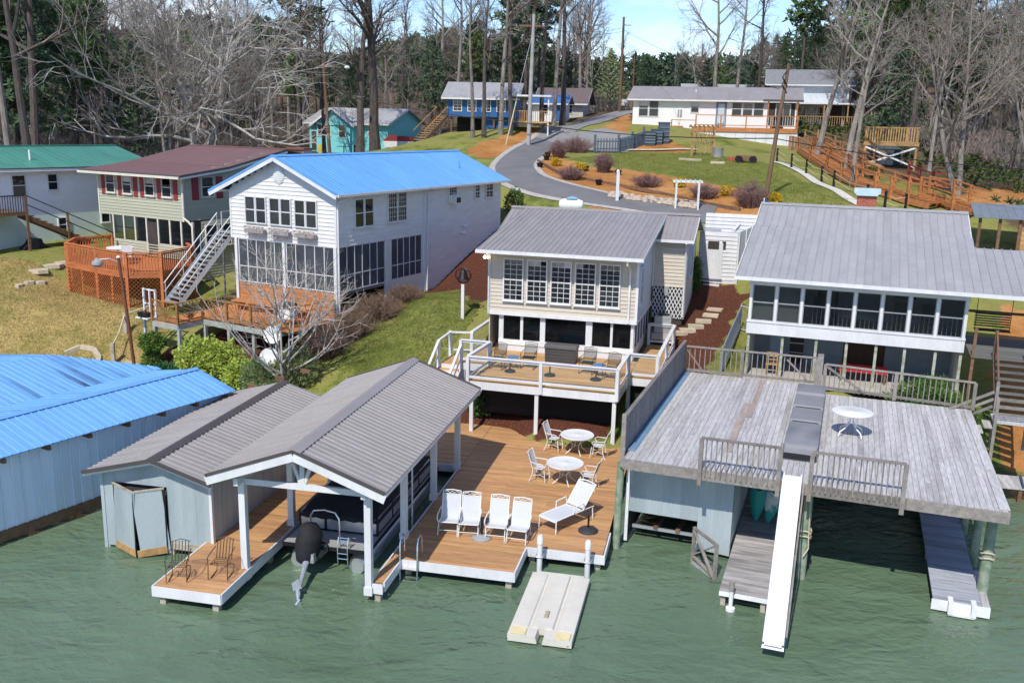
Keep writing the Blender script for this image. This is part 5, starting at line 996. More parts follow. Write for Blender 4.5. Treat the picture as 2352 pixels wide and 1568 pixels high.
# outdoor shower enclosure (white boards) behind the house
se = thing('shower_enclosure', 'white boarded outdoor enclosure with a door between the two houses', 'enclosure', (9.35, 47.4, 0), YH)
siding(se, white, (0, 0), (1.85, 0), 4.45, 6.85, .2, name='board'); siding(se, white, (.0, 3.2), (3.1, 3.2), 4.6, 7.5, .2, name='board'); pb('base_wall', white, se, -.02, 1.9, -.03, .1, 3.2, 4.42); pb('left_wall', vin_s, se, -.04, .0, 0.02, 3.2, 3.6, 6.85)
for a, m_ in ((0, white),): pbeam('right_wall', vin_s, se, (1.88, .02, 5.6), (3.1, 3.15, 5.9), .05, 2.6)
for k in range(5): pbeam('wall_post', white, se, (1.9+.3*k, .0+.78*k, 4.3), (1.9+.3*k, .0+.78*k, 6.95+.1*k), .07, .07)
pb('door', white, se, .25, 1.15, -.06, -.03, 4.5, 6.3); wd_ = pb('window_opening', inside_d, se, .4, .95, -.075, -.061, 6.0, 6.4); pb('window_opening', inside_d, se, 1.1, 1.28, -.04, -.03, 6.0, 6.4); pb('door_sill', mat('slate_sill', (.12, .14, .2), .6), se, .2, 1.2, -.09, -.03, 4.42, 4.5)
pbeam('shelf_brace', white, se, (.1, .5, 6.9), (.9, 1.4, 6.8), .1, .12); pbeam('shelf_brace', white, se, (1.6, .6, 6.9), (1.8, 1.8, 7.1), .15, .15)
for i in range(4): pb('step', white, se, .3, 1.1, -.32-.28*i, -.05-.28*i, 3.3, 4.25-.24*i)
pb('step_slab', stone, se, .0, 1.3, -1.9, -1.2, 3.2, 3.42)
ar = thing('garden_arbor', 'small white garden arbor behind the enclosure', 'arbor', g3(10.1, 56), R(-8))
for x in (-.65, .65):
    for y in (-.25, .25): pb('post', white, ar, x-.05, x+.05, y-.05, y+.05, -.4, 1.5)
for y in (-.28, .28): pb('top_beam', white, ar, -.85, .85, y-.03, y+.03, 1.5, 1.62)
for k in range(6): pb('top_slat', white, ar, -.7+.28*k-.02, -.7+.28*k+.02, -.4, .4, 1.62, 1.68)
pw = thing('white_post', 'white garden post standing above the grey roof ridge', 'post', g3(6.2, 58), 0); pb('shaft', white, pw, -.09, .09, -.09, .09, -.3, 1.75); MB().lathe([(.11, 0), (.11, .06), (.03, .16)], 8, (0, 0, 1.75)).build('cap', white, pw)
# ------------------------------------------------------------------ blue-roofed house
BO = Vector((-8.1292, 43, 0))
def Bw(x, y, z=0.): return loc2w(BO, YB, x, y, z)
bhs = thing('blue_roof_house', 'white sided house with bright blue metal roof and screened porch', 'house', BO, YB)
BX0, BXR, BZ, BE, BRZ = -6.45, -3.25, 6.2, 8.6, 10.22
gt_ = lambda z: (max(0, (z-BE-.05)/(BRZ-.12-BE)*(-BX0/2)), -BX0-max(0, (z-BE-.05)/(BRZ-.12-BE)*(-BX0/2)))
siding(bhs, vinyl_w, (BX0, 0), (0, 0), BZ, BRZ-.1, .19, trim=lambda z: gt_(z) if z > BE+.05 else (0, -BX0))
siding(bhs, vinyl_w, (.0, 0), (.0, 7.1), BZ, BE-.05, .19); siding(bhs, vinyl_w, (.02, 7.3), (.02, 15.2), 2.6, BE-.05, .19)
pb('core', inside, bhs, BX0+.02, -.02, .05, 15.1, BZ+.0, BE-.06); pb('rear_lower_core', stucco, bhs, BX0+.1, -.03, 7.3, 15.1, 2.4, BZ); pb('lower_side_wall', stucco, bhs, -.08, .01, 3.75, 7.2, 1.5, 4.15); pb('lower_pier', white, bhs, -.06, .03, 3.70, 4.18, 2.2, 6.2); pb('lower_pier', white, bhs, -.06, .03, 6.88, 7.25, 2.2, 6.2)
pb('left_side_wall', vinyl_w, bhs, BX0-.02, BX0, .0, 15.1, BZ, BE)
pb('corner_board', white, bhs, -.06, .05, -.045, .05, BZ, BE-.1); pb('corner_board', white, bhs, BX0-.05, BX0+.05, -.045, .02, BZ, BE-.1); MB().box(-.02, .12, 7.05, 7.34, 2.9, BE-.05).build('chase_board', white, bhs)
for x0 in (-5.46, -3.92, -2.38):
    for k in range(2): window(bhs, (x0+.68*k, 0), (1, 0), .66, 6.98, 8.27, .08, 1, (1, 1), .05, sill=False)
window(bhs, (0, 1.26), (0, 1), .74, 6.98, 8.34, .08, 1, (1, 1), .055); window(bhs, (0, 2.0), (0, 1), .74, 6.98, 8.34, .08, 1, (1, 1), .055)
window(bhs, (0, 3.88), (0, 1), .8, 7.03, 8.46, .08, 4, (3, 3), .045, mun=.016); window(bhs, (0, 4.69), (0, 1), .8, 7.03, 8.46, .08, 4, (3, 3), .045, mun=.016)
window(bhs, (.02, 9.37), (0, 1), .86, 8.0, 8.5, .08, 3, (3,), .05, mun=.016); window(bhs, (.02, 12.1), (0, 1), .58, 7.7, 8.5, .08, 2, (2, 2), .05, mun=.016); window(bhs, (.02, 13.34), (0, 1), .86, 7.68, 8.5, .08, 2, (2, 2), .05, mun=.016)
acw = MB().box(.03, .45, 9.5, 10.1, 7.62, 7.98).build('window_air_conditioner', white_old, bhs); pb('grille', black_m, acw, .455, .46, 9.62, 10.05, 7.66, 7.94)
MB().lathe([(.02, -.03), (.40, -.03), (.42, .0), (.33, .03), (.02, .03)], 8).build('gable_vent', white, bhs).matrix_basis = Matrix.LocRotScale(Vector((-3.3, -.05, 9.33)), Matrix.Rotation(R(90), 3, 'X').to_quaternion(), Vector((.85, 1.05, 1)))
for k in range(6): pb('vent_louvre', white_old, bhs, -3.55, -3.05, -.1, -.085, 9.1+.09*k, 9.14+.09*k)
roof_slope(bhs, roof_b, (.42, -.45, BE+.04), (.42, 15.65, BE+.04), (BXR, -.45, BRZ), .30, .012, .03); roof_slope(bhs, roof_b, (-7.42, -.45, BE-.2), (-7.42, 15.65, BE-.2), (BXR, -.45, BRZ), .30, .012, .03)
MB().prism([(BXR-.15, BRZ-.03), (BXR, BRZ+.05), (BXR+.15, BRZ-.03), (BXR, BRZ+.02)], 'y', -.47, 15.67).build('ridge_cap', roof_b, bhs)
for ex, ez in ((.42, BE+.04), (-7.42, BE-.2)): pbeam('rake_board', white, bhs, (ex, -.46, ez-.12), (BXR, -.46, BRZ-.12), .03, .22); pbeam('rake_trim', roof_b, bhs, (ex, -.48, ez+.02), (BXR, -.48, BRZ+.02), .03, .09)
pb('gutter', white, bhs, .425, .53, -.42, 15.6, BE-.08, BE+.03); pb('soffit', white, bhs, 0, .42, -.4, 15.6, BE-.1, BE-.07); pbeam('soffit', white, bhs, (-6.5, 7.6, BE-.1), (-7.4, 7.6, BE-.26), 16, .03, up=(0, 0, 1))
MB().tube([(.47, .5, BE-.05), (.3, .45, BE-.2), (.08, .12, BE-.35), (.07, .05, BE-.6), (.07, .05, 3.2)], .045, 8).build('downspout', white, bhs, True); MB().tube([(.47, 8.0, BE-.05), (.3, 7.6, BE-.15), (.17, 7.3, BE-.2), (.16, 7.2, 3.2)], .045, 8).build('downspout', white, bhs, True)
for y, z in ((11.0, 6.3), (10.8, 5.95)): MB().tube([(.0, y, z), (.22, y, z), (.26, y, z-.06)], .09, 8).build('wall_vent_hood', white_old, bhs, True)
MB().tube([(-1.2, 12.5, 9.2), (-1.2, 12.5, 9.75)], .05, 8).build('vent_pipe', roof_b, bhs)
# screened porch
pb('porch_floor', inside, bhs, BX0+.15, -.05, .08, 7.2, 3.92, 4.08); pb('porch_back_wall', mat('porch_wall_grey', (.30, .30, .29), .9), bhs, BX0+.15, -.05, 4.2, 4.3, 4.08, BZ)
for x in (-6.18, -3.14, -.06): pb('porch_post', white, bhs, x-.08, x+.08, -.07, .08, 2.3 if x < -6 else 3.3, BZ)
pb('tall_corner_post', white, bhs, -.14, .06, -.1, .07, 1.6, 3.3)
def screens(fn, n, z0, z1, zr, nrm):
    for i in range(n):
        a, c = fn(i/n), fn((i+1)/n); d = (c-a).normalized(); up = Vector((0, 0, 1))
        f = MB().beam(a+up*z0+d*.02, a+up*z1+d*.02, .045, .04, up=nrm).beam(a+up*(z0+.025), c+up*(z0+.025), .04, .05).beam(a+up*zr, c+up*zr, .04, .04).beam(a+up*(z1-.02), c+up*(z1-.02), .04, .04).build('screen_frame', white, bhs)
        for e0, e1 in ((z0+.05, zr-.02), (zr+.02, z1-.04)): pbeam('screen', screen, f, a+d*.045+up*((e0+e1)/2), c-d*.005+up*((e0+e1)/2), .006, e1-e0)
screens(lambda s: Vector((-6.05+2.85*s, -.0, 0)), 5, 4.08, BZ, 4.85, Vector((0, -1, 0))); screens(lambda s: Vector((-3.02+2.85*s, -.0, 0)), 5, 4.08, BZ, 4.85, Vector((0, -1, 0)))
screens(lambda s: Vector((-.0, .12+3.5*s, 0)), 6, 4.08, BZ, 4.85, Vector((1, 0, 0))); screens(lambda s: Vector((.0, 4.2+2.65*s, 0)), 5, 4.12, BZ, 4.85, Vector((1, 0, 0)))
for x in (-5, -4.2, -1.8): MB().box(x-.28, x+.28, 1.6, 2.1, 4.08, 4.5).box(x-.28, x+.28, 2.05, 2.15, 4.5, 5.0).build('porch_chair', white_old, bhs)
for k in range(8): pb('plank_skirt_board', deck_b, bhs, -6.05, -.12, -.03, .03, 2.86+.148*k, 3.0+.148*k)
for k, x0 in enumerate((-5.36, -3.8, -2.27)):
    px_ = thing('window_box', ('left', 'middle', 'right')[k]+' window box of dried lavender flowers under the white gable windows', 'planter', Bw(x0+.62, -.2, 6.6), YB, 'window boxes'); pb('trough', mat('grey_trough', (.33, .31, .31), .8), px_, -.6, .6, -.12, .12, -.05, .12); pb('rail', tan_w, px_, -.64, .64, -.14, -.12, .24, .27)
    b = MB(); rg = random.Random(k)
    for i in range(420):
        x = rg.uniform(-.62, .62); y = -rg.uniform(.0, .22); z = rg.uniform(-.22, .24); a = rg.uniform(0, 6.3); s_ = rg.uniform(.015, .035); b.add([(x, y, z), (x+s_*math.cos(a), y-.01, z+s_*math.sin(a)), (x-s_*.5*math.sin(a), y, z-s_*2)], [(0, 1, 2)])
    stuff(b.build('dried_flowers', mat('dried_lavender', (.20, .16, .17), .9, col2=(.36, .32, .20), edge=(.5, .7), scale=5), px_))
    for i in range(9): x = -.55+.14*i; MB().lathe([(.0, 0), (.05, .02), (.0, .05)], 6, (x, -.1, .2+.03*(i % 2))).build('blossom', yellow_l, px_)
# ------------------------------------------------------------------ front deck of the blue-roofed house
bd = thing('sunburst_deck', 'redwood stained deck with sunburst railings below the screened porch', 'deck', BO, YB)
planks_x(bd, deck_b, -6.6, -5.1, -4.85, .5, 2.85, .15); planks_x(bd, deck_b, -5.09, .1, -3.3, -.1, 2.85, .15)
dp = [(-6.75, -4.85), (-5.1, -4.88), (-5.15, -3.35), (-.6, -3.5), (.1, -.2)]
for p, q in zip(dp, dp[1:]): pbeam('rim_beam', mat('pale_green_grey_rim', (.36, .38, .34), .8, var=.15), bd, (*p, 2.70), (*q, 2.70), .05, .24)
ends = [(-6.75, -4.85), (-5.1, -4.88), (-5.15, -3.35), (-3.6, -3.4), (-2.1, -3.45), (-.6, -3.5), (.05, -.3)]
sb = wood('brown_stain_rail', (.30, .14, .05), YB, rnd=.12)
for e in ends:
    pb('rail_post', sb, bd, e[0]-.05, e[0]+.05, e[1]-.05, e[1]+.05, 2.85, 3.82)
for p, q in zip(ends, ends[1:]):
    p, q = Vector((*p, 2.85)), Vector((*q, 2.85)); up = lambda h: Vector((0, 0, h)); pbeam('top_rail', sb, bd, p+up(.95), q+up(.95), .12, .04); pbeam('bottom_rail', sb, bd, p+up(.1), q+up(.1), .05, .06)
    m_ = p.lerp(q, .5)+up(.12); pb('sunburst_hub', sb, bd, m_.x-.06, m_.x+.06, m_.y-.03, m_.y+.03, 2.95, 3.1)
    for s, h in ((.03, .55), (.03, .9), (.22, .9), (.38, .9), (.5, .9), (.62, .9), (.78, .9), (.97, .9), (.97, .55)): pbeam('sunburst_ray', sb, bd, m_, p.lerp(q, s)+up(h), .025, .03)
for x, y in ((-6.7, -4.8), (-5.12, -4.82), (-5.1, -3.3), (-3.6, -3.3), (-2.1, -3.3), (-.65, -3.4), (-6.6, -1), (0, -.3)):
    w_ = Bw(x, y); pb('support_post', mat('pale_green_grey_rim', (.36, .38, .34)), bd, x-.07, x+.07, y-.06, y+.08, hgt(w_.x, w_.y)-.3, 2.6)
bq = MB(); pb('bench_seat', deck_b, bd, -5.55, -.9, -1.15, -.75, 3.3, 3.36); pb('bench_seat', deck_b, bd, -5.55, -.9, -.745, -.35, 3.3, 3.36)
for x in (-5.3, -4.4, -3.5, -2.6, -1.7): pb('bench_leg', deck_b, bd, x-.04, x+.04, -1.0, -.5, 2.87, 3.3)
# metal stairs to the upper floor
ms = thing('metal_stairs', 'galvanised steel staircase climbing to the upper floor of the white house', 'stairs', BO, YB)
S0, S1 = Vector((-8.97, -1.72, 2.85)), Vector((-7.50, .58, 6.25)); n_ = 17; side = Vector((1, -.06, 0)).normalized()*.46
dr_ = (S1-S0); hz_ = Vector((dr_.x, dr_.y, 0)).normalized(); sd_ = Vector((.62, -.12, 0))
for i in range(n_):
    c = S0.lerp(S1, (i+.5)/n_); pbeam('tread', steel, ms, c-sd_, c+sd_, .24, .03)
for s in (-1, 1):
    pbeam('stringer', steel, ms, S0+sd_*s, S1+sd_*s, .04, .2)
    for h in (.55, .98): MB().tube([S0+sd_*s+Vector((0, 0, h)), S1+sd_*s+Vector((0, 0, h))], .026, 8).build('handrail', wmetal if h > .6 else steel, ms, True)
    for f in (.02, .35, .68, .99): q = S0.lerp(S1, f)+sd_*s; pcyl('baluster', steel, ms, q, q+Vector((0, 0, .98)), .024)
pb('landing', steel, ms, -7.9, -6.5, .6, 1.9, 6.28, 6.34); 
for y in (.7, 1.85): pb('landing_post', steel, ms, -7.85, -7.78, y-.03, y+.03, 2.2, 7.3)
MB().tube([(-7.82, .7, 7.28), (-7.82, 1.85, 7.28), (-6.5, 1.85, 7.28)], .026, 8).build('landing_rail', steel, ms); 
st2 = thing('timber_steps', 'old dark timber steps under the steel staircase', 'steps', Bw(-7.35, .2, 0), YB)
for i in range(7): pb('tread', brown_w, st2, -.5+.1*i, .5+.1*i, .3*i-1.2, .3*i-.9, 2.2+.22*i, 2.28+.22*i); pb('riser', brown_w, st2, -.5+.1*i, .5+.1*i, .3*i-.95, .3*i-.92, 2.1+.22*i, 2.2+.22*i)
pt = thing('potting_shelf', 'white framed potting shelf with black planter beside the sunburst deck', 'shelf', Bw(-7.15, -4.75, 0), YB)
pb('shelf_board', white_old, pt, -.5, .3, -.3, .3, 2.88, 2.94)
for x in (-.48, .28): pb('post', white_old, pt, x-.04, x+.04, .2, .28, 2.9, 4.2); pb('support_post', mat('pale_blue_post', (.48, .56, .60), .7), pt, x-.05, x+.05, .15, .25, .6, 2.9)
for z in (3.5, 4.15): pb('rail', white_old, pt, -.5, .3, .2, .26, z-.03, z+.03)
pb('mid_post', white_old, pt, -.12, -.06, .2, .26, 2.9, 4.15)
pn = thing('black_planter', 'black plastic planter box on the white potting shelf', 'planter', Bw(-7.25, -4.85, 2.94), YB); MB().prism([(-.27, 0), (.27, 0), (.33, .22), (-.33, .22)], 'y', -.15, .15).build('box', black_m, pn); pb('red_stem', mat('dull_red_stem', (.25, .06, .05), .8), pn, .02, .1, -.05, .05, .22, .34)
gr_ = thing('kettle_grill', 'white lidded grill cart on the sunburst deck', 'grill', Bw(-1.0, -2.3, 2.85), YB); pb('cart', white_old, gr_, -.35, .35, -.25, .25, .35, .8); MB().prism([(-.27, .8), (.27, .8), (.24, 1.0), (.1, 1.08), (-.1, 1.08), (-.24, 1.0)], 'x', -.38, .38).build('lid', charcoal, gr_)
for x in (-.3, .3):
    for y in (-.2, .2): pb('leg', black_m, gr_, x-.02, x+.02, y-.02, y+.02, 0, .36)
# ------------------------------------------------------------------ olive house with octagonal deck
OO = Vector((-17.692, 50.552, 0))
def Ow(x, y, z=0.): return loc2w(OO, YO, x, y, z)
oh = thing('olive_house', 'olive sided house with maroon metal roof and dark red shutters', 'house', OO, YO)
siding(oh, vinyl_o, (-6.95, 0), (0, 0), 6.4, 8.72, .165); siding(oh, vinyl_o, (0, 0), (0, 9), 6.4, 8.72, .165); siding(oh, vinyl_o, (-5.9, .0), (.65, .0), 4.3, 5.06, .165); siding(oh, vinyl_o, (.62, .6), (.62, 9), 3.2, 6.4, .15)
pb('core', inside, oh, -6.93, -.02, .05, 9, 6.4, 8.75); pb('lower_core', inside, oh, -5.88, .6, 1.6, 9, 3.2, 6.4); pb('corner_board', mat('cream_trim', (.62, .60, .52), .6), oh, -.06, .05, -.05, .05, 6.38, 8.7); pb('corner_board', mat('cream_trim', (.62, .60, .52)), oh, -7.0, -6.9, -.05, .05, 6.38, 8.7)
cm = MATS['cream_trim']
for i, x in enumerate((-6.2, -4.78, -2.92, -1.55)):
    window(oh, (x, 0), (1, 0), .78, 7.62, 8.68, .08, 1, (1, 1), .05, fm=cm, blind_to=.35); pb('shutter', shutter, oh, x-.42, x-.1, -.06, -.02, 7.5, 8.68)
    if i in (1, 3): pb('shutter', shutter, oh, x+.88, x+1.2, -.06, -.02, 7.5, 8.68)
window(oh, (0, 1.2), (0, 1), .9, 7.62, 8.72, .08, 1, (1, 1), .05, fm=cm, blind_to=.4)
for y in (.6, 2.3): pb('shutter', shutter, oh, .02, .06, y-.0, y+.45, 7.5, 8.7)
lwx = (-5.85, -4.95, -4.0, -3.05, -2.1, -1.15, -.25, .62)
for i in range(7):
    a, c = lwx[i], lwx[i+1]; pb('lower_mullion', cm, oh, a-.05, a+.05, -.03, .06, 4.3 if i == 3 else 5.06, 6.4); f_ = MB().box(a+.05, c-.05, .0, .04, 5.06, 5.1).box(a+.05, c-.05, .0, .04, 5.72, 5.76).box(a+.05, c-.05, 0, .04, 6.36, 6.4).build('porch_window', black_m, oh)
    for z0, z1 in ((5.1, 5.72), (5.76, 6.36)): pb('pane', glass_t, f_, a+.055, c-.055, .015, .025, z0, z1)
pb('lower_corner', cm, oh, .57, .67, -.03, .08, 3.6, 6.4); pb('porch_floor', inside_d, oh, -5.85, .6, .05, 1.6, 4.2, 4.3); pb('porch_door', inside_d, oh, -2.95, -2.2, -.025, -.005, 4.35, 6.2)
for k in range(3): window(oh, (.62, .8+.95*k), (0, 1), .9, 5.0, 6.2, .08, 1, (1, 1), .05, fm=cm)
roof_slope(oh, roof_m, (-7.7, -.65, 8.86), (.6, -.65, 8.86), (-7.7, 2.85, 9.22), .3, .012, .03); roof_slope(oh, roof_m, (-7.7, 2.84, 9.24), (.6, 2.84, 9.24), (-7.7, 7.3, 10.1), .3, .012, .03); roof_slope(oh, roof_m, (-7.7, 12.6, 9.1), (.6, 12.6, 9.1), (-7.7, 7.3, 10.1), .3, .012, .03)
pbeam('ridge_cap', roof_m, oh, (-7.7, 7.3, 10.12), (.6, 7.3, 10.12), .25, .05); siding(oh, vinyl_o, (0, 0.5), (0, 12), 8.72, 9.9, .16, trim=lambda z: (max(0, (z-8.85)*5.4), 11.5-max(0, (z-8.85)*5)))
pbeam('fascia', trim_dk, oh, (-7.7, -.67, 8.83), (.62, -.67, 8.83), .03, .1); pb('gutter', cm, oh, -7.7, .62, -.78, -.68, 8.68, 8.8); pbeam('fascia', trim_dk, oh, (.62, -.6, 8.83), (.62, 2.85, 9.19), .03, .12); pbeam('fascia', trim_dk, oh, (.62, 2.85, 9.2), (.62, 7.3, 10.07), .03, .12); pbeam('rake_board', cm, oh, (.61, -.6, 8.72), (.61, 2.85, 9.08), .03, .12); pbeam('rake_board', cm, oh, (.61, 2.85, 9.08), (.61, 7.3, 9.95), .03, .12); pb('soffit', cm, oh, -7.65, .55, -.6, 0, 8.72, 8.76)
MB().tube([(.5, -.7, 8.7), (.3, -.3, 8.55), (.1, -.1, 8.4), (.1, -.1, 6.6), (.5, -.12, 6.4), (.72, -.1, 6.2), (.72, -.1, 4.2)], .06, 8).build('downspout', cm, oh, True)
chm = thing('chimney', 'low brown brick chimney on the maroon roof', 'chimney', Ow(-1.3, 10.4, 0), YO); pb('core', mortar, chm, -.62, .62, -.4, .4, 8, 10.0); pb('cap', brick_d, chm, -.75, .75, -.5, .5, 10.0, 10.12)
for r_ in range(9):
    for k in range(6): x0 = -.64+k*.215-(.1 if r_ % 2 else 0); pb('brick', brick_d, chm, max(x0, -.64), min(x0+.2, .64), -.43, -.40, 9.2+r_*.09, 9.275+r_*.09)
od = thing('octagon_deck', 'red stained octagonal deck with lattice skirt below the olive house', 'deck', (0, 0, 4.3), 0)
op = [(-22.7, 53.0), (-24.0, 51.3), (-23.5, 49.2), (-21.2, 47.45), (-19.1, 46.05), (-17.55, 46.5), (-16.75, 48.9), (-17.5, 50.2)]
cxy = (sum(p[0] for p in op)/8, sum(p[1] for p in op)/8)
ys0 = min(p[1] for p in op); ys1 = max(p[1] for p in op)
for i in range(50):
    y = ys0+.02+i*.148
    if y > ys1-.1: break
    xs = []
    for (x0, y0), (x1, y1) in zip(op, op[1:]+op[:1]):
        if (y0 > y+.07) != (y1 > y+.07): xs.append(x0+(x1-x0)*(y+.07-y0)/(y1-y0))
    if len(xs) >= 2: pb('plank', red_oct, od, min(xs), max(xs), y, y+.142, -.04, 0)
for (p, q) in zip(op, op[1:]):
    p, q = Vector((*p, 0)), Vector((*q, 0)); up = lambda h: Vector((0, 0, h)); pbeam('top_rail', red_oct, od, p+up(1.0), q+up(1.0), .14, .05); pbeam('sub_rail', red_oct, od, p+up(.9), q+up(.9), .04, .08); pbeam('rim_beam', red_oct, od, p+up(-.12), q+up(-.12), .05, .3)
    balusters(od, red_oct, p, q, -.05, .93, .15, .045)
    zg = min(hgt(p.x, p.y), hgt(q.x, q.y))-4.3
    pb('corner_post', red_oct, od, p.x-.07, p.x+.07, p.y-.07, p.y+.07, hgt(p.x, p.y)-4.5, 1.02)
    d = (q-p).normalized(); nn_ = max(1, round((q-p).length/1.25))
    for k in range(nn_):
        a, c = p.lerp(q, k/nn_), p.lerp(q, (k+1)/nn_); ln = (c-a).length; h0 = -.27; hb = min(hgt(a.x, a.y), hgt(c.x, c.y))-4.3
        if k: pbeam('skirt_post', red_oct, od, a+up(hb-.1), a+up(-.2), .09, .09)
        lt = MB(); H_ = h0-hb; nrm = d.cross(Vector((0, 0, 1))); st_ = .2; kk = int((ln+H_)/st_)+1
        for sg in (1, -1):
            for j in range(-kk, kk+1):
                s0 = j*st_; s1 = s0+sg*H_; t0, t1 = 0., 1.
                for bnd in ((0, 1), (ln, -1)):
                    f0 = (s0-bnd[0])*bnd[1]; f1 = (s1-bnd[0])*bnd[1]
                    if f0 < 0 and f1 < 0: t0, t1 = 1., 0.; break
                    if f0 < 0: t0 = max(t0, f0/(f0-f1))
                    if f1 < 0: t1 = min(t1, f0/(f0-f1))
                if t1-t0 < .02: continue
                P_ = lambda t_: a+d*(s0+(s1-s0)*t_)+up(hb+H_*t_)+nrm*(.03+(.012 if sg > 0 else 0)); lt.beam(P_(t0), P_(t1), .01, .035, up=nrm)
        if lt.v: stuff(lt.build('lattice_panel', red_oct, od))
tb2 = thing('patio_table', 'pale patio table on the red octagonal deck', 'table', (-21.0, 50.0, 4.3), 0); MB().lathe([(.7, .68), (.7, .72)], 24).build('top', white_old, tb2)
for k in range(4): a = k*1.571; pcyl('leg', wmetal, tb2, (.5*math.cos(a), .5*math.sin(a), 0), (.5*math.cos(a), .5*math.sin(a), .68), .02)
tch = thing('patio_chair', 'white patio chair beside the octagon deck table', 'chair', (-20.2, 48.9, 4.3), .4)
pb('seat', white, tch, -.25, .25, -.25, .25, .4, .43); pb('back', white, tch, -.25, .25, .22, .25, .43, .95)
for x in (-.22, .22):
    for y in (-.22, .22): pb('leg', white, tch, x-.02, x+.02, y-.02, y+.02, 0, .4)
# ------------------------------------------------------------------ green-roofed house at the left edge
gd = Vector((math.cos(R(52)), math.sin(R(52)), 0)); GO = Vector((-29.1, 54.0, 0))-gd*10.08
gh = thing('green_roof_house', 'white house with green metal roof and outside stairs at the left edge', 'house', GO, R(52))
gl = 19.2
siding(gh, vinyl_g, (0, 0), (gl, 0), 6.1, 8.7, .2); pb('core', inside, gh, 0, gl, .05, 8, 3.5, 8.7); pb('lower_wall', mint, gh, 0, gl, -.05, .1, 3.0, 6.1); pb('eave_board', white, gh, -.5, gl+.4, -.6, -.52, 8.6, 8.75); pb('eave_dark_trim', trim_dk, gh, -.5, gl+.4, -.62, -.5, 8.75, 8.81); pb('soffit', white, gh, -.4, gl+.3, -.52, 0, 8.62, 8.66)  # dark trim strip along the lower edge of the roof
roof_slope(gh, roof_gr, (-.5, -.62, 8.8), (gl+.4, -.62, 8.8), (-.5, 4.5, 9.85), .45, .012, .03); roof_slope(gh, roof_gr, (-.5, 9.4, 8.8), (gl+.4, 9.4, 8.8), (-.5, 4.5, 9.85), .45, .012, .03); pbeam('ridge_cap', roof_gr, gh, (-.5, 4.5, 9.88), (gl+.4, 4.5, 9.88), .3, .06)
MB().prism([(0, 8.7), (8, 8.7), (4.5, 9.75)], 'x', gl-.1, gl).build('gable', vinyl_w, gh)
window(gh, (10.55, 0), (1, 0), .8, 7.2, 8.4, .08, 1, (1, 1), .05); window(gh, (12.6, 0), (1, 0), .62, 7.45, 8.42, .08, 1, (1, 1), .05); window(gh, (15.7, -.05), (1, 0), .6, 5.35, 5.95, .08, 1, (1,), .05); window(gh, (13.0, -.05), (1, 0), .55, 4.95, 5.85, .08, 1, (1, 1), .05)
MB().tube([(12.3, 1.2, 9.1), (12.3, 1.2, 9.75)], .06, 8).build('vent_pipe', white_old, gh)
gs = thing('porch_stairs', 'dark timber balcony and stairs on the green-roofed house', 'stairs', GO, R(52))
pb('balcony_floor', brown_w, gs, 5, 10.3, -2.13, -.1, 6.3, 6.46)
pbeam('top_rail', black_m, gs, (5, -2.13, 7.4), (10.3, -2.13, 7.4), .08, .06); balusters(gs, black_m, (5, -2.13), (10.3, -2.13), 6.46, 7.38, .14, .03)
for x in (5.2, 10.3): pb('post', brown_w, gs, x-.06, x+.06, -2.19, -2.07, 3.6, 7.4)
for i in range(14): pb('tread', brown_w, gs, 10.35+.36*i, 10.72+.36*i, -2.08, -1.0, 6.25-.18*i-.05, 6.25-.18*i)
for y in (-2.1, -1.0): pbeam('stringer', brown_w, gs, (10.3, y, 6.2), (15.3, y, 3.75), .05, .24)
for h in (.95, .45): pbeam('hand_rail', black_m, gs, (10.3, -2.13, 6.46+h), (15.3, -2.13, 4.0+h), .06, .05)
for x, z in ((12.6, 5.35), (15.3, 4.0)): pb('post', brown_w, gs, x-.05, x+.05, -2.18, -2.08, 3.4, z+1.0)
pa = struct(MB().prism([(-33, 47.5), (-28.2, 50.6), (-25.0, 53.4), (-25.6, 55.4), (-28.4, 53.0), (-34, 51)], 'z', 3.2, 3.85).build('patio', conc))
gp = thing('stone_planter', 'grey trough of grassy plants beside the mint wall', 'planter', (-29.6, 52.2, 3.85), R(52)); pb('trough', conc, gp, -.7, .7, -.25, .25, 0, .35)
bg = MB(); rg = random.Random(5)
for i in range(140): x, y = rg.uniform(-.65, .65), rg.uniform(-.2, .2); a = rg.uniform(0, 6.3); bg.add([(x, y, .33), (x+.015, y, .33), (x+.2*math.cos(a), y+.2*math.sin(a), .33+rg.uniform(.15, .4))], [(0, 1, 2)])
stuff(bg.build('grassy_leaves', fern_l, gp))
cg = thing('covered_grill', 'grill under a black cover below the stairs', 'grill', (-27.4, 53.6, 3.85), R(52)); b = MB().prism([(-.75, 0), (.75, 0), (.7, .55), (.4, .75), (.3, 1.05), (-.2, 1.1), (-.4, .8), (-.7, .6)], 'y', -.3, .3); b.build('cover', black_c, cg)
for i, (u, v) in enumerate(((143, 605), (120, 611), (88, 622), (68, 650), (92, 650), (45, 657))):
    p = drop(u, v, 40); r_ = random.Random(i); s = thing('stepping_slab', ['pale slab nearest the octagon deck', 'second pale slab from the octagon deck', 'large pale slab at the patio corner', 'small slab in the grass below the patio', 'small slab right of the patio corner in the grass', 'lowest small slab in the left lawn'][i], 'stone', p, r_.uniform(0, 3), 'pale slabs by the left patio')
    w_ = (.55, .6, .65, .3, .3, .3)[i]; MB().prism([(w_*math.cos(k*1.05+.2*r_.random()), w_*.7*math.sin(k*1.05)) for k in range(6)], 'z', -.1, .1).build('slab', stone, s)
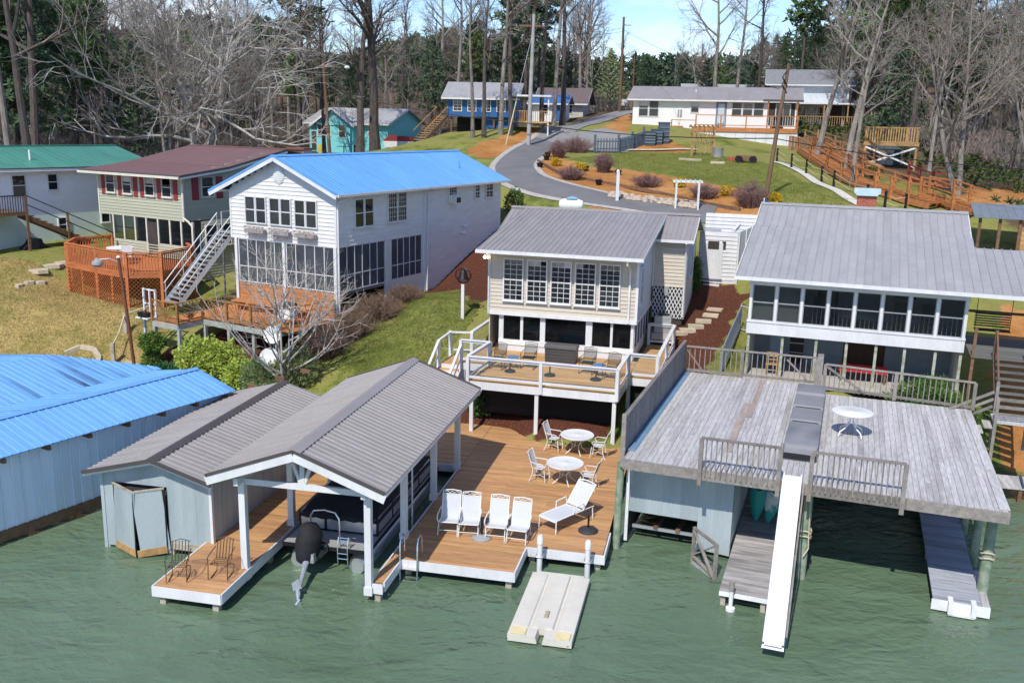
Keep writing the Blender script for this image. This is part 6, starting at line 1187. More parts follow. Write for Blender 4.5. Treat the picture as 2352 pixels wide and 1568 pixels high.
# ------------------------------------------------------------------ trees and shrubs
def bare_tree(seed, H, trunk_r, fork=.3, spread=.55, limbs=9, sub=7, twigs=7, fine=4, lean=(0, 0), up=.35, bark=None, twig=None, stems=1, curve=.12):
    """returns (trunk mesh, crown mesh) of a leafless tree with its foot at the origin"""
    rg = random.Random(seed); T, C = MB(), MB()
    def rnd(s): return Vector((rg.uniform(-s, s), rg.uniform(-s, s), rg.uniform(-s, s)))
    def line(p, d, ln, n, wob, upb):
        pts = [p.copy()]; d = d.normalized()
        for i in range(n):
            d = (d+rnd(wob)+Vector((0, 0, upb))).normalized(); p = p+d*(ln/n); pts.append(p.copy())
        return pts
    def side(d, ang):
        a = d.orthogonal().normalized(); a.rotate(Matrix.Rotation(rg.uniform(0, 6.283), 3, d)); return (d*math.cos(ang)+a*math.sin(ang)).normalized()
    def at_(pts, f):
        k = f*(len(pts)-1); i = min(int(k), len(pts)-2); return pts[i].lerp(pts[i+1], k-i), (pts[i+1]-pts[i]).normalized()
    for st in range(stems):
        d0 = Vector((lean[0]+(rg.uniform(-.35, .35) if stems > 1 else 0), lean[1]+(rg.uniform(-.3, .3) if stems > 1 else 0), 1))
        hh = H*rg.uniform(.8, 1) if st else H; r0 = trunk_r*(1 if stems == 1 else .7)
        tp = line(Vector((0, 0, -.4)), d0, hh, 9, curve*.5, .06); n = len(tp)
        T.tube(tp, [r0*(1.25 if i == 0 else (1-i/(n-1))**.8*.95+.04) for i in range(n)], 8, False)
        for l in range(limbs):
            f = fork+(1-fork)*((l+.5)/limbs)*.97; p, d = at_(tp, f); ln = H*spread*(1.15-f)*rg.uniform(.7, 1.25)+.6; r1 = r0*(1-f)**.8*.6+.02
            lp = line(p, side(d, rg.uniform(.65, 1.15)), ln, 6, curve, .10*up*2); T.tube(lp, [r1*(1-.8*i/6) for i in range(7)], 5, False)
            for s_ in range(sub):
                f2 = .25+.75*(s_+rg.random())/sub; p2, d2 = at_(lp, min(f2, .99)); l2 = ln*rg.uniform(.25, .5)*(1.2-.5*f2)
                bp_ = line(p2, side(d2, rg.uniform(.4, 1.0)), l2, 4, curve*1.3, .05); r2 = r1*(1-.75*f2)*.55+.008; C.tube(bp_, [r2*(1-.75*i/4) for i in range(5)], 4, False)
                for t_ in range(twigs):
                    f3 = .2+.8*(t_+rg.random())/twigs; p3, d3 = at_(bp_, min(f3, .99)); l3 = l2*rg.uniform(.25, .5)+.15
                    tw = line(p3, side(d3, rg.uniform(.4, .9)), l3, 2, curve*1.3, .04); r3 = max(.007, r2*.4); C.tube(tw, [r3, r3*.7, r3*.35], 3, False)
                    for q in range(fine):
                        p4, d4 = at_(tw, rg.uniform(.3, 1)); e = p4+side(d4, rg.uniform(.3, .9))*l3*rg.uniform(.3, .7); C.tube([p4, e], [r3*.5, r3*.25], 3, False)
    return T.mesh('trunk', bark or bark_g, True), C.mesh('crown', twig or twig_g)
def tufts(b, p, rg, n, ln, w, up=.4, flat=.0):
    for _ in range(n):
        d = Vector((rg.uniform(-1, 1), rg.uniform(-1, 1), rg.uniform(-1, 1)+up)).normalized()*ln*rg.uniform(.6, 1.2); s = d.orthogonal().normalized()*w; q = p+d*.0
        b.add([q-s*.5, q+s*.5, q+d*.6+s, q+d, q+d*.6-s], [(0, 1, 2, 3, 4)])
def pine(seed, H, r0, crown0=.42, rad=.16, dense=1., leaf=None, bark=None, shape='pine'):
    rg = random.Random(seed); T, C = MB(), MB(); n = 8; tp = [Vector((rg.uniform(-.02, .02)*H*.3*i/n, rg.uniform(-.02, .02)*H*.3*i/n, -.4+H*i/n)) for i in range(n+1)]
    T.tube(tp, [r0*(1.15 if i == 0 else 1-.85*i/n) for i in range(n+1)], 8, False); nb = int(46*dense)
    for k in range(nb):
        f = crown0+(1-crown0)*(k+rg.random())/nb; i = min(int(f*n), n-1); p = tp[i].lerp(tp[i+1], f*n-i); a = k*2.4+rg.uniform(-.5, .5)
        g_ = (f-crown0)/(1-crown0); ln = H*rad*(math.sin(math.pi*(.18+.8*g_))**.8 if shape == 'pine' else (1.05-g_))*rg.uniform(.55, 1.2)+.2
        d = Vector((math.cos(a), math.sin(a), rg.uniform(-.05, .45) if shape == 'pine' else rg.uniform(-.1, .2))); e = p+d*ln
        T.tube([p, p.lerp(e, .5)+Vector((0, 0, -.02*ln)), e], [r0*.16*(1.2-g_)+.01, r0*.1, .01], 4, False)
        m_ = max(3, int(ln*2.6))
        for j in range(m_):
            q = p.lerp(e, .3+.7*(j+rg.random())/m_)+Vector((rg.uniform(-1, 1), rg.uniform(-1, 1), rg.uniform(-.4, .7)))*ln*.2; tufts(C, q, rg, 9, H*.028+.15, H*.0042+.02)
    return T.mesh('trunk', bark or bark_d, True), C.mesh('crown', leaf or pine_l)
BT = [bare_tree(11, 15, .22, .34, .42, 10, 6, 6, 3, bark=bark_g), bare_tree(12, 17, .24, .4, .36, 11, 6, 6, 3, bark=bark_d, twig=twig_d), bare_tree(13, 13, .17, .25, .45, 9, 6, 6, 3, stems=2, twig=twig_d, bark=bark_g), bare_tree(14, 19, .26, .48, .3, 10, 6, 6, 3, bark=bark_d, twig=twig_g), bare_tree(15, 11, .13, .2, .5, 9, 6, 7, 3, stems=3, twig=twig_g), bare_tree(16, 21, .24, .5, .28, 11, 6, 6, 3, bark=bark_g, twig=twig_d)]
PN = [pine(21, 18, .22, .40, .17, 1.1), pine(22, 22, .25, .52, .14, 1.1), pine(23, 15, .2, .25, .2, 1.2, pine_d), pine(24, 12, .16, .08, .26, 1.5, pine_d, shape='cone'), pine(25, 20, .24, .34, .19, 1.2, pine_d)]
def put_tree(name, label, meshes, loc, yaw, s=1., group=None, cat='tree', sz=1., tilt=(0, 0)):
    t = thing(name, label, cat, loc, yaw, group); t.scale = (s, s, s*sz); t.rotation_euler = (tilt[0], tilt[1], yaw)
    link(bpy.data.objects.new('trunk', meshes[0]), t); link(bpy.data.objects.new('crown', meshes[1]), t); return t
# named trees
bigm = mat('pale_sycamore_bark', (.42, .39, .36), .9, col2=(.22, .19, .17), edge=(.5, .72), scale=1.4, bump=.4, bscale=8)
big = bare_tree(31, 17, .5, .2, .85, 14, 8, 7, 3, lean=(-.05, 0), up=.2, bark=bigm, twig=mat('pale_sycamore_twigs', (.40, .37, .34), .9), curve=.26, stems=2)
def base(u, v, d): p = aty(u, v, d); return Vector((p.x, p.y, hgt(p.x, p.y)))
put_tree('sycamore_tree', 'huge spreading pale bare tree behind the maroon roof', big, base(462, 345, 84), 2.1)
dkt = bare_tree(32, 24, .52, .34, .42, 12, 8, 7, 4, bark=bark_d, twig=twig_d, curve=.16)
put_tree('bare_tree', 'tall dark bare tree rising behind the blue roof ridge', dkt, base(862, 348, 92), .6); put_tree('bare_tree', 'dark forked bare tree left of the tallest one behind the blue roof', dkt, base(826, 350, 96), 3.4, .8)
put_tree('bare_tree', 'slim bare tree beside the leaning cabin stairs', BT[1], base(745, 350, 98), 1.2, .95); put_tree('bare_tree', 'thin bare tree above the brick chimney', BT[3], base(690, 348, 94), 2.2, .9)
for i, (u, v, d, k, s, lb) in enumerate(((1086, 300, 84, 5, .75, 'bare trunk before the left windows of the navy cabin'), (1112, 302, 84, 3, .8, 'bare trunk before the middle windows of the navy cabin'), (1150, 300, 86, 5, .95, 'pale bare trunk right of centre before the navy cabin'), (1172, 298, 86, 1, 1.05, 'thick dark bare trunk at the navy cabin porch'),
    (1245, 290, 93, 3, .95, 'bare tree left of the cut trunk by the road'), (1272, 288, 94, 5, 1.0, 'bare tree just right of the steel power pole'), (1290, 286, 96, 3, 1.1, 'tall bare tree before the brown roofed cabin'), (1330, 262, 116, 0, 1.1, 'bare tree beyond the brown roofed cabin'),
    (1640, 235, 112, 0, 1.25, 'large spreading bare tree behind the ranch house'), (1690, 228, 120, 5, 1.0, 'slender bare tree behind the ranch house'), (1740, 225, 118, 3, 1.0, 'bare tree left of the grey two-storey house'))):
    put_tree('bare_tree', lb, BT[k], base(u, v, d), i*1.7, s)
syc2 = bare_tree(33, 17, .27, .34, .42, 10, 7, 6, 3, lean=(.22, 0), bark=bark_g, twig=twig_g, curve=.18)
put_tree('sycamore_tree', 'pale leaning bare tree in front of the grey house balcony', syc2, base(1868, 398, 77), 0, .95); put_tree('sycamore_tree', 'pale bare tree leaning over the orange steps', syc2, base(1935, 430, 68), .5, .85); put_tree('sycamore_tree', 'stout mottled bare tree on the lawn edge by the rope fence', syc2, base(1955, 442, 61), 1.0, .62)
put_tree('bare_tree', 'wide dense pale bare tree at the right edge above the shack', bare_tree(34, 14, .3, .22, .55, 11, 7, 7, 3, lean=(.12, .05), bark=bark_g, twig=twig_d, curve=.18, stems=2), base(2195, 480, 57), .4, .9); put_tree('bare_tree', 'thin pale bare tree beside the red stairs', BT[5], base(2130, 425, 70), 2, .62); put_tree('bare_tree', 'bare tree behind the dark shed deck', BT[3], base(2085, 400, 80), 1, .8)
for i, (u, v, d, k, s, lb) in enumerate(((2010, 330, 108, 1, 1.0, 'tall pine over the hillside decks'), (2110, 330, 112, 0, 1.15, 'broad pine right of the hillside decks'), (2165, 340, 110, 1, 1.0, 'pine with sunlit crown near the right corner'), (2060, 325, 98, 1, .95, 'slim pine between the two big right-hand pines'), (1975, 318, 102, 0, 1.05, 'pine with a high crown left of the hillside decks'), (2290, 345, 100, 4, .8, 'dark pine at the right edge'), (1830, 290, 128, 1, .95, 'thin pine over the roof of the grey house'), (1905, 300, 125, 4, 1.0, 'pine behind the grey two-storey house'), (700, 335, 115, 1, 1.05, 'tall pine left of the utility pole'), (1205, 270, 118, 4, 1.1, 'dark pine behind the navy cabin'), (1235, 268, 122, 1, .95, 'pine behind the steel power pole'))):
    put_tree('pine_tree', lb, PN[k], base(u, v, d), i*1.3, s)
# blossoming pear by the road
rg = random.Random(3); Tm, Cm = MB(), MB(); Tm.tube([(0, 0, -.3), (0, 0, 3), (0, 0, 6.8)], [.16, .11, .02], 7, False)
for k in range(150):
    f = (k+.5)/150; a = k*2.4; rr_ = 2.5*(1-f)**.75*rg.uniform(.5, 1.05); p = Vector((0, 0, .9+6.2*f)); e = Vector((rr_*math.cos(a), rr_*math.sin(a), .9+6.2*f+.7*rr_*.5)); Tm.tube([p, e], [.03, .008], 3, False)
    for j in range(7): tufts(Cm, p.lerp(e, .25+.75*j/6), rg, 5, .16, .045)
put_tree('pear_tree', 'pale green cone-shaped tree in first leaf beside the road', (Tm.mesh('trunk', bark_d), Cm.mesh('crown', spring_l)), base(1398, 262, 128), 0, 1.12)
# wood behind: trees one can tell apart
random.seed(21); cnt = {'b': 0, 'p': 0}
ROADC = [(p.x, p.y) for p in RP]
KEEP = [(-42, -10, 44, 69.5), (-27, -9, 60, 106), (-9, 4, 70, 112), (2, 34, 58, 112), (14, 36, 100, 124), (-8, 8, 90, 122)]
LM = [(120, 'above the left end of the green roof'), (300, 'above the right end of the green roof'), (470, 'around the huge spreading tree'), (600, 'above the maroon roof'), (700, 'above the brick chimney'), (820, 'behind the aqua house'), (950, 'right of the aqua house'), (1080, 'left of the navy cabin roof'), (1200, 'behind the navy cabin'), (1330, 'behind the brown roofed cabin'), (1460, 'behind the pale pear tree'), (1600, 'above the left half of the ranch house'), (1750, 'above the right half of the ranch house'), (1880, 'behind the grey two-storey house'), (2000, 'above the hillside decks'), (2120, 'above the dark shed deck'), (2240, 'above the red stairs'), (9999, 'at the right edge of the wood')]
def tree_label(kind, u, y, h):
    place = next(t_ for a, t_ in LM if u < a); row_ = 'nearest' if y < 84 else 'front' if y < 108 else 'second' if y < 132 else 'third' if y < 165 else 'rearmost'
    return ('tall ' if h > 15 else 'middling ' if h > 9 else 'small ')+kind+', '+row_+' row, '+place
def sky_cap(u):   # highest allowed sheet-row of crowns at this bearing, so the skyline dips where it does in the place
    pts = [(0, -300), (190, -200), (260, 60), (330, 70), (420, 20), (620, 20), (700, 110), (790, 120), (960, 60), (1030, 60), (1100, 40), (1180, 60), (1280, 100), (1380, 128), (1460, 122), (1560, 118), (1700, 125), (1760, 70), (1850, 40), (2050, -40), (2180, 30), (2240, 70), (2352, 60)]
    for (a, b_), (c, d) in zip(pts, pts[1:]):
        if a <= u <= c: return b_+(d-b_)*(u-a)/(c-a)
    return -50
def proj(p):
    q = Vector(p)-Vector((0, 0, HC)); z = q.dot(cf); return 1176+FPX*q.dot(cr2)/z, 784-FPX*q.dot(cu2)/z
placed = []; n_b = n_p = 0
for row, (d0, d1, n) in enumerate(((60, 84, 22), (84, 112, 48), (108, 132, 125), (132, 170, 130), (170, 230, 80))):
    for i in range(n):
        for _try in range(12):
            y = random.uniform(d0, d1); u = random.uniform(-60, 2412); x = (u-1176)/FPX*y*1.02
            if any(a < x < b_ and c < y < e for a, b_, c, e in KEEP): continue
            if y < 84 and not (u < 640 or u > 2040): continue
            if y < 112 and 640 < u < 1010 and y < 108: continue
            if min((x-a)**2+(y-b_)**2 for a, b_ in ROADC) < 25: continue
            if any((x-a)**2+(y-b_)**2 < (1.6 if y < 140 else 4) for a, b_ in placed): continue
            break
        else: continue
        placed.append((x, y)); ev = random.random() < (.48 if u < 260 else .36 if u < 1100 else .45 if u < 1600 else .48)
        if y > 140: ev = random.random() < .62
        m_ = random.choice(PN if ev else BT); hm = max(v.co.z for v in m_[1].vertices) if False else {id(PN[0]): 18, id(PN[1]): 22, id(PN[2]): 15, id(PN[3]): 12, id(PN[4]): 20, id(BT[0]): 15, id(BT[1]): 17, id(BT[2]): 13, id(BT[3]): 19, id(BT[4]): 11, id(BT[5]): 21}[id(m_)]
        s = random.uniform(.8, 1.25)
        if u < 330: s *= 1.25
        z = hgt(x, y); cap = sky_cap(u)+random.uniform(-8, 26)+(0 if ev else -90 if 1330 < u < 1750 else -260)
        for _k in range(20):
            if proj((x, y, z+hm*s))[1] >= cap: break
            s *= .92
        if s < .3: continue
        if ev: n_p += 1; put_tree('pine_tree', tree_label('evergreen', u, y, hm*s), m_, (x, y, z-.1), random.uniform(0, 6.28), s, 'evergreens of the wood behind')
        else: n_b += 1; put_tree('bare_tree', tree_label('leafless tree', u, y, hm*s), m_, (x, y, z-.1), random.uniform(0, 6.28), s, 'leafless trees of the wood behind')
by_l = {}
for o in list(COL.objects):
    if o.get('group') in ('evergreens of the wood behind', 'leafless trees of the wood behind'): by_l.setdefault(o['label'], []).append(o)
ORD = ['first', 'second', 'third', 'fourth', 'fifth', 'sixth', 'seventh', 'eighth', 'ninth', 'tenth', 'eleventh', 'twelfth', 'thirteenth', 'fourteenth', 'fifteenth', 'sixteenth']
for lb_, os_ in by_l.items():
    if len(os_) > 1:
        for k, o in enumerate(sorted(os_, key=lambda q: proj(q.location)[0])): o['label'] = lb_+', '+ORD[min(k, 15)]+' from left'
# far wood as one mass
fw = MB(); rg = random.Random(9)
for i in range(900):
    y = rg.uniform(225, 420); x = rg.uniform(-.62, .62)*y; z = hgt(x, y); u = proj((x, y, z+10))[0]; h = rg.uniform(9, 17)
    while proj((x, y, z+h))[1] < sky_cap(min(max(u, 0), 2352))+rg.uniform(0, 25) and h > 3: h *= .9
    for k in range(16):
        f = (k+.5)/16; tufts(fw, Vector((x+rg.uniform(-1, 1)*2.6*(1.1-f), y+rg.uniform(-1, 1)*2.6*(1.1-f), z+h*f)), rg, 4, 1.5, .4)
stuff(tag(fw.build('far_wood', pine_d), 'dark far wooded ridge along the skyline', 'wood'))
# undergrowth as one mass along the wood edge
ug = MB(); rg = random.Random(10)
for i in range(5200):
    y = rg.uniform(62, 150); u = rg.uniform(-40, 2392); x = (u-1176)/FPX*y
    if any(a-1 < x < b_+1 and c-1 < y < e+1 for a, b_, c, e in KEEP) or (y < 100 and 560 < u < 2030) or min((x-a)**2+(y-b_)**2 for a, b_ in ROADC) < 20: continue
    p = Vector((x, y, hgt(x, y)))
    for k in range(5):
        e = p+Vector((rg.uniform(-.9, .9), rg.uniform(-.9, .9), rg.uniform(.7, 2.8))); ug.tube([p, p.lerp(e, .5)+Vector((rg.uniform(-.2, .2), 0, .1)), e], [.03, .02, .008], 3, False)
        for j in range(3): q = p.lerp(e, rg.uniform(.4, .9)); ug.tube([q, q+Vector((rg.uniform(-.6, .6), rg.uniform(-.6, .6), rg.uniform(0, .6)))], [.014, .006], 3, False)
stuff(tag(ug.build('undergrowth', twig_d), 'tangle of leafless undergrowth along the edge of the wood', 'undergrowth'))
gu = MB(); rg = random.Random(12)
for i in range(1500):
    x = rg.uniform(25, 62); y = rg.uniform(50, 105)
    if abs(x) > y*.56 or inpoly(x, y, [(19, 50), (27, 50), (30, 90), (19, 96)]): continue
    p = Vector((x, y, hgt(x, y)+rg.uniform(.1, .9)))
    if noise.noise((x*.12, y*.12, 2)) < -.15: continue
    tufts(gu, p, rg, 14, .42, .07); tufts(gu, p+Vector((rg.uniform(-.6, .6), rg.uniform(-.6, .6), rg.uniform(-.3, .2))), rg, 12, .4, .07)
stuff(tag(gu.build('green_undergrowth', leafmat('ivy_undergrowth', (.075, .10, .03), 0, 0, .5)), 'green ivy undergrowth on the wooded right-hand slope', 'undergrowth'))
# sapling before the blue-roofed house
sap = bare_tree(41, 6.3, .085, .12, .6, 10, 5, 4, 1, bark=mat('white_birch_bark', (.46, .43, .40), .8, col2=(.28, .25, .22), edge=(.5, .7), scale=3), twig=mat('pale_sapling_twigs', (.40, .35, .31), .9), curve=.14, up=.7, stems=3)
put_tree('sapling_tree', 'pale bare sapling in front of the screened porch', sap, base(652, 888, 38.3), .9)
# leafy shrubs
def shrub(name, label, loc, blobs, m, n=1400, ls=.09, lw=.032, stem=True, group=None, cat='shrub', seed=0, core=True):
    rg = random.Random(seed); t = thing(name, label, cat, loc, 0, group); C, T = MB(), MB()
    for (cx, cy, cz, rx, ry, rz) in blobs:
        k = int(n*(rx*ry*rz)**.66/sum((b_[3]*b_[4]*b_[5])**.66 for b_ in blobs))
        for i in range(k):
            d = Vector((rg.gauss(0, 1), rg.gauss(0, 1), rg.gauss(0, 1))).normalized(); f = rg.uniform(.72, 1.04) if rg.random() < .8 else rg.uniform(.3, .8); f *= 1+.34*noise.noise(d*2.6+Vector((seed, cx, 0)))+.14*noise.noise(d*7+Vector((seed, cx, 3)))
            p = Vector((cx+d.x*rx*f, cy+d.y*ry*f, cz+d.z*rz*f))
            if p.z < .02: continue
            for q in range(3):
                e = (d+Vector((rg.uniform(-1, 1), rg.uniform(-1, 1), rg.uniform(-.6, .9)))).normalized()*ls*rg.uniform(.7, 1.3); s = e.orthogonal().normalized(); s.rotate(Matrix.Rotation(rg.uniform(0, 6.3), 3, e.normalized())); s *= lw
                C.add([p, p+e*.5+s, p+e, p+e*.5-s], [(0, 1, 2, 3)])
        for i in range(10): d = Vector((rg.uniform(-1, 1), rg.uniform(-1, 1), 1)); T.tube([(cx*.3, cy*.3, -.1), (cx+d.x*rx*.4, cy+d.y*ry*.4, cz), (cx+d.x*rx*.8, cy+d.y*ry*.8, cz+rz*.7)], [.03, .02, .006], 4, False)
    C.build('foliage', m, t); T.build('stems', bramble_m, t); return t
shrub('rhododendron', 'left and largest bright green shrub under the sunburst deck', base(482, 842, 40), [(-.4, .1, .75, 1.0, .8, .8), (.7, -.2, .7, .8, .7, .75)], bush_l, 2600, .13, .04, seed=1, group='bright shrubs below the sunburst deck')
shrub('rhododendron', 'middle bright green shrub right of the largest one below the deck', base(552, 862, 39.2), [(0, 0, .65, .75, .7, .72), (.5, .2, .6, .5, .5, .6)], bush_l, 1700, .13, .04, seed=2, group='bright shrubs below the sunburst deck')
shrub('shrub', 'silvery green shrub at the foot of the pale sapling', base(600, 885, 38.2), [(0, 0, .6, .75, .7, .7)], bush_s, 1500, .15, .018, seed=3); shrub('shrub', 'silvery green shrub behind the sapling trunk', base(680, 880, 38.6), [(0, 0, .7, .9, .7, .85)], bush_s, 1700, .15, .018, seed=4)
shrub('leafy_shrub', 'glossy green shrub beside the white deck post', at(1105, 962, .6), [(0, .2, .9, .55, .5, .85), (.8, .6, 1.3, .6, .4, .35)], bush_d, 1500, .14, .04, seed=5)
shrub('hedge_shrub', 'dense green bush beside the right corner of the grey deck', Vector((15.2, 32.4, hgt(15.2, 32.4))), [(0, 0, 1.1, 1.0, .9, 1.1), (1.0, .5, .8, .9, .8, .8), (-.9, .4, 1.1, .8, .7, 1.0)], bush_d, 3600, .16, .025, seed=6)
shrub('tall_weeds', 'feathery green weeds growing up before the lower porch', Vector((15.3, 33.1, hgt(15.3, 33.1))), [(0, 0, .9, 1.0, .4, .9)], fern_l, 1600, .22, .014, seed=7)
shrub('nandina', 'ferny green shrub under the potting shelf', base(352, 838, 41.2), [(0, 0, .5, .4, .4, .5), (0, 0, 1.35, .5, .5, .4)], fern_l, 900, .16, .03, seed=8); shrub('daffodils', 'clump of bluish green leaves at the boathouse roof edge', base(380, 846, 40.6), [(0, 0, .2, .6, .4, .28)], leafmat('daffodil_leaves', (.05, .16, .07)), 500, .25, .015, seed=9)
shrub('bamboo_clump', 'dark green upright clump beside the enclosure steps', Vector((8.75, 46.3, hgt(8.75, 46.3))), [(0, 0, .8, .4, .4, .9)], bush_d, 1000, .3, .015, seed=10); shrub('evergreen_shrub', 'rounded dark shrub at the rear corner of the white house', Vector((.0, 57.6, hgt(0, 57.6))), [(0, 0, .7, .6, .6, .9)], bush_d, 1200, .1, .03, seed=11)
def bramble(label, loc, r, h, n=260, seed=0, m=None, group='dry brushy shrubs', name='dry_shrub', tw=.012):
    rg = random.Random(seed); t = thing(name, label, 'shrub', loc, 0, group); b = MB()
    for i in range(n):
        a = rg.uniform(0, 6.28); f = rg.random()**.6; p = Vector((r*.4*f*math.cos(a), r*.4*f*math.sin(a), -.05)); e = Vector((r*f*math.cos(a)*rg.uniform(.7, 1.2), r*f*math.sin(a)*rg.uniform(.7, 1.2), h*rg.uniform(.5, 1.05)*(1.15-.5*f))); mid = p.lerp(e, .55)+Vector((rg.uniform(-.1, .1), rg.uniform(-.1, .1), h*.1)); b.tube([p, mid, e], [tw, tw*.7, tw*.3], 3, False)
        for j in range(4): q = mid.lerp(e, rg.random()); b.tube([q, q+Vector((rg.uniform(-1, 1), rg.uniform(-1, 1), rg.uniform(-.2, .8)))*h*.22], [tw*.5, tw*.25], 3, False)
    b.build('stems', m or bramble_m, t); return t
for i, (x, y, r_, h, lb) in enumerate(((-7.3, 41.6, 1.2, 1.5, 'tall dry bramble at the white house corner post'), (-6.2, 43.2, 1.3, 1.3, 'dry bramble along the white house side wall'), (-8.2, 40.2, 1.2, 1.3, 'dry bramble right of the pale sapling'), (-5.2, 45.2, 1.0, .9, 'low olive brown bramble by the downspout'))): bramble(lb, g3(x, y), r_, h, 420, i)
gs_m = mat('mauve_dry_stems', (.20, .12, .11), .9, var=.2)
for i, (u, v, r_, h, lb) in enumerate(((1322, 350, 1.9, 1.3, 'large dry ornamental grass mound by the road bend'), (1283, 362, .9, 1.3, 'upright dry shrub at the road end of the garden bed'), (1386, 396, .8, 1.4, 'grey twiggy shrub standing in the lawn'), (1312, 412, 1.1, .9, 'purplish dry shrub in the orange bed near the kerb'), (1486, 428, 1.2, .8, 'purplish dry shrub in the middle of the orange bed'), (1616, 455, 1.1, .9, 'dry shrub above the white arbor'), (1722, 474, 1.2, 1.5, 'tall dry shrub behind the flag'))): bramble(lb, drop(u, v, 50), r_, h, 300, 20+i, gs_m, tw=.016)
for i, (u, v) in enumerate(((1278, 381), (1333, 393), (1560, 430), (1669, 449), (1780, 466))): shrub('yellow_flower_bush', ('yellow flowering bush nearest the road bend', 'yellow flowering bush second from the road', 'yellow flowering bush in the middle of the orange bed', 'yellow flowering bush above the enclosure', 'yellow flowering bush beside the leaning utility pole')[i], drop(u, v, 48), [(0, 0, .28, .38, .38, .28)], yellow_l, 260, .1, .035, seed=30+i, group='yellow flowering bushes')
for i, (u, v) in enumerate(((1258, 360), (1345, 392), (1420, 402), (1255, 368), (1375, 425), (1240, 385))):
    t = thing('garden_pot', ('dark pot at the top of the bed by the road', 'dark pot beside the yellow bush', 'dark pot on the lawn edge', 'second dark pot near the road', 'dark pot low in the orange bed', 'dark pot nearest the kerb bend')[i], 'pot', drop(u, v, 50), 0, 'dark garden pots'); MB().lathe([(.16, 0), (.24, .3), (.26, .34), (.2, .34)], 10).build('pot', black_m, t, True); b = MB(); rg = random.Random(i)
    for k in range(30): a = rg.uniform(0, 6.3); b.add([(0, 0, .3), (.03, 0, .3), (.25*math.cos(a), .25*math.sin(a), rg.uniform(.35, .6))], [(0, 1, 2)])
    stuff(b.build('dead_leaves', bramble_m, t))
# grass tufts
def grass(name, label, poly, n, m, h, seed, test=None):
    rg = random.Random(seed); xs = [p[0] for p in poly]; ys = [p[1] for p in poly]; b = MB(); k = 0
    while k < n:
        x, y = rg.uniform(min(xs), max(xs)), rg.uniform(min(ys), max(ys)); k += 1
        if not inpoly(x, y, poly) or noise.noise((x*.8, y*.8, seed)) < -.55: continue
        if any(inpoly(x, y, P) for P in MULCH+CLAY): continue
        z = hgt(x, y)
        for q in range(2):
            a = rg.uniform(0, 6.3); hh = h*rg.uniform(.5, 1.2); b.add([(x, y, z-.01), (x+.018*math.cos(a), y+.018*math.sin(a), z-.01), (x+hh*.6*math.sin(a*3), y+hh*.5*math.cos(a*2), z+hh)], [(0, 1, 2)])
    stuff(tag(b.build(name, m), label, 'grass'))
gl1 = leafmat('lawn_blades', (.19, .22, .045), 0, 0, 1.5); gl2 = leafmat('straw_blades', (.34, .26, .10), 0, 0, 1.2); gl3 = leafmat('edge_grass', (.16, .22, .04), 0, 0, 2)
grass('lawn_grass', 'green grass on the bank between the two main houses', [(-6.5, 37.5), (-3.6, 37.2), (-1.6, 42), (-1.5, 45), (-4.8, 47.5), (-8, 41)], 45000, gl1, .09, 1)
grass('dry_grass', 'straw coloured dormant grass of the left lawn', DRY[0], 60000, gl2, .09, 2)
grass('garden_grass', 'green grass of the garden lawn up the hill', dpoly([(1300, 366), (1430, 350), (1580, 352), (1700, 365), (1780, 380), (1960, 470), (1800, 480), (1730, 440), (1560, 408), (1430, 388)], 50), 60000, gl1, .13, 7)
fl_b = MB(); rg = random.Random(77)
for i in range(5200):
    x = rg.uniform(-30, 20); y = rg.uniform(34, 62); z = hgt(x, y); a = rg.uniform(0, 6.3); s = rg.uniform(.03, .07)
    if z < .3: continue
    fl_b.add([(x, y, z+.02), (x+s*math.cos(a), y+s*math.sin(a), z+.035), (x+s*1.2*math.cos(a+.9), y+s*1.2*math.sin(a+.9), z+.02), (x+s*math.cos(a+1.8), y+s*math.sin(a+1.8), z+.04)], [(0, 1, 2, 3)])
stuff(tag(fl_b.build('fallen_leaves', mat('fallen_leaf', (.24, .13, .06), .9, var=.4, scale=3)), 'scattered brown fallen leaves over the lawns', 'leaves'))
grass('dock_edge_grass', 'green grass tufts along the rear edge of the orange dock', [(-1.5, 34.3), (3.9, 33.1), (4.6, 34.0), (2.5, 35.0), (-1.2, 35.4)], 6000, gl3, .22, 3)
grass('yard_grass', 'bright green grass strip beside the right-hand lake house', [(7.4, 36), (9.2, 37), (11.8, 44), (11.0, 45.5), (8.6, 39.5)], 9000, gl1, .07, 4); grass('bank_grass', 'patch of green grass on the right-hand bank', [(14.6, 31.6), (18, 30.6), (18.5, 33), (16.5, 34)], 7000, gl1, .09, 5)
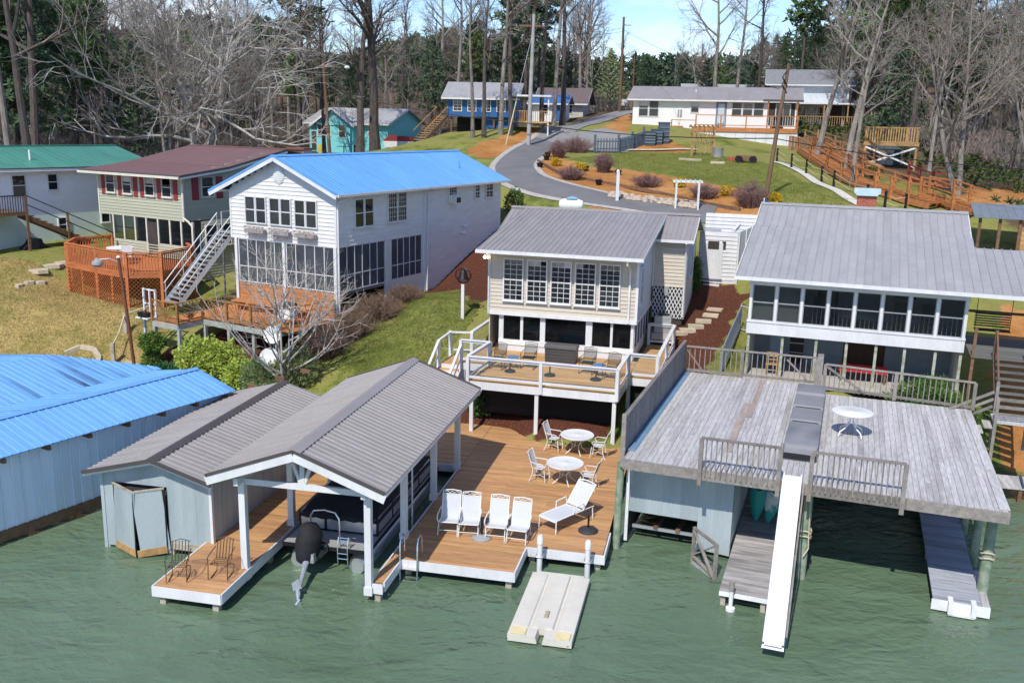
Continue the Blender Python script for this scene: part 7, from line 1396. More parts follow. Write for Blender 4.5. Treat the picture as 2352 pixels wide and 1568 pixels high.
# ------------------------------------------------------------------ houses up the hill
def box_house(name, label, o, yaw, w, d, z0, z1, zr, wall, roof, over=.5, ridge='x', sp=.5, trim=None):
    """gabled house: local x along the front, y to the rear; ridge along x or y"""
    t = thing(name, label, 'house', (o[0], o[1], 0), yaw); trim = trim or white
    pb('front_wall', wall, t, 0, w, 0, .12, z0, z1); pb('rear_wall', wall, t, 0, w, d-.12, d, z0, z1); pb('left_wall', wall, t, 0, .12, .121, d-.121, z0, z1); pb('right_wall', wall, t, w-.12, w, .121, d-.121, z0, z1)
    if ridge == 'x':
        s = (zr-z1)/(d/2); e = z1-s*over
        roof_slope(t, roof, (-over, -over, e+.06), (w+over, -over, e+.06), (-over, d/2, zr+.06), sp, .02, .04); roof_slope(t, roof, (-over, d+over, e+.06), (w+over, d+over, e+.06), (-over, d/2, zr+.06), sp, .02, .04)
        for x in (.05, w-.05): MB().prism([(0, z1), (d, z1), (d/2, zr)], 'x', x-.05, x+.05).build('gable', wall, t)
        pb('fascia', trim, t, -over, w+over, -over-.04, -over, e-.12, e+.03); pb('soffit', trim, t, -over+.02, w+over-.02, -over+.001, -.001, e-.06, e-.03)
        for x in (-over-.02, w+over): pbeam('rake_board', trim, t, (x, -over, e-.04), (x, d/2, zr-.04), .03, .16)
    else:
        s = (zr-z1)/(w/2); e = z1-s*over
        roof_slope(t, roof, (w+over, -over, e+.06), (w+over, d+over, e+.06), (w/2, -over, zr+.06), sp, .02, .04); roof_slope(t, roof, (-over, -over, e+.06), (-over, d+over, e+.06), (w/2, -over, zr+.06), sp, .02, .04)
        for y in (.05, d-.05): MB().prism([(0, z1), (w, z1), (w/2, zr)], 'y', y-.05, y+.05).build('gable', wall, t)
        for x in (-over, w+over): pbeam('rake_board', trim, t, (x, -over-.02, e-.04), (w/2, -over-.02, zr-.04), .03, .18); pb('eave_board', trim, t, x-.02, x+.02, -over, d+over, e-.1, e+.03)
    return t
def win(t, x, w, z0, z1, cols=1, rows=(1, 1), y=0., bl=0., fm=None): return window(t, (x, y), (1, 0), w, z0, z1, .03, cols, rows, .07, fm=fm, sill=False, blind_to=bl)
bright = mat('ranch_white_block', (.74, .73, .71), .7, var=.04, scale=1)
wo_ = aty(1452, 285, 96); yw = R(-14)
wh = box_house('ranch_house', 'long low white ranch house with grey metal roof up the hill', wo_, yw, 15.6, 8, 10.5, 14.55, 15.75, bright, roof_g, .5)
win(wh, .55, 1.0, 12.75, 14.35, bl=.5); win(wh, 1.56, 1.0, 12.75, 14.35, bl=.5); win(wh, 5.6, .85, 13.2, 14.3, bl=.4)
for k in range(3): win(wh, 9.5+1.02*k, 1.0, 13.0, 14.3, bl=.5)
dr2 = pb('door', mat('slate_blue_door', (.14, .20, .26), .5), wh, 8.05, 9.05, -.05, -.005, 12.0, 14.3); dg = pb('storm_glass', mat('pale_door_glass', (.45, .52, .55), .15), wh, 8.25, 8.85, -.07, -.055, 12.3, 14.1)
pb('porch_opening', inside_d, wh, 12.9, 15.4, -.03, -.005, 12.2, 14.4); win(wh, 13.6, 1.4, 13.0, 14.2, 2, (1,), -.04); pb('sill_board', clay_w, wh, 0, 5, -.06, -.005, 11.75, 11.95); MB().tube([(4.6, -.1, 13.6), (4.6, -.1, 12.2)], .05, 6).build('conduit', white_old, wh); pb('meter', grey_pl, wh, 4.4, 4.8, -.12, -.005, 12.9, 13.5)
MB().tube([(5.9, 2.2, 15.0), (5.9, 2.2, 15.5)], .06, 6).build('vent_pipe', white, wh)
rdk = thing('ranch_deck', 'orange stained deck with white skirting on the ranch house front', 'deck', (wo_.x, wo_.y, 0), yw)
planks_x(rdk, clay_w, 6.4, 15.6, -3.2, -.1, 11.9, .3, split=20); pb('rim_board', clay_w, rdk, 6.35, 15.65, -3.26, -3.21, 11.5, 11.9); pb('rim_board', clay_w, rdk, 6.3, 6.35, -3.2, -.1, 11.5, 11.9); pb('rim_board', clay_w, rdk, 3.8, 6.3, -1.6, -1.55, 11.2, 11.5)
planks_x(rdk, clay_w, 3.8, 6.3, -1.6, -.1, 11.5, .3, split=20)
for i in range(10): pb('skirt_panel', white, rdk, 6.4+.93*i, 7.31+.93*i, -3.16, -3.12, 9.2, 11.5)
for i in range(5): x = 6.4+2.3*i; pb('rail_post', clay_w, rdk, x-.06, x+.06, -3.28, -3.16, 11.9, 13.0)
for z in (13.0, 12.1): pbeam('rail', clay_w, rdk, (6.4, -3.22, z), (15.6, -3.22, z), .08, .07)
balusters(rdk, white_old, (6.4, -3.22), (15.6, -3.22), 12.1, 12.97, .22, .03); pbeam('rail', clay_w, rdk, (4.0, -1.6, 12.5), (6.3, -1.6, 12.5), .07, .07); pbeam('stair_rail', clay_w, rdk, (6.3, -1.6, 12.5), (6.4, -3.2, 13.0), .07, .07); pb('rail_post', clay_w, rdk, 3.95, 4.05, -1.65, -1.55, 11.2, 12.5)
pb('grill', black_c, rdk, 13.2, 14.4, -1.6, -1.0, 11.9, 12.9)
for x in (12.9, 15.5): pb('porch_post', clay_w, rdk, x-.06, x+.06, -2.9, -2.78, 11.9, 14.5)
pb('porch_roof_beam', trim_dk, rdk, 12.4, 16, -3.0, -2.85, 14.3, 14.5); pb('right_screen_wall', mat('corrugated_pale', (.5, .56, .6), .5, .2), rdk, 15.66, 15.7, -3.2, -.2, 9.0, 11.5)
gh2 = aty(1765, 262, 112)
g2 = box_house('grey_house', 'pale grey two-storey house with hipped roof behind the ranch house', gh2, R(-14), 8.6, 8, 11, 17.0, 18.6, mat('pale_grey_blue_siding', (.50, .54, .57), .7), mat('grey_shingle', (.20, .21, .22), .9, var=.12, scale=3), .6, 'x', 1.0)
win(g2, 3.0, 1.1, 12.9, 14.4, 1, (1, 1)); win(g2, 4.15, 1.1, 12.9, 14.4, 1, (1, 1)); win(g2, 5.3, 1.1, 12.9, 14.4, 1, (1, 1)); pb('blue_window', mat('blue_tint_glass', (.05, .09, .2), .1), g2, 8.6, 8.63, 1, 2.2, 15.2, 16.6)
p2_ = thing('grey_house_porch', 'covered timber balcony with white roof on the grey house', 'porch', (gh2.x, gh2.y, 0), R(-14))
pb('porch_roof', white, p2_, 2.2, 11.2, -3.2, -.02, 14.6, 14.78); pb('porch_back', inside_d, p2_, 6.2, 10.8, -.2, -.1, 12.4, 14.5); planks_x(p2_, tan_w, 2.2, 11, -3.1, -.1, 12.3, .3, split=20)
for x in (2.3, 5.9, 8.4, 10.9): pb('post', tan_w, p2_, x-.07, x+.07, -3.1, -2.96, 8.5, 14.6)
pbeam('rail', tan_w, p2_, (2.3, -3.05, 13.3), (10.9, -3.05, 13.3), .08, .08); balusters(p2_, tan_w, (2.3, -3.05), (10.9, -3.05), 12.3, 13.3, .25, .06); pb('lower_wall', inside_d, p2_, 2.3, 10.8, -.3, -.2, 9, 12.2)
an_ = aty(1575, 200, 128); box_house('annex_house', 'low house with pale metal roof peeking over the ranch house', an_, R(-8), 9.2, 7, 12, 15.6, 17.4, bright, roof_r, .5)
# navy cabin
nc = aty(1028, 300, 90); nv = box_house('navy_cabin', 'navy blue cabin on posts with silver metal roof', nc, R(-6), 6.2, 6.5, 12.35, 14.2, 15.5, blue_sid, roof_r, .5)
for k in range(4): win(nv, .5+1.35*k, .85, 12.8, 14.0, 2, (2, 2))
for x in (.3, 2.3, 4.3, 5.9):
    for y in (.3, 5.5): pb('stilt', brown_w, nv, x-.08, x+.08, y-.08, y+.08, 9.5, 12.35)
pb('lower_room', blue_sid, nv, 3.2, 6.1, .6, 5, 10.2, 12.3); pb('lower_dark', inside_d, nv, .3, 3.2, 3.5, 3.6, 10, 12.3)
st_ = thing('cabin_stairs', 'steep wooden stairs at the left of the navy cabin', 'stairs', (nc.x-.6, nc.y, 0), R(-6))
for i in range(11): pb('tread', tan_w, st_, -1.9+.15*i, -1.0+.15*i, -3.2+.28*i, -2.95+.28*i, 10.2+.2*i, 10.26+.2*i)
for x in (-1.95, -.95): pbeam('stringer', brown_w, st_, (x, -3.2, 10.1), (x+1.6, -.1, 12.4), .06, .25); pbeam('handrail', tan_w, st_, (x, -3.2, 11.0), (x+1.6, -.1, 13.2), .06, .08)
pb('landing', brown_w, st_, -.6, .55, -.3, 1.4, 12.3, 12.4); pb('stair_post', brown_w, st_, -.6, -.48, -.3, -.18, 10, 13.3)
cp_ = thing('cabin_porch', 'wooden rail porch on the right of the navy cabin', 'porch', (nc.x+5.7, nc.y-2.6, 0), R(-6)); pb('floor', tan_w, cp_, 0, 3.6, 0, 3, 11.9, 12.05); pb('porch_roof', white, cp_, -.1, 3.8, -.2, 3.2, 14.2, 14.35); pbeam('rail', tan_w, cp_, (0, .05, 12.95), (3.6, .05, 12.95), .07, .07); balusters(cp_, tan_w, (0, .05), (3.6, .05), 12.05, 12.95, .2, .05)
for x in (.05, 1.8, 3.55): pb('post', white, cp_, x-.06, x+.06, .0, .12, 10, 14.2)
b2 = aty(1222, 272, 104); bc = box_house('blue_cottage', 'small cottage with bright blue roof beside the navy cabin', b2, R(-10), 3.4, 5, 12, 14.1, 14.9, white_old, mat('deep_blue_roof', (.05, .14, .33), .5), .5, 'x'); win(bc, 1, .9, 12.8, 14, 1, (1, 1)); pb('door', blue_sid, bc, 2.2, 3.0, -.04, -.005, 12.1, 14.1)
b3 = aty(1236, 268, 112); brn = box_house('brown_roof_cabin', 'cabin with brown shingle roof above the road', b3, R(-12), 5.2, 6, 12, 14.4, 15.9, mat('tan_cabin_wall', (.45, .42, .37), .7), mat('brown_shingle', (.13, .10, .10), .9, var=.15, scale=4), .6, 'x', 1.0); win(brn, 3, 1, 13, 14.2)
# aqua house
tq = aty(712, 350, 106); aq = box_house('aqua_house', 'aqua house with pale metal roof in the hollow behind', tq, R(-24), 10, 7, 8.2, 11.6, 13.0, teal_sid, roof_r, .5)
MB().prism([(1.5, 11.2), (6.6, 11.2), (4.05, 12.9)], 'y', -1.2, -1.08).build('front_gable', teal_sid, aq); pb('bay_wall', teal_sid, aq, 1.7, 6.4, -1.1, -.01, 8.2, 11.25); roof_slope(aq, roof_r, (6.9, -1.6, 11.15), (6.9, 3, 11.15), (4.05, -1.6, 13.05), .5, .02, .04); roof_slope(aq, roof_r, (1.2, -1.6, 11.15), (1.2, 3, 11.15), (4.05, -1.6, 13.05), .5, .02, .04)
for x in (1.2, 6.9): pbeam('rake_board', white, aq, (x, -1.64, 11.08), (4.05, -1.64, 12.95), .04, .2)
win(aq, 4.6, .9, 9.9, 11.3, 1, (1, 1), -1.1); win(aq, 1.9, .8, 10.0, 11.3, 1, (1, 1), -1.1); win(aq, 2.8, .8, 10.0, 11.3, 1, (1, 1), -1.1); pb('door', inside_d, aq, .3, 1.3, -.05, -.005, 8.5, 10.5); win(aq, 7.6, .8, 10, 11.2)
po_ = thing('patio_set', 'dark patio table and yellow chair before the aqua house', 'furniture', base(790, 352, 99), .2); MB().lathe([(.7, .7), (.7, .74)], 16).lathe([(.05, 0), (.05, .7)], 8).build('table', black_m, po_); pb('yellow_chair', mat('yellow_plastic', (.6, .5, .05), .5), po_, -2.6, -2.0, -.3, .2, .0, .9); pb('chair', black_m, po_, 1.0, 1.5, -.2, .3, 0, .9)
vn = thing('covered_boat', 'small white boat with maroon top in the hollow', 'boat', base(918, 334, 97), R(8)); vn.scale = (.75, .75, .75); MB().prism([(-2, .1), (2, .1), (2.3, .9), (-2.3, .9)], 'y', -.8, .8).build('hull', white, vn); MB().prism([(-2.2, .9), (2.2, .9), (1.9, 1.5), (-1.4, 1.7)], 'y', -.8, .8).build('canopy', shutter, vn)
# ------------------------------------------------------------------ vehicles and bin by the road top
tk = thing('pickup_truck', 'dark blue pickup truck parked at the top of the road', 'truck', drop(1372, 249, 60)+Vector((0, 3, 0)), R(6)); nb_ = mat('dark_blue_car_paint', (.012, .03, .07), .25, .2, coat=.5, var=.05)
MB().prism([(-2.7, .45), (2.7, .45), (2.75, .95), (1.6, 1.05), (1.2, 1.1), (-.4, 1.1), (-.45, 1.05), (-2.7, 1.05)], 'y', -.95, .95).build('body', nb_, tk); MB().prism([(-.45, 1.05), (1.45, 1.05), (.95, 1.75), (-.3, 1.78)], 'y', -.85, .85).build('cab', nb_, tk); MB().prism([(-.3, 1.12), (1.2, 1.12), (.85, 1.66), (-.2, 1.68)], 'y', -.87, .87).build('side_window', glass, tk)
for x in (-1.7, 1.75):
    for y in (-.88, .88): w_ = MB().tube([(x, y-.12, .38), (x, y+.12, .38)], .38, 16).build('wheel', black_m, tk); MB().tube([(x, y-.13, .38), (x, y+.13, .38)], .2, 12).build('rim', alum, w_)
pb('headlight', alum, tk, 2.72, 2.76, -.85, -.55, .75, .9); pb('tail_light', shutter, tk, -2.72, -2.69, -.9, -.75, .8, 1.0); pb('toolbox', alum, tk, -1.0, -.5, -.8, .8, 1.06, 1.3)
tk2 = thing('parked_car', 'white car behind the green bin at the road top', 'car', drop(1436, 248, 60)+Vector((0, 4, 0)), R(80)); MB().prism([(-2.2, .35), (2.2, .35), (2.2, .8), (1.3, .9), (.8, 1.35), (-1.2, 1.35), (-1.9, .9), (-2.2, .85)], 'y', -.85, .85).build('body', white, tk2); MB().prism([(-1.1, .92), (1.15, .92), (.75, 1.28), (-1.05, 1.28)], 'y', -.86, .86).build('side_window', glass, tk2)
for x in (-1.4, 1.4):
    for y in (-.8, .8): MB().tube([(x, y-.1, .32), (x, y+.1, .32)], .32, 14).build('wheel', black_m, tk2)
bn_ = thing('wheelie_bin', 'green wheeled rubbish bin beside the road', 'bin', drop(1413, 250, 60), .1); gm_ = mat('green_bin_plastic', (.01, .17, .09), .5)
MB().prism([(-.32, .05), (.32, .05), (.38, 1.05), (-.38, 1.05)], 'y', -.36, .36).build('body', gm_, bn_); pb('lid', gm_, bn_, -.42, .42, -.42, .42, 1.05, 1.14)
for x in (-.3, .3): MB().tube([(x-.04, .36, .12), (x+.04, .36, .12)], .12, 10).build('wheel', black_m, bn_)
pk = thing('covered_grill', 'grill under a blue-grey cover beside the road', 'grill', drop(1297, 262, 60), 0); MB().prism([(-.55, 0), (.55, 0), (.5, .9), (.3, 1.25), (-.3, 1.25), (-.5, .9)], 'y', -.4, .4).build('cover', mat('blue_grey_tarp', (.16, .21, .27), .7), pk)
# ------------------------------------------------------------------ poles and wires
def pole(label, p, h, r_, m, lean=(0, 0), extra=None):
    t = thing('utility_pole', label, 'pole', p, 0, 'utility poles'); MB().tube([(0, 0, -.5), (lean[0]*.5, lean[1]*.5, h*.5), (lean[0], lean[1], h)], [r_*1.1, r_, r_*.75], 10).build('shaft', m, t, True); return t
p1_ = base(758, 352, 88); q1 = pole('brown utility pole with street lamp behind the blue roof', p1_, 8.6, .15, pole_m, (-.45, 0))
MB().tube([(-.4, 0, 8.0), (.6, 0, 8.4), (1.6, 0, 8.1)], .04, 6).build('lamp_arm', steel, q1); MB().lathe([(.18, -.2), (.26, -.1), (.2, .05), (.05, .1)], 12, (1.7, 0, 8.0)).build('lamp_head', white, q1, True); pb('crossarm', pole_m, q1, -.9, .3, -.06, .06, 7.9, 8.05)
p2w = base(1214, 308, 82); q2 = pole('tall pale steel-grey utility pole beside the road', p2w, 10.6, .17, mat('grey_weathered_pole', (.34, .33, .32), .8, var=.15, scale=2), (.2, 0)); pb('crossarm', pole_m, q2, -1.0, 1.0, -.06, .06, 9.6, 9.75)
p3_ = base(1423, 256, 116); q3 = pole('brown utility pole at the road top against the sky', p3_, 10.8, .17, pole_m); MB().tube([(0, 0, 9.9), (.9, 0, 9.9)], .06, 6).build('lamp_arm', steel, q3)
p4_ = base(1754, 482, 57); q4 = pole('leaning brown utility pole behind the tan and silver houses', p4_, 8.0, .125, pole_m, (1.0, .8))
for z in (7.2, 7.6): MB().tube([(.9, .7, z), (.6, .5, z-.4), (.95, .6, z-.9)], .04, 6).build('insulator_bracket', black_m, q4)
pole('far thin utility pole before the wooded ridge', base(1452, 245, 150), 8, .12, pole_m); pole('slim pole behind the ranch house annex', base(1608, 205, 135), 9, .12, pole_m)
yp = thing('yard_light_pole', 'rust brown yard light pole before the octagon deck', 'lamp', base(312, 852, 41.2), 0); MB().tube([(0, 0, -.5), (-.2, 0, 2.6), (-.42, 0, 5.3)], [.08, .075, .065], 10).build('shaft', mat('rust_brown_pole', (.16, .06, .03), .75), yp, True); MB().tube([(-.42, 0, 5.3), (-.42, 0, 5.38)], [.1, .05], 10).build('cap', white_old, yp); MB().tube([(-.42, 0, 5.1), (-.8, -.1, 5.25), (-1.25, -.15, 5.2)], .03, 6).build('arm', steel, yp); MB().lathe([(.16, -.22), (.24, -.12), (.22, 0), (.1, .06), (.06, .16)], 14, (-1.3, -.15, 5.12)).build('lamp_head', grey_pl, yp, True)
def wire(label, pts, sag, r_=.03, n=14):
    t = MB(); P_ = []
    for a, b_ in zip(pts, pts[1:]):
        for k in range(n): s = k/n; P_.append(Vector(a).lerp(Vector(b_), s)-Vector((0, 0, sag*4*s*(1-s))))
    P_.append(Vector(pts[-1])); tag(t.tube(P_, r_, 5).build('overhead_cable', wire_m), label, 'cable', 'overhead cables')
w1_ = p1_+Vector((-.3, 0, 5.9)); w4_ = Vector(aty(1778, 318, 57.5)); wire('thick black cable from the lamp pole across the hill to the leaning pole', [aty(560, 262, 84), w1_, aty(1212, 283, 81), w4_], .35, .035); wire('black cable from the leaning pole out over the right hillside', [w4_, aty(2400, 392, 46)], .25, .028); wire('thin pale cable from the left edge to the lamp pole', [aty(-60, 286, 84), w1_+Vector((0, 0, -.6))], .7, .02)
for k, (a, b_) in enumerate(((p2w+Vector((-.8, 0, 9.7)), p3_+Vector((0, 0, 9.6))), (p2w+Vector((.8, 0, 9.7)), p3_+Vector((0, 0, 9.2))), (p3_+Vector((0, 0, 9.4)), Vector(aty(1790, 205, 58.5))))): wire(('upper thin cable from the grey pole to the road-top pole', 'lower thin cable from the grey pole to the road-top pole', 'long thin cable from the road-top pole to the leaning pole')[k], [a, b_], .5, .016)
gw = thing('guy_wire', 'pale guy wire with a yellow guard at the grey pole', 'cable', (0, 0, 0)); MB().tube([p2w+Vector((.1, 0, 9)), p2w+Vector((-1.9, -1.5, .2))], .02, 4).build('wire', steel, gw); MB().tube([p2w+Vector((-1.1, -.9, 3.6)), p2w+Vector((-1.9, -1.5, .0))], .05, 6).build('guard', mat('yellow_guard', (.55, .5, .2), .6), gw)
# ------------------------------------------------------------------ hillside garden
pf = thing('picket_fence', 'dark slate picket fence at the drive', 'fence', (0, 0, 0)); slate = mat('slate_blue_fence', (.07, .10, .13), .7)
fa_ = [base(1366, 346, 80), base(1420, 346, 80), base(1452, 334, 82), base(1478, 325, 84)]
for a, b_ in zip(fa_, fa_[1:]):
    d = (b_-a); n = max(2, int(d.length/.24))
    for h in (.35, .95): pbeam('rail', slate, pf, a+Vector((0, 0, h)), b_+Vector((0, 0, h)), .05, .1)
    for i in range(1, n): q = a.lerp(b_, i/n); q.z = hgt(q.x, q.y); pb('picket', slate, pf, q.x-.05, q.x+.05, q.y-.06, q.y-.03, q.z+.05, q.z+1.2)
for q in fa_: pb('post', slate, pf, q.x-.09, q.x+.09, q.y-.09, q.y+.09, q.z-.2, q.z+1.5)
for i, (u, v, d, cl) in enumerate(((1492, 322, 84, 'left dark blue plastic crate by the picket fence'), (1508, 320, 84.5, 'dark blue plastic crate between the other two by the fence'), (1524, 318, 85, 'tall dark louvred crate by the ranch deck'))):
    t = thing('garden_crate', cl, 'crate', base(u, v, d), 0, 'dark crates beside the picket fence'); hh = (1.1, 1.2, 1.7)[i]; MB().prism([(-.42, 0), (.42, 0), (.46, hh), (-.46, hh)], 'y', -.4, .4).build('box', slate, t); pb('lid', slate, t, -.5, .5, -.44, .44, hh, hh+.08)
    for k in range(4): pb('slat', mat('slate_light', (.14, .18, .22), .7), t, -.44, .44, -.45, -.41, .15+k*hh*.22, .25+k*hh*.22)
pg_ = thing('garden_pergola', 'small brown slatted timber pergola on the lawn', 'pergola', base(1612, 362, 78), R(-6))
for x in (-.85, .85):
    for y in (-.5, .5): pb('post', tan_w, pg_, x-.06, x+.06, y-.06, y+.06, -.3, 2.3)
for k in range(7): pb('roof_slat', tan_w, pg_, -1.05+.35*k-.03, -1.05+.35*k+.03, -.8, .8, 2.36, 2.46)
for y in (-.55, .55): pb('beam', tan_w, pg_, -1.15, 1.15, y-.04, y+.04, 2.24, 2.36)
for k in range(8): pb('back_slat', tan_w, pg_, -.7+.2*k-.025, -.7+.2*k+.025, .5, .54, .2, 2.24)
for z in (.6, 1.1, 1.6): pb('cross_slat', tan_w, pg_, -.85, .85, .54, .57, z-.03, z+.03)
gb = struct(ribbon('stone_edging', stone, [Vector((*drop(u, v, 60)[:2], 0)) for u, v in ((1430, 347), (1500, 347), (1560, 345), (1600, 346))], .35, .35, .12, 2))
struct(ribbon('garden_path', mat('pale_path', (.55, .52, .47), .9, fine=.1), smooth_path([Vector((*drop(u, v, 46)[:2], 0)) for u, v in ((1772, 372), (1800, 378), (1850, 402), (1900, 430), (1950, 458), (2010, 490))], 5), .28, .28, .06, 2))
rf = thing('rope_fence', 'rope fence on dark posts along the garden path', 'fence', (0, 0, 0)); fp = [drop(u, v, 46) for u, v in ((1784, 372), (1817, 386), (1851, 400), (1886, 418), (1914, 430), (1990, 465), (2031, 482), (2078, 488))]
for q in fp: pb('post', black_m, rf, q.x-.06, q.x+.06, q.y-.06, q.y+.06, q.z-.2, q.z+1.05)
for h in (.85, .45):
    for a, b_ in zip(fp, fp[1:]): MB().tube([a+Vector((0, 0, h)), a.lerp(b_, .5)+Vector((0, 0, h-.15)), b_+Vector((0, 0, h))], .018, 4).build('rope', rope_m, rf)
def edging(name, label, pts, m, h=.2, w=.16, ymin=46):
    t = thing(name, label, 'edging', (0, 0, 0)); P_ = [drop(u, v, ymin) for u, v in pts]
    for a, b_ in zip(P_, P_[1:]): pbeam('timber', m, t, a+Vector((0, 0, h*.4)), b_+Vector((0, 0, h*.4)), w, h)
edging('timber_edging', 'dark timber edging along the foot of the orange bed', ((1236, 372), (1262, 388), (1290, 402), (1350, 415), (1430, 430), (1520, 447), (1620, 470), (1700, 485)), brown_w)
edging('landscape_timbers', 'weathered timbers before the pergola', ((1560, 368), (1612, 371)), stone); edging('landscape_timbers', 'short timber below the pergola seat', ((1632, 376), (1665, 377)), stone)
wt = thing('wheelbarrow_planter', 'dark wagon planter with wheels on the lawn', 'planter', base(1712, 372, 73), R(-8)); wt.scale = (.75, .6, .65); MB().prism([(-.8, .35), (.8, .35), (1.0, .85), (-1.0, .85)], 'y', -.4, .4).build('tub', brown_w, wt)
for x in (-.7, .7): MB().tube([(x, -.5, .4), (x, -.42, .4)], .4, 14).build('wheel', black_m, wt)
tub = thing('metal_tub', 'galvanised tub beside the pergola', 'tub', base(1648, 366, 77), 0); MB().lathe([(.4, 0), (.45, .75), (.47, .78), (.42, .78)], 16).build('tub', steel, tub, True)
fpz = thing('fire_pit', 'brick fire pit ring on the lawn', 'fire pit', base(1690, 374, 74), 0)
for k in range(12): a = k*.5236; q = pb('brick', brick_m, fpz, .55*math.cos(a)-.12, .55*math.cos(a)+.12, .55*math.sin(a)-.12, .55*math.sin(a)+.12, 0, .3)
cdm = thing('propane_tank', 'pale propane tank with blue tarp behind the grey roof', 'tank', base(1312, 478, 56), R(-12)); cdm.scale = (.72, .72, .72); MB().tube([(-1.05, 0, .75), (-.95, 0, .75), (-.6, 0, .75), (.6, 0, .75), (.95, 0, .75), (1.05, 0, .75)], [.05, .35, .5, .5, .35, .05], 16).build('tank', white_old, cdm, True); MB().prism([(-.4, 1.26), (.5, 1.26), (.4, 1.36), (0, 1.44), (-.3, 1.36)], 'y', -.35, .35).build('blue_tarp', mat('light_blue_tarp', (.25, .5, .65), .5), cdm)
for x in (-.6, .6): pb('leg', conc, cdm, x-.1, x+.1, -.3, .3, -.2, .3)
rk_ = thing('creek_rock_bed', 'strip of pale rocks behind the white post', 'rock bed', (0, 0, 0)); rg = random.Random(4); b = MB()
for i in range(170):
    q = drop(rg.uniform(1395, 1610), 0, 50) if False else None
    u = rg.uniform(1400, 1600); p = drop(u, 448+(u-1400)*.14+rg.uniform(-4, 6), 52); s = rg.uniform(.08, .28); b.lathe([(s*.5, -.05), (s, .06*s/.2), (s*.7, .16*s/.2), (s*.1, .2*s/.2)], 5, p)
stuff(b.build('rocks', rock_m, rk_))
# stepping stones to the enclosure
for i, (u, v) in enumerate(((1642, 711), (1632, 724), (1615, 737), (1597, 749), (1577, 757), (1558, 763))):
    p = drop(u, v, 36); t = thing('stepping_stone', ('stepping stone nearest the white enclosure', 'second stepping stone from the enclosure', 'third stepping stone from the enclosure', 'fourth stepping stone from the enclosure', 'second to last stepping stone by the deck corner', 'last stepping stone, at the deck corner')[i], 'stone', p, YH+.1*i, 'stepping stones in the mulch'); MB().prism([(-.38, -.26), (.33, -.3), (.4, .2), (-.3, .28)], 'z', -.1, .06).build('slab', stone, t)
cl_ = thing('chain_link_fence', 'short chain link fence beside the silver-roofed house', 'fence', (0, 0, 0)); ca_, cb_, cc_ = g3(8.4, 36.6), g3(10.2, 41.4), g3(10.9, 40.9)
for a, b_ in ((ca_, cb_), (cb_, cc_)):
    for h in (.1, 1.15): pcyl('rail', steel, cl_, a+Vector((0, 0, h)), b_+Vector((0, 0, h)), .025)
    ms_ = MB(); d = (b_-a); n = int(d.length/.12)
    for k in range(n):
        for s in (1, -1): q0 = a+d*(k/n); q1_ = a+d*min(1, max(0, (k+s*8)/n)); ms_.tube([q0+Vector((0, 0, .1)), q1_+Vector((0, 0, 1.15))], .006, 3, False)
    stuff(ms_.build('chain_mesh', steel, cl_))
for q in (ca_, cb_, cc_): pcyl('post', steel, cl_, q+Vector((0, 0, -.2)), q+Vector((0, 0, 1.25)), .035)
fg = thing('flag', 'small striped flag on a white staff beside the silver roof', 'flag', Rw(-.45, 7.2, 0), YR); pcyl('staff', white, fg, (0, 0, 6.5), (.05, 0, 8.9), .025)
for k in range(7): MB().add([(.05+.12*i, .03*math.sin(i*1.3), 8.85-.07*k-.06*i) for i in range(6)]+[(.05+.12*i, .03*math.sin(i*1.3), 8.78-.07*k-.06*i) for i in range(6)], [(i, i+1, i+7, i+6) for i in range(5)]).build('stripe', mat('flag_red', (.45, .03, .04), .8) if k % 2 == 0 else white, fg)
MB().add([(.04, -.01, 8.86), (.28, -.02, 8.74), (.28, -.02, 8.52), (.04, -.01, 8.6)], [(0, 1, 2, 3)]).build('canton', mat('flag_blue', (.02, .04, .2), .8), fg)
# hillside decks, steps and sheds on the right
hs = thing('hillside_steps', 'orange timber boardwalk steps descending the right-hand hillside', 'steps', (0, 0, 0)); hp = [drop(u, v, 46) for u, v in ((1850, 352), (1880, 372), (1920, 398), (1955, 418), (1990, 433), (2030, 447), (2065, 458), (2100, 470), (2150, 482))]
for a, b_ in zip(hp, hp[1:]):
    d = (b_-a); ln = d.length; n = max(2, int(ln/.35)); hd_ = Vector((d.x, d.y, 0)).normalized(); sd_ = Vector((-hd_.y, hd_.x, 0))*.7
    for i in range(n): q = a.lerp(b_, (i+.5)/n)+Vector((0, 0, .35)); pbeam('tread', clay_w, hs, q-sd_, q+sd_, .28, .05)
    for s in (-1, 1):
        pbeam('rim_board', clay_w, hs, a+sd_*s+Vector((0, 0, .22)), b_+sd_*s+Vector((0, 0, .22)), .06, .3); pbeam('handrail', clay_w, hs, a+sd_*s+Vector((0, 0, 1.3)), b_+sd_*s+Vector((0, 0, 1.3)), .09, .08); pbeam('mid_rail', clay_w, hs, a+sd_*s+Vector((0, 0, .8)), b_+sd_*s+Vector((0, 0, .8)), .04, .06); pb('post', clay_w, hs, (a+sd_*s).x-.08, (a+sd_*s).x+.08, (a+sd_*s).y-.08, (a+sd_*s).y+.08, a.z-.5, a.z+1.35)
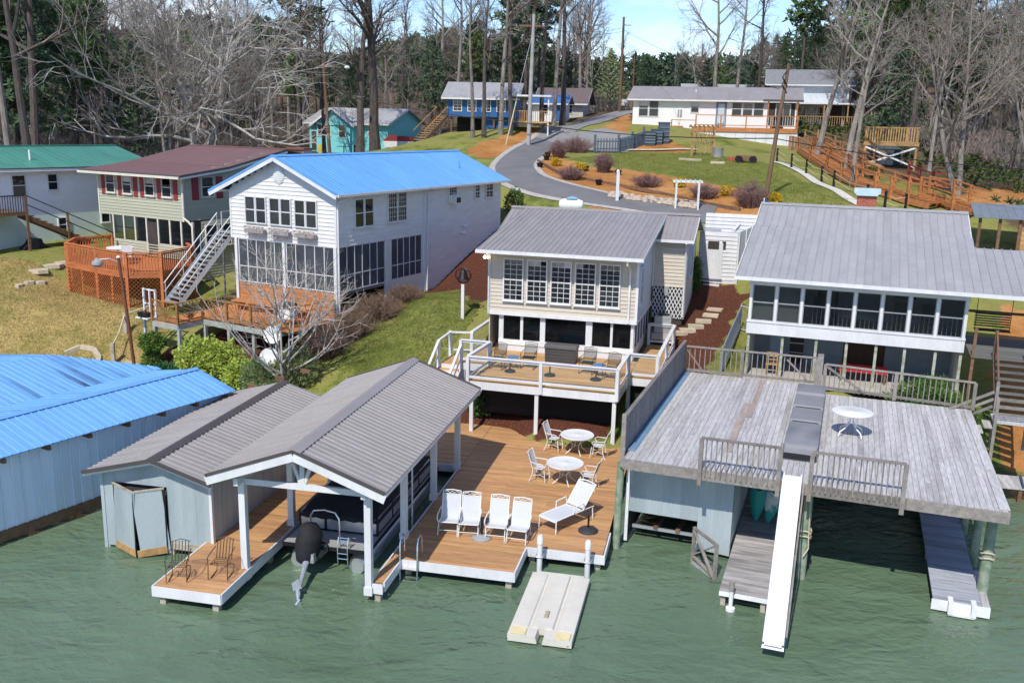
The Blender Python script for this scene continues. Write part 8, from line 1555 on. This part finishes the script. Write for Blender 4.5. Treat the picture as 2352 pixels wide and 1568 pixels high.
def walkway(name, label, pts, m, ymin=50, w=.6):
    t = thing(name, label, 'steps', (0, 0, 0)); P_ = [drop(u, v, ymin) for u, v in pts]
    for a, b_ in zip(P_, P_[1:]):
        d = (b_-a); n = max(2, int(d.length/.35)); hd_ = Vector((d.x, d.y, 0)).normalized(); sd_ = Vector((-hd_.y, hd_.x, 0))*w
        for i in range(n): q = a.lerp(b_, (i+.5)/n)+Vector((0, 0, .45)); pbeam('tread', m, t, q-sd_, q+sd_, .28, .05)
        for s in (-1, 1):
            for h, th in ((1.4, .08), (.95, .05), (.3, .25)): pbeam('rail' if h > .5 else 'rim_board', m, t, a+sd_*s+Vector((0, 0, h)), b_+sd_*s+Vector((0, 0, h)), .06, th)
            c = a+sd_*s; pb('post', m, t, c.x-.07, c.x+.07, c.y-.07, c.y+.07, a.z-.5, a.z+1.45)
walkway('upper_steps', 'brown timber steps climbing behind the leaning pale trees', ((1862, 335), (1900, 350), (1945, 368), (1985, 385), (2010, 398)), tan_w); walkway('terrace_steps', 'tan timber landing and steps below the board fence', ((1880, 352), (1925, 372), (1960, 395), (1985, 418)), clay_w); walkway('lower_steps', 'lowest flight of orange steps beside the slate roofed shack', ((2120, 462), (2165, 470), (2205, 485), (2250, 500)), clay_w, 46)
rs = thing('red_steps', 'dark red railed steps at the edge of the wood', 'steps', (0, 0, 0)); rp_ = [drop(u, v, 50) for u, v in ((2085, 408), (2110, 420), (2140, 432), (2180, 430))]; redm = mat('barn_red_paint', (.28, .05, .035), .7, var=.15)
for a, b_ in zip(rp_, rp_[1:]):
    for h in (.9, .45, .15): pbeam('rail', redm, rs, a+Vector((0, 0, h)), b_+Vector((0, 0, h)), .07, .1)
    for i in range(5): q = a.lerp(b_, (i+.5)/5); pbeam('tread', redm, rs, q+Vector((0, .1, .12)), q+Vector((0, 1.2, .12)), .3, .05)
    pb('post', redm, rs, a.x-.07, a.x+.07, a.y-.07, a.y+.07, a.z-.2, a.z+1.1)
hdk = thing('hillside_deck', 'raised timber deck on tall posts above the boardwalk steps', 'deck', base(2030, 402, 72), R(-8)); hz0 = 1.9
planks_x(hdk, tan_w, -1.9, 1.9, -1.2, 1.6, hz0, .2, split=10); pbeam('top_rail', tan_w, hdk, (-1.9, -1.2, hz0+1), (1.9, -1.2, hz0+1), .09, .08); balusters(hdk, tan_w, (-1.9, -1.2), (1.9, -1.2), hz0-.1, hz0+.97, .18, .08); pb('rim_board', tan_w, hdk, -1.95, 1.95, -1.27, -1.22, hz0-.3, hz0)
for x in (-1.8, 1.8):
    for y in (-1.1, 1.5): pb('post', tan_w, hdk, x-.08, x+.08, y-.08, y+.08, -1.2, hz0+1)
pbeam('cross_brace', white_old, hdk, (-1.8, -1.15, .2), (1.8, -1.15, hz0-.4), .06, .12); pbeam('cross_brace', white_old, hdk, (-1.8, -1.2, hz0-.4), (1.8, -1.2, .1), .06, .12)
bsd = thing('garden_shed', 'small dark shed with pale double doors under the raised deck', 'shed', base(2030, 404, 74), R(-8)); MB().prism([(-1.1, -.5), (1.1, -.5), (1.1, 1.2), (0, 1.75), (-1.1, 1.2)], 'y', 0, 1.5).build('body', mat('slate_shed', (.09, .12, .14), .7), bsd); pb('door', white_old, bsd, -.55, -.02, -.04, -.005, -.2, 1.1); pb('door', white_old, bsd, .02, .55, -.04, -.005, -.2, 1.1)
fdk = thing('board_fence', 'brown vertical board fence below the grey house balcony', 'fence', base(1905, 352, 86), R(-10))
for i in range(28): pb('board', wood('fence_brown', (.24, .14, .08), 0, rnd=.25), fdk, -3.6+.25*i, -3.37+.25*i, -.02, .02, -.8-.05*i*.4, 1.2-.05*i*.4+random.uniform(-.03, .03))
sk = thing('boat_shack', 'open timber shack with slate metal roof at the right edge', 'shack', base(2322, 545, 47.5), R(-20))
roof_slope(sk, mat('slate_metal_roof', (.20, .23, .26), .5, .2), (-1.9, -1.3, 1.75), (3.5, -1.3, 1.75), (-1.9, 1.6, 2.25), .4, .02, .04)
for x in (-1.6, -.7, .2): pb('post', brown_w, sk, x-.07, x+.07, -1.1, -.96, -.8, 1.8)
for i in range(9): pb('wall_board', tan_w, sk, .3, 3.4, -1.0, -.95, -.4+.22*i, -.19+.22*i)
# posts, rope and edging on the left lawn
rpn = thing('rope_rail', 'short rope handrail on two posts by the left garden steps', 'rail', (0, 0, 0)); ra, rb_ = base(262, 842, 42), base(292, 800, 44)
for q in (ra, rb_): pb('post', pile_w, rpn, q.x-.08, q.x+.08, q.y-.08, q.y+.08, q.z-.2, q.z+1.0)
MB().tube([ra+Vector((0, 0, .9)), ra.lerp(rb_, .5)+Vector((0, 0, .75)), rb_+Vector((0, 0, .9)), rb_+Vector((1.0, 1.2, 1.2))], .035, 6).build('rope', rope_m, rpn)
edging('curved_edging', 'curved pale block edging in the left lawn', ((150, 815), (185, 800), (215, 805), (228, 825), (225, 842)), stone, .2, .2, 38); edging('bank_timber', 'timber retaining edge below the green shrubs', ((430, 848), (480, 868), (520, 888), (545, 900)), brown_w, .3, .2, 35); edging('pale_timber', 'pale timber edge beside the yard light pole', ((290, 838), (330, 852), (370, 856)), stone, .25, .18, 38)
for i, (u, v, lb, r_) in enumerate(((620, 822, 'lower silver disc ornament beside the sapling', .42), (628, 770, 'upper silver disc ornament on the sunburst deck edge', .4))):
    p = aty(u, v, 38.8 if i == 0 else 39.6); t = thing('satellite_dish', lb, 'dish', p, R(20)); o = MB().lathe([(.02, .0), (r_*.6, .05), (r_, .14), (r_*.98, .15), (r_*.55, .07), (.02, .02)], 18).build('dish', white_old, t, True); o.rotation_euler = (R(65), 0, R(-25)); pcyl('mast', steel, t, (0, .05, 0), (0, .1, hgt(p.x, p.y)-p.z), .03)
